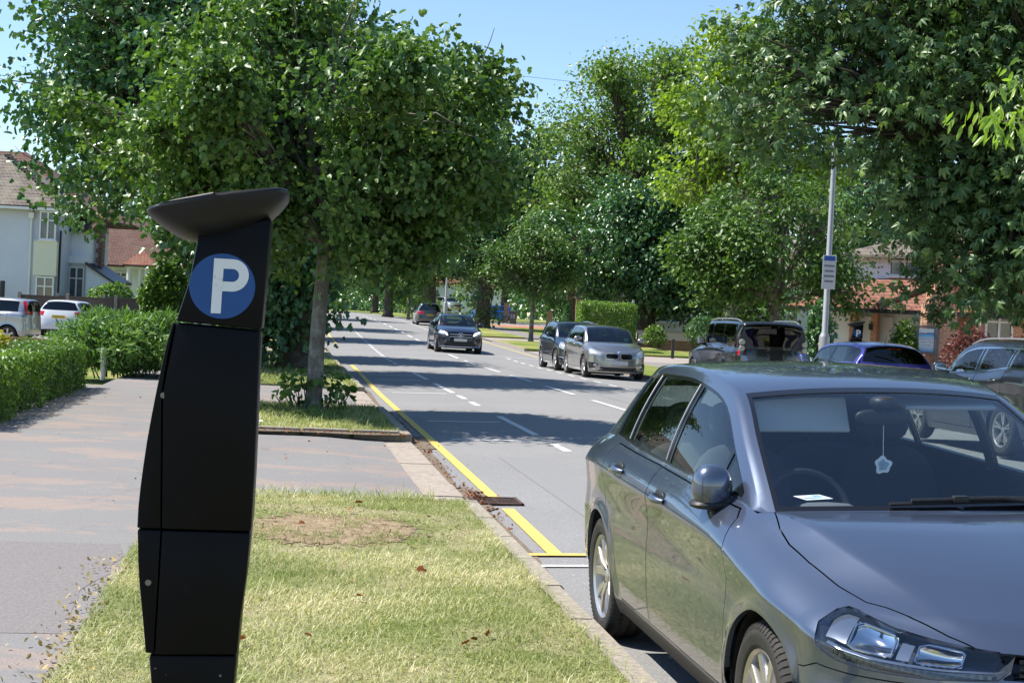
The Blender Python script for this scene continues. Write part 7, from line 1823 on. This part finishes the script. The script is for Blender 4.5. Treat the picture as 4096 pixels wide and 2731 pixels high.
# houses up the hill
def far_house(x, y, z, w, d_, he, hr2, label, wm, rm, rz=0):
    o = empty('house', (x, y, z), R(rz), label, 'house'); q = MB(); q.box((0, 0, he / 2), (w, d_, he)); q.build('wall', wm, o)
    q = MB(); hip_roof(q, -w / 2 - 0.4, w / 2 + 0.4, -d_ / 2 - 0.4, d_ / 2 + 0.4, he, hr2); r_ = q.build('roof', rm, o)
    q = MB(); q.box((w * 0.2, 0, hr2 + 0.2), (0.8, 0.6, 1.6)); q.build('chimney', BRICK, r_)
    for k in range(int(w / 2.6)):
        for z0 in (0.9, 3.3):
            if z0 + 1.3 < he: window(o, -w / 2 + 0.8 + k * 2.5, -w / 2 + 2.3 + k * 2.5, z0, z0 + 1.25, -d_ / 2 - 0.03, 2, 0.3)
    return o
far_house(-6.0, 178, 2.0, 10, 8, 3.4, 7.0, 'small white house with an orange-red roof far up the hill above the silver car', REND2, ROOF_ORANGE)
far_house(11.5, 142, 1.5, 12, 9, 5.2, 8.5, 'brick house half hidden by trees beyond the trimmed hedge', BRICKD, ROOF_RED, 4)
far_house(13.5, 98, 1.0, 11, 8, 5.2, 8.2, 'pale house hidden by trees above the pinkish garden wall', REND3, ROOF_BROWN, 6)
# ------------------------------------------------------------------ the other trees
LEAF_Y2 = leaf_mat('leaf_sunny', (0.10, 0.165, 0.024), (0.20, 0.28, 0.036), (0.36, 0.42, 0.065), 0.36, 0.40, 0.45)
def Tz_(x, y): return float(zr(y)) + 0.1
tree('tree', 'tall dense chestnut with big drooping leaves at the right edge', 10.4, 29.0, 0.1, 0.34, 3.2,
     [(-4.5, 0.3, 6.4, 2.5, 2.4, 1.7), (-2.4, 0, 7.6, 2.6, 2.6, 1.8), (-4.0, 0.2, 8.0, 2.0, 2.0, 1.5), (-0.6, 0, 5.6, 3.4, 3.2, 2.4), (-1.3, -0.6, 3.2, 2.1, 2.0, 1.5), (-2.2, 0, 4.4, 1.5, 1.5, 1.4), (0.8, 0, 4.0, 3.6, 3.2, 2.6), (0.2, 0, 8.2, 4.0, 3.6, 2.2), (3.0, 0, 6.0, 3.5, 3.4, 3.4), (-1.0, 0.5, 2.9, 1.7, 1.5, 1.15)],
     2000, 22, 0.185, 'palm', LEAF_D, BARKD, seed=21, csig=0.32, up=0.50, droop=0.25, shell=0.5, gap=-0.30, nsc=0.7, hang=0.3, bare=10, limbs=16)
tree('tree', 'leafy lime-green lit tree between the street lamp and the dark trees', 8.4, 47.5, 0.1, 0.17, 2.2,
     [(0, 0, 4.4, 2.7, 2.6, 2.3), (-1.1, 0, 3.2, 1.9, 1.8, 1.5), (1.3, 0, 3.4, 1.7, 1.7, 1.6), (0.2, 0, 5.6, 1.9, 1.8, 1.3)], 520, 34, 0.16, 'oval', LEAF_A, BARK, seed=31, csig=0.30, up=0.5, droop=0.4, shell=0.5, gap=-0.35, nsc=0.9, hang=0.3, bare=20, limbs=12)
tree('tree', 'very tall spreading mid-green tree, centre of the photo', 7.3, 92.0, Tz_(0, 92), 0.55, 5.0,
     [(-0.2, 0, 12.0, 6.6, 5.6, 5.6), (-4.0, 0, 10.4, 4.4, 4.2, 4.2), (4.4, 0, 11.6, 4.6, 4.2, 4.4), (0.3, 0.0, 15.6, 4.4, 4.0, 2.8), (3.8, 0, 15.8, 3.3, 3.3, 2.8), (-3.6, -0.5, 6.4, 3.2, 3.0, 2.4)], 1000, 40, 0.26, 'oval', LEAF_C, BARKD, seed=41, csig=0.58, up=0.35, droop=0.3, shell=0.45, gap=-0.30, nsc=0.4, bare=70, limbs=16)
tree('tree', 'dark spreading tree low over the trimmed hedge and the name plate', 7.6, 84.0, Tz_(0, 84), 0.50, 3.0,
     [(-1.6, 0, 5.6, 4.4, 3.6, 3.2), (2.4, 0, 5.4, 4.6, 3.6, 3.4), (-3.0, -0.4, 3.8, 2.2, 2.0, 1.6), (0.4, -0.8, 3.5, 3.2, 2.0, 1.5), (4.6, 0, 4.4, 3.0, 2.6, 2.4), (0.6, 0, 8.0, 4.2, 3.4, 2.2), (-1.5, -1.2, 2.7, 1.8, 1.2, 1.2), (2.2, -1.2, 2.8, 2.0, 1.2, 1.2)], 900, 36, 0.22, 'lobed', LEAF_B, BARKD, seed=43, csig=0.40, up=0.5, droop=0.4, shell=0.5, gap=-0.35, nsc=0.6, hang=0.6, limbs=12)
tree('tree', 'slender young tree with a thin trunk on the right verge by the kerb', 1.0, 79.0, Tz_(0, 79), 0.12, 2.1,
     [(0.2, 0, 4.3, 2.3, 2.1, 2.1), (-1.1, 0, 3.4, 1.6, 1.5, 1.4), (1.4, 0, 3.5, 1.7, 1.5, 1.5), (0.1, 0, 5.6, 1.5, 1.5, 1.2)], 380, 34, 0.17, 'oval', LEAF_A, BARK, seed=51, csig=0.30, up=0.5, droop=0.35, gap=-0.35, nsc=0.9, hang=0.4, limbs=10)
tree('tree', 'big dark tree with a thick ivy-covered trunk beside the blue car', -2.1, 101.5, Tz_(0, 101), 0.50, 3.0,
     [(0.6, 0, 8.2, 3.8, 3.8, 4.6), (-1.2, 0, 6.2, 2.6, 3.0, 2.8), (2.4, 0, 6.6, 3.0, 3.0, 3.2), (3.4, 0.5, 10.4, 3.2, 3.0, 4.0), (0.2, 0, 2.6, 1.7, 1.6, 1.8), (0, -0.2, 1.2, 0.9, 0.9, 1.1, 6)], 620, 34, 0.24, 'lobed', LEAF_B, BARKD, seed=61, csig=0.46, up=0.5, droop=0.35, gap=-0.36, nsc=0.5, hang=0.5, limbs=12)
tree('tree', 'grey-green tree with a dark trunk leaning over the far verge', -7.2, 126.0, Tz_(0, 126), 0.55, 3.2,
     [(0, 0, 7.5, 4.2, 4, 4.2), (-2.0, 0, 5.2, 2.6, 2.6, 2.2), (2.2, 0, 5.0, 2.6, 2.6, 2.2)], 480, 30, 0.30, 'oval', LEAF_D, BARKD, seed=71, csig=0.55, up=0.5, droop=0.35, gap=-0.35, nsc=0.5, hang=0.5, limbs=10)
tree('tree', 'grey-green tree beside the slim pole far up the right verge', -11.0, 129.5, Tz_(0, 129), 0.40, 3.2,
     [(0, 0, 6.8, 3.4, 3.4, 3.6), (-1.4, 0, 4.6, 2.4, 2.4, 2.0), (1.6, 0, 4.4, 2.2, 2.2, 1.8)], 420, 30, 0.28, 'oval', LEAF_D, BARKD, seed=72, csig=0.5, up=0.5, droop=0.35, gap=-0.35, nsc=0.5, hang=0.4, limbs=10)
tree('tree', 'small bushy tree with a thin trunk between the two grey-green trees', -8.6, 121.0, Tz_(0, 121), 0.12, 1.7,
     [(0, 0, 3.4, 1.7, 1.6, 1.6), (0, 0, 0.8, 1.1, 1.0, 0.8)], 200, 26, 0.20, 'oval', LEAF_A, BARK, seed=73, csig=0.3, up=0.5, droop=0.3, limbs=6)
tree('tree', 'bright yellow-green tree rising behind the chestnut at upper right', 8.8, 60.0, 0.2, 0.30, 4.0,
     [(-0.6, 0, 10.8, 2.4, 2.6, 2.6), (1.2, 0, 9.0, 2.6, 2.6, 2.6), (-1.0, 0, 7.6, 2.2, 2.2, 1.8), (1.6, 0, 12.2, 2.2, 2.2, 1.9), (-0.2, 0, 12.9, 1.5, 1.5, 1.2)], 480, 34, 0.23, 'oval', LEAF_Y2, BARK, seed=81, csig=0.42, up=0.5, droop=0.35, gap=-0.35, nsc=0.6, limbs=10)
tree('tree', 'tree with long drooping lime-green leaves reaching in from the right edge', 11.9, 20.0, 0.1, 0.16, 2.6,
     [(-4.6, 0, 5.25, 1.1, 0.9, 0.45), (-5.2, 0.2, 4.75, 1.0, 0.9, 0.35), (-4.3, 0, 4.45, 0.9, 0.9, 0.40), (-3.4, 0, 4.9, 1.3, 1.2, 0.8), (-1.2, 0, 5.2, 2.2, 2, 1.4), (0.5, 0, 6.0, 2.6, 2.6, 2.0)], 300, 34, 0.20, 'lance', LEAF_E, BARK, seed=91, csig=0.20, up=0.15, droop=1.0, shell=0.6, gap=-0.5, nsc=0.9, limbs=12)
# the row along the left verge, whose shadows bar the road
for i, (s, l, H, rr_, lab) in enumerate(((49.5, 0.2, 9.0, 3.3, 'third tree of the left verge row, hidden behind the huge dark one'), (69.5, 0.0, 10.5, 3.8, 'fourth tree of the left verge row'), (86, 0.0, 10.0, 3.6, 'fifth tree of the left verge row'), (108, 0.0, 10.5, 3.8, 'sixth tree of the left verge row, near the crest'))):
    x, y = rp(s, l)
    tree('tree', lab, x, y, Tz_(x, y), 0.26, 2.6, [(-0.8, 0, H * 0.6, rr_, rr_, H * 0.33), (-0.8 - rr_ * 0.4, 0, H * 0.45, rr_ * 0.7, rr_ * 0.7, H * 0.2), (rr_ * 0.3, 0, H * 0.48, rr_ * 0.7, rr_ * 0.7, H * 0.2), (-0.6, 0, H * 0.8, rr_ * 0.6, rr_ * 0.6, H * 0.16)], 420, 30, 0.25, 'lobed', (LEAF_B, LEAF_A)[i % 2], BARKD, seed=100 + i, csig=0.42, gap=-0.35, nsc=0.6, hang=0.5, limbs=10)
# trees filling the distance
for i, (x, y, H, rr_, lm, lab) in enumerate(((-1.0, 150, 13, 5.5, LEAF_A, 'far tree behind the blue car'), (4.5, 116, 13, 5.0, LEAF_B, 'far dark tree behind the thin-trunked tree'), (16.5, 72, 12, 5.0, LEAF_B, 'tree behind the low white house, above its roof'), (21.0, 60, 10, 4.5, LEAF_D, 'tree behind the orange brick building'),
      (-15.5, 165, 13, 6.0, LEAF_B, 'far tree closing the road at the crest'), (-24, 172, 13, 6.0, LEAF_A, 'far tree left of the crest'), (-34, 118, 12, 5.5, LEAF_B, 'far tree behind the houses on the left'), (12.0, 170, 14, 6.5, LEAF_C, 'far tall pale green tree behind the hill houses'), (11.5, 84, 9, 3.6, LEAF_A, 'mid green tree above the pinkish garden wall'))):
    tree('tree', lab, x, y, Tz_(x, y), 0.35, 3.0, [(0, 0, H * 0.58, rr_, rr_, H * 0.36), (-rr_ * 0.5, 0, H * 0.40, rr_ * 0.7, rr_ * 0.7, H * 0.25), (rr_ * 0.5, 0, H * 0.40, rr_ * 0.7, rr_ * 0.7, H * 0.25), (0, 0, H * 0.8, rr_ * 0.6, rr_ * 0.6, H * 0.18)], 380, 26, 0.36, 'simple', lm, BARKD, seed=130 + i, csig=0.6, gap=-0.4, nsc=0.4, hang=0.8, limbs=8)

# ------------------------------------------------------------------ hedges and shrubs
def shrub(name, label, cat, loc, pts, n, size, kind, lm, seed, up=0.4, droop=0.1, core=None, stems=26):
    """pts(rng, n) -> positions and outward directions"""
    rng = np.random.RandomState(seed); r = empty(name, loc, 0, label, cat); P, od = pts(rng, n)
    tint = np.clip(rng.beta(2.4, 2.4, n) + 0.20 * pnoise(P, seed, 1.6), 0, 1)
    V, F, a = leaves(P, size, kind, rng, up, droop, od, tint, 1.4 if cat == 'hedge' else 0.6); np_mesh('foliage', V, F, lm, r, attr=a)
    ii = rng.choice(n, stems); b = P[ii] * np.array([0.75, 0.75, 0]) ; K2 = 4; u = np.linspace(0, 1, K2)[None, :, None]
    tb = b[:, None] * (1 - u) + P[ii][:, None] * u + rng.normal(0, 0.03, (stems, K2, 3)) * u * (1 - u) * 3
    V, F = tubes_np(tb, np.full(stems, 0.016), np.full(stems, 0.005), 5); np_mesh('stems', V, F, BARKD, r, smooth=True)
    return r
def box_pts(lx, ly, lz, rough=0.10, inner=0.35, seed=0):
    def f(rng, n):
        u = rng.uniform(-1, 1, (n, 3)); k = rng.randint(0, 5, n); s = np.sign(rng.uniform(-1, 1, n))
        ax = np.where(k < 2, 0, np.where(k < 4, 1, 2)); sg = np.where(ax == 2, 1, s)
        dep = rng.uniform(0, 1, n)**2 * inner
        P = u.copy(); od = np.zeros((n, 3)); I = np.arange(n); P[I, ax] = sg * (1 - dep); od[I, ax] = sg
        P = P * np.array([lx / 2, ly / 2, lz / 2]) + np.array([0, 0, lz / 2]); P += od * (rough * pnoise(P, seed + 5, 2.2))[:, None] + rng.normal(0, 0.02, (n, 3))
        P[:, 2] = np.maximum(P[:, 2], 0.02); return P, od
    return f
def ell_pts(r, c=(0, 0, 0), rough=0.14, inner=0.4, seed=0, zmin=0.02):
    def f(rng, n):
        d = unit(rng.normal(0, 1, (n, 3))); d[:, 2] = np.abs(d[:, 2]) * np.where(rng.uniform(0, 1, n) < 0.8, 1, -0.5)
        rad = 1 - rng.uniform(0, 1, n)**2 * inner + rough * pnoise(d * 2.0, seed + 5, 2.5)
        P = d * rad[:, None] * np.array(r) + np.array(c); P[:, 2] = np.maximum(P[:, 2], zmin); return P, d
    return f
x, y = rp(21.8, -3.85)
hd = shrub('hedge', 'clipped green hedge along the back of the footway at the left edge', 'hedge', (x, y, 0.02), box_pts(1.0, 9.0, 0.80, 0.10, 0.9, 3), 70000, 0.052, 'simple', LEAF_H, 201, 0.35, 0.05, stems=60); hd.rotation_euler = (0, 0, math.atan2(E_[1], E_[0]) - math.pi / 2)
shrub('shrub', 'golden-leaved shrub poking out behind the clipped hedge', 'shrub', (-7.75, 21.8, 0.0), ell_pts((0.42, 0.40, 0.55), (0, 0, 0.55), seed=4), 2600, 0.06, 'simple', LEAF_Y, 202)
def jun(rng, n):
    P, d = ell_pts((1.45, 1.15, 0.72), (0, 0, 0.55), 0.22, 0.8, 6)(rng, n); P[:, 0] += 0.12 * rng.normal(0, 1, n); return P, unit(d + np.array([0.35, 0, 0.25]))
shrub('juniper', 'feathery spreading juniper bush behind the parking machine', 'bush', (-7.85, 30.1, 0.03), jun, 36000, 0.15, 'needle', LEAF_J, 203, 0.35, 0.05)
shrub('bush', 'tall ivy-green bush directly behind the parking machine head', 'bush', (-9.45, 40.0, 0.05), ell_pts((0.65, 0.65, 1.2), (0, 0, 1.35), 0.2, 0.5, 7), 5200, 0.13, 'oval', LEAF_A, 204, 0.4, 0.3)
shrub('bush', 'rounded grey-green bush in front of the white house with the lean-to', 'bush', (-18.9, 69.0, 0.2), ell_pts((1.15, 0.9, 1.1), (0, 0, 1.0), 0.12, 0.4, 8), 3600, 0.16, 'simple', LEAF_J, 205)
shrub('bush', 'dark low bush right of the rounded grey-green one', 'bush', (-17.2, 69.5, 0.2), ell_pts((0.9, 0.8, 0.85), (0, 0, 0.75), 0.12, 0.4, 9), 2400, 0.15, 'simple', LEAF_B, 206)
shrub('bush', 'bright bush beside the columned porch', 'bush', (-19.4, 88, 0.6), ell_pts((1.5, 1.2, 1.7), (0, 0, 1.4), 0.15, 0.4, 10), 3200, 0.2, 'simple', LEAF_A, 207)
hb_ = shrub('hedge', 'tall trimmed square hedge in the garden beyond the parked cars', 'hedge', (4.5, 71.4, 0.25), box_pts(2.7, 2.6, 2.35, 0.08, 0.3, 11), 15000, 0.10, 'simple', LEAF_H, 208)
shrub('conifer', 'dark narrow cone-shaped conifer left of the trimmed hedge', 'conifer', (2.75, 75.0, 0.35), lambda rng, n: (lambda t, a: (np.stack([0.48 * (1 - t**1.6) * np.cos(a) * rng.uniform(0.75, 1.05, n), 0.48 * (1 - t**1.6) * np.sin(a) * rng.uniform(0.75, 1.05, n), 2.15 * t], 1), np.stack([np.cos(a), np.sin(a), 0.6 + 0 * a], 1)))(rng.uniform(0, 1, n), rng.uniform(0, 6.28, n)), 3600, 0.11, 'needle', LEAF_B, 209)
shrub('shrub', 'low bright shrub in front of the trimmed hedge', 'shrub', (2.6, 69.0, 0.25), ell_pts((0.9, 0.6, 0.5), (0, 0, 0.4), 0.12, 0.4, 12), 1800, 0.11, 'simple', LEAF_H, 210)
shrub('shrub', 'pale green shrub between the white doors and the notice board', 'shrub', (12.1, 45.6, 0.1), ell_pts((0.42, 0.4, 1.05), (0, 0, 1.0), 0.14, 0.4, 13), 1700, 0.11, 'oval', LEAF_H, 211)
shrub('shrub', 'purple-leaved shrub right of the notice board', 'shrub', (13.55, 43.8, 0.1), ell_pts((0.75, 0.6, 1.05), (0, 0, 0.95), 0.2, 0.5, 14), 2200, 0.10, 'oval', LEAF_P, 212)
shrub('shrub', 'second purple-leaved shrub behind the charcoal SUV roof', 'shrub', (14.9, 42.8, 0.1), ell_pts((1.0, 0.7, 0.95), (0, 0, 0.85), 0.2, 0.5, 15), 2200, 0.10, 'oval', LEAF_P, 213)
shrub('shrub', 'pale shrub at the foot of the white street name plate', 'shrub', (7.2, 74.8, 0.55), ell_pts((0.55, 0.5, 0.65), (0, 0, 0.45), 0.15, 0.4, 16), 900, 0.13, 'oval', LEAF_C, 214)
shrub('shrub', 'dark shrub on the lawn between the name plate and the black four-by-four', 'shrub', (9.6, 74.0, 0.5), ell_pts((0.9, 0.6, 1.0), (0, 0, 0.75), 0.2, 0.5, 17), 1500, 0.14, 'oval', LEAF_B, 215)
shrub('shrub', 'low yellow-green shrub far up the hill behind the pole', 'shrub', (-9.2, 140, 1.7), ell_pts((2.4, 1.2, 0.9), (0, 0, 0.7), 0.14, 0.4, 18), 2600, 0.2, 'simple', LEAF_C, 216)
shrub('shrub', 'climbing leaves spilling beside the black four-by-four', 'shrub', (8.75, 42.0, 0.1), ell_pts((0.35, 0.35, 1.3), (0, 0, 1.2), 0.2, 0.5, 19), 1100, 0.16, 'oval', LEAF_B, 217)
tx_, ty_ = rp(22.6, 0.5)
shrub('sucker_shoots', 'leafy shoots sprouting from the foot of the slim pale trunk', 'shrub', (tx_, ty_, 0.11), lambda rng, n: (lambda d: (d * np.array([0.62, 0.4, 0.3]) + np.array([0, 0, 0.32]) + rng.normal(0, 0.05, (n, 3)), d))(unit(rng.normal(0, 1, (n, 3)) * np.array([1.4, 0.6, 1])) * rng.uniform(0.5, 1, (n, 1))), 150, 0.12, 'lobed', LEAF_A, 218, 0.5, 0.4, stems=22)

# ------------------------------------------------------------------ grass and litter
BLADE = leaf_mat('grass_blades', (0.12, 0.185, 0.04), (0.36, 0.385, 0.15), (0.80, 0.71, 0.48), 0.25, 0.6, 0.25, (1.3, 1.3, 0.7))
def grass(name, s0, s1, l0, l1, n, L, seed, z=0.115, bare=None, dry=0.45, w=0.0022):
    rng = np.random.RandomState(seed); s = rng.uniform(s0, s1, n); l = rng.uniform(l0, l1, n)
    p2 = np.stack([s, l, np.zeros(n)], 1); nz = pnoise(p2, seed, 1.4); n2 = pnoise(p2, seed + 1, 5.0)
    keep = np.ones(n, bool)
    if bare: d = ((s - bare[0]) / bare[2])**2 + ((l - bare[1]) / bare[3])**2; keep = (d > 1.05 + 0.3 * n2) | (rng.uniform(0, 1, n) < 0.16) | ((d < 0.5) & (n2 > 0.15) & (rng.uniform(0, 1, n) < 0.6))
    keep &= rng.uniform(0, 1, n) < np.clip(0.75 + 0.4 * n2, 0.25, 1)
    s, l, nz, n2 = s[keep], l[keep], nz[keep], n2[keep]; n = len(s)
    x = s * E_[0] + l * N_[0]; y = s * E_[1] + l * N_[1]
    ln = L * rng.gamma(4, 0.25, n); az = rng.uniform(0, 2 * math.pi, n); ti = rng.uniform(0.35, 1.45, n)
    d = np.stack([np.cos(az) * np.sin(ti), np.sin(az) * np.sin(ti), np.cos(ti)], 1); b = np.stack([-np.sin(az), np.cos(az), 0 * az], 1)
    base = np.stack([x, y, np.full(n, z) + zr(y) - 0.004], 1); ww = w * rng.uniform(0.7, 1.5, n)[:, None]
    mid = base + d * ln[:, None] * 0.55; tip = base + d * ln[:, None] + np.stack([np.cos(az), np.sin(az), -0.6 + 0 * az], 1) * (ln * 0.22)[:, None]; tip[:, 2] = np.maximum(tip[:, 2], z + zr(y) + 0.002)
    V = np.stack([base - b * ww, base + b * ww, mid + b * ww * 0.9, mid - b * ww * 0.9, tip], 1).reshape(-1, 3)
    k = (np.arange(n) * 5)[:, None]; F = np.stack([k + [0, 1, 2], k + [0, 2, 3], k + [3, 2, 4]], 1).reshape(-1, 3)
    t = np.clip(rng.beta(1.5, 1.6, n) * 0.75 + (dry - 0.5) + 0.28 * nz + 0.15, 0, 1)
    o = np_mesh(name, V, F, BLADE, attr=np.repeat(t, 3)); o['kind'] = 'stuff'; return o
grass('grass', 4.6, 12.12, -0.86, 1.56, 260000, 0.031, 301, bare=(10.4, 0.42, 1.15, 1.02), dry=0.52, w=0.0016)
grass('grass', 18.42, 23.75, -0.84, 1.50, 34000, 0.060, 302, dry=0.36, w=0.004)
grass('grass', 29.5, 44, -0.84, 1.52, 30000, 0.075, 303, dry=0.30, w=0.007)
grass('grass', 11.9, 12.3, -0.8, 1.3, 2600, 0.075, 304, dry=0.55)
DEAD = leaf_mat('dead_leaves', (0.10, 0.035, 0.012), (0.23, 0.075, 0.022), (0.36, 0.16, 0.06), 0.12, 0.6, 0.2, (1.2, 0.8, 0.5))
def litter(name, P, size, seed, kind='lobed', m=DEAD):
    rng = np.random.RandomState(seed); V, F, a = leaves(P, size, kind, rng, 0.55, 0.0); o = np_mesh(name, V, F, m, attr=a); o['kind'] = 'stuff'; return o
rng = np.random.RandomState(77); pts = []
for k in range(15): s, l = rng.uniform(6.4, 12.0), rng.uniform(-0.8, 1.5); pts.append(P3(s, l, 0.145))
litter('fallen_leaves', np.array(pts), 0.055, 78)
pts = [P3(18.35 + rng.normal(0, 0.13), rng.uniform(-0.9, 1.6), 0.137) for k in range(300)] + [P3(rng.uniform(11, 24), 1.68 + abs(rng.normal(0, 0.10)), 0.016) for k in range(300)] + [P3(13.1 + rng.normal(0, 0.35), 1.72 + abs(rng.normal(0, 0.08)), 0.02) for k in range(120)]
pts += [P3(rng.uniform(4, 26), rng.uniform(-3, 1.2), 0.10) for k in range(60)]
litter('leaf_litter', np.array(pts), 0.035, 79, 'simple')
pts = [P3(10.4 + 1.1 * math.sin(a) * r_, 0.42 + 1.0 * math.cos(a) * r_, 0.126) for a, r_ in zip(rng.uniform(0, 6.28, 900), rng.uniform(0, 1, 900)**0.5)]
litter('straw_litter', np.array(pts), 0.035, 80, 'needle', leaf_mat('straw', (0.16, 0.10, 0.05), (0.34, 0.25, 0.13), (0.52, 0.42, 0.25), 0.1, 0.8, 0.1, (1, 1, 0.8)))
pts = [P3(rng.uniform(5, 9), -0.86 + rng.normal(0, 0.09), 0.112) for k in range(500)]
litter('dry_edge_leaves', np.array(pts), 0.028, 81, 'oval', leaf_mat('dry_edge', (0.16, 0.17, 0.05), (0.40, 0.31, 0.12), (0.60, 0.44, 0.22), 0.15, 0.7, 0.2, (1, 0.9, 0.6)))
# overhead wire across the sky
o = empty('overhead_wire', (-6, 46, 9.0), 0, 'thin dark telephone wire crossing the sky above the middle of the road', 'wire'); q = MB()
q.tube([(t * 26 - 2, t * 8, 0.55 + 0.15 * (2 * t - 1)**2) for t in np.linspace(0, 1, 14)], 0.006, 5); q.build('cable', BLACKP, o)

# the far-off wood that closes the view
rng = np.random.RandomState(401); nC = 5200
C = np.stack([rng.uniform(-190, 190, nC), rng.uniform(235, 300, nC), np.zeros(nC)], 1); hh = 10 + 4 * pnoise(C, 402, 0.06); C[:, 2] = -0.5 + rng.uniform(0, 1, nC) * (hh + 2)
P = np.repeat(C, 22, 0) + rng.normal(0, 1, (nC * 22, 3)) * np.array([1.6, 1.6, 1.0]); V, F, a = leaves(P, 0.95, 'simple', rng, 0.4, 0.2); o = np_mesh('woodland', V, F, LEAF_B, attr=a); o['kind'] = 'stuff'
GROUPS = {'tree': 'trees beside the road', 'house': 'houses beside the road', 'timber_fence': 'timber fences', 'gate_pier': 'brick gate piers', 'wheelie_bin': 'wheelie bins', 'parking_meter': 'parking machines', 'lamp_post': 'lamp posts',
          'shrub': 'garden shrubs', 'bush': 'garden bushes', 'hatchback': 'cars', 'suv': 'cars', 'people_carrier': 'cars', 'four_by_four': 'cars', 'bollard': 'black bollards', 'garden_wall': 'garden walls', 'sign_post': 'sign posts', 'planter': 'planters', 'hedge': 'hedges'}
for o in SC.objects:
    if o.parent is None and o.get('label') and o.name.split('.')[0] in GROUPS: o['group'] = GROUPS[o.name.split('.')[0]]
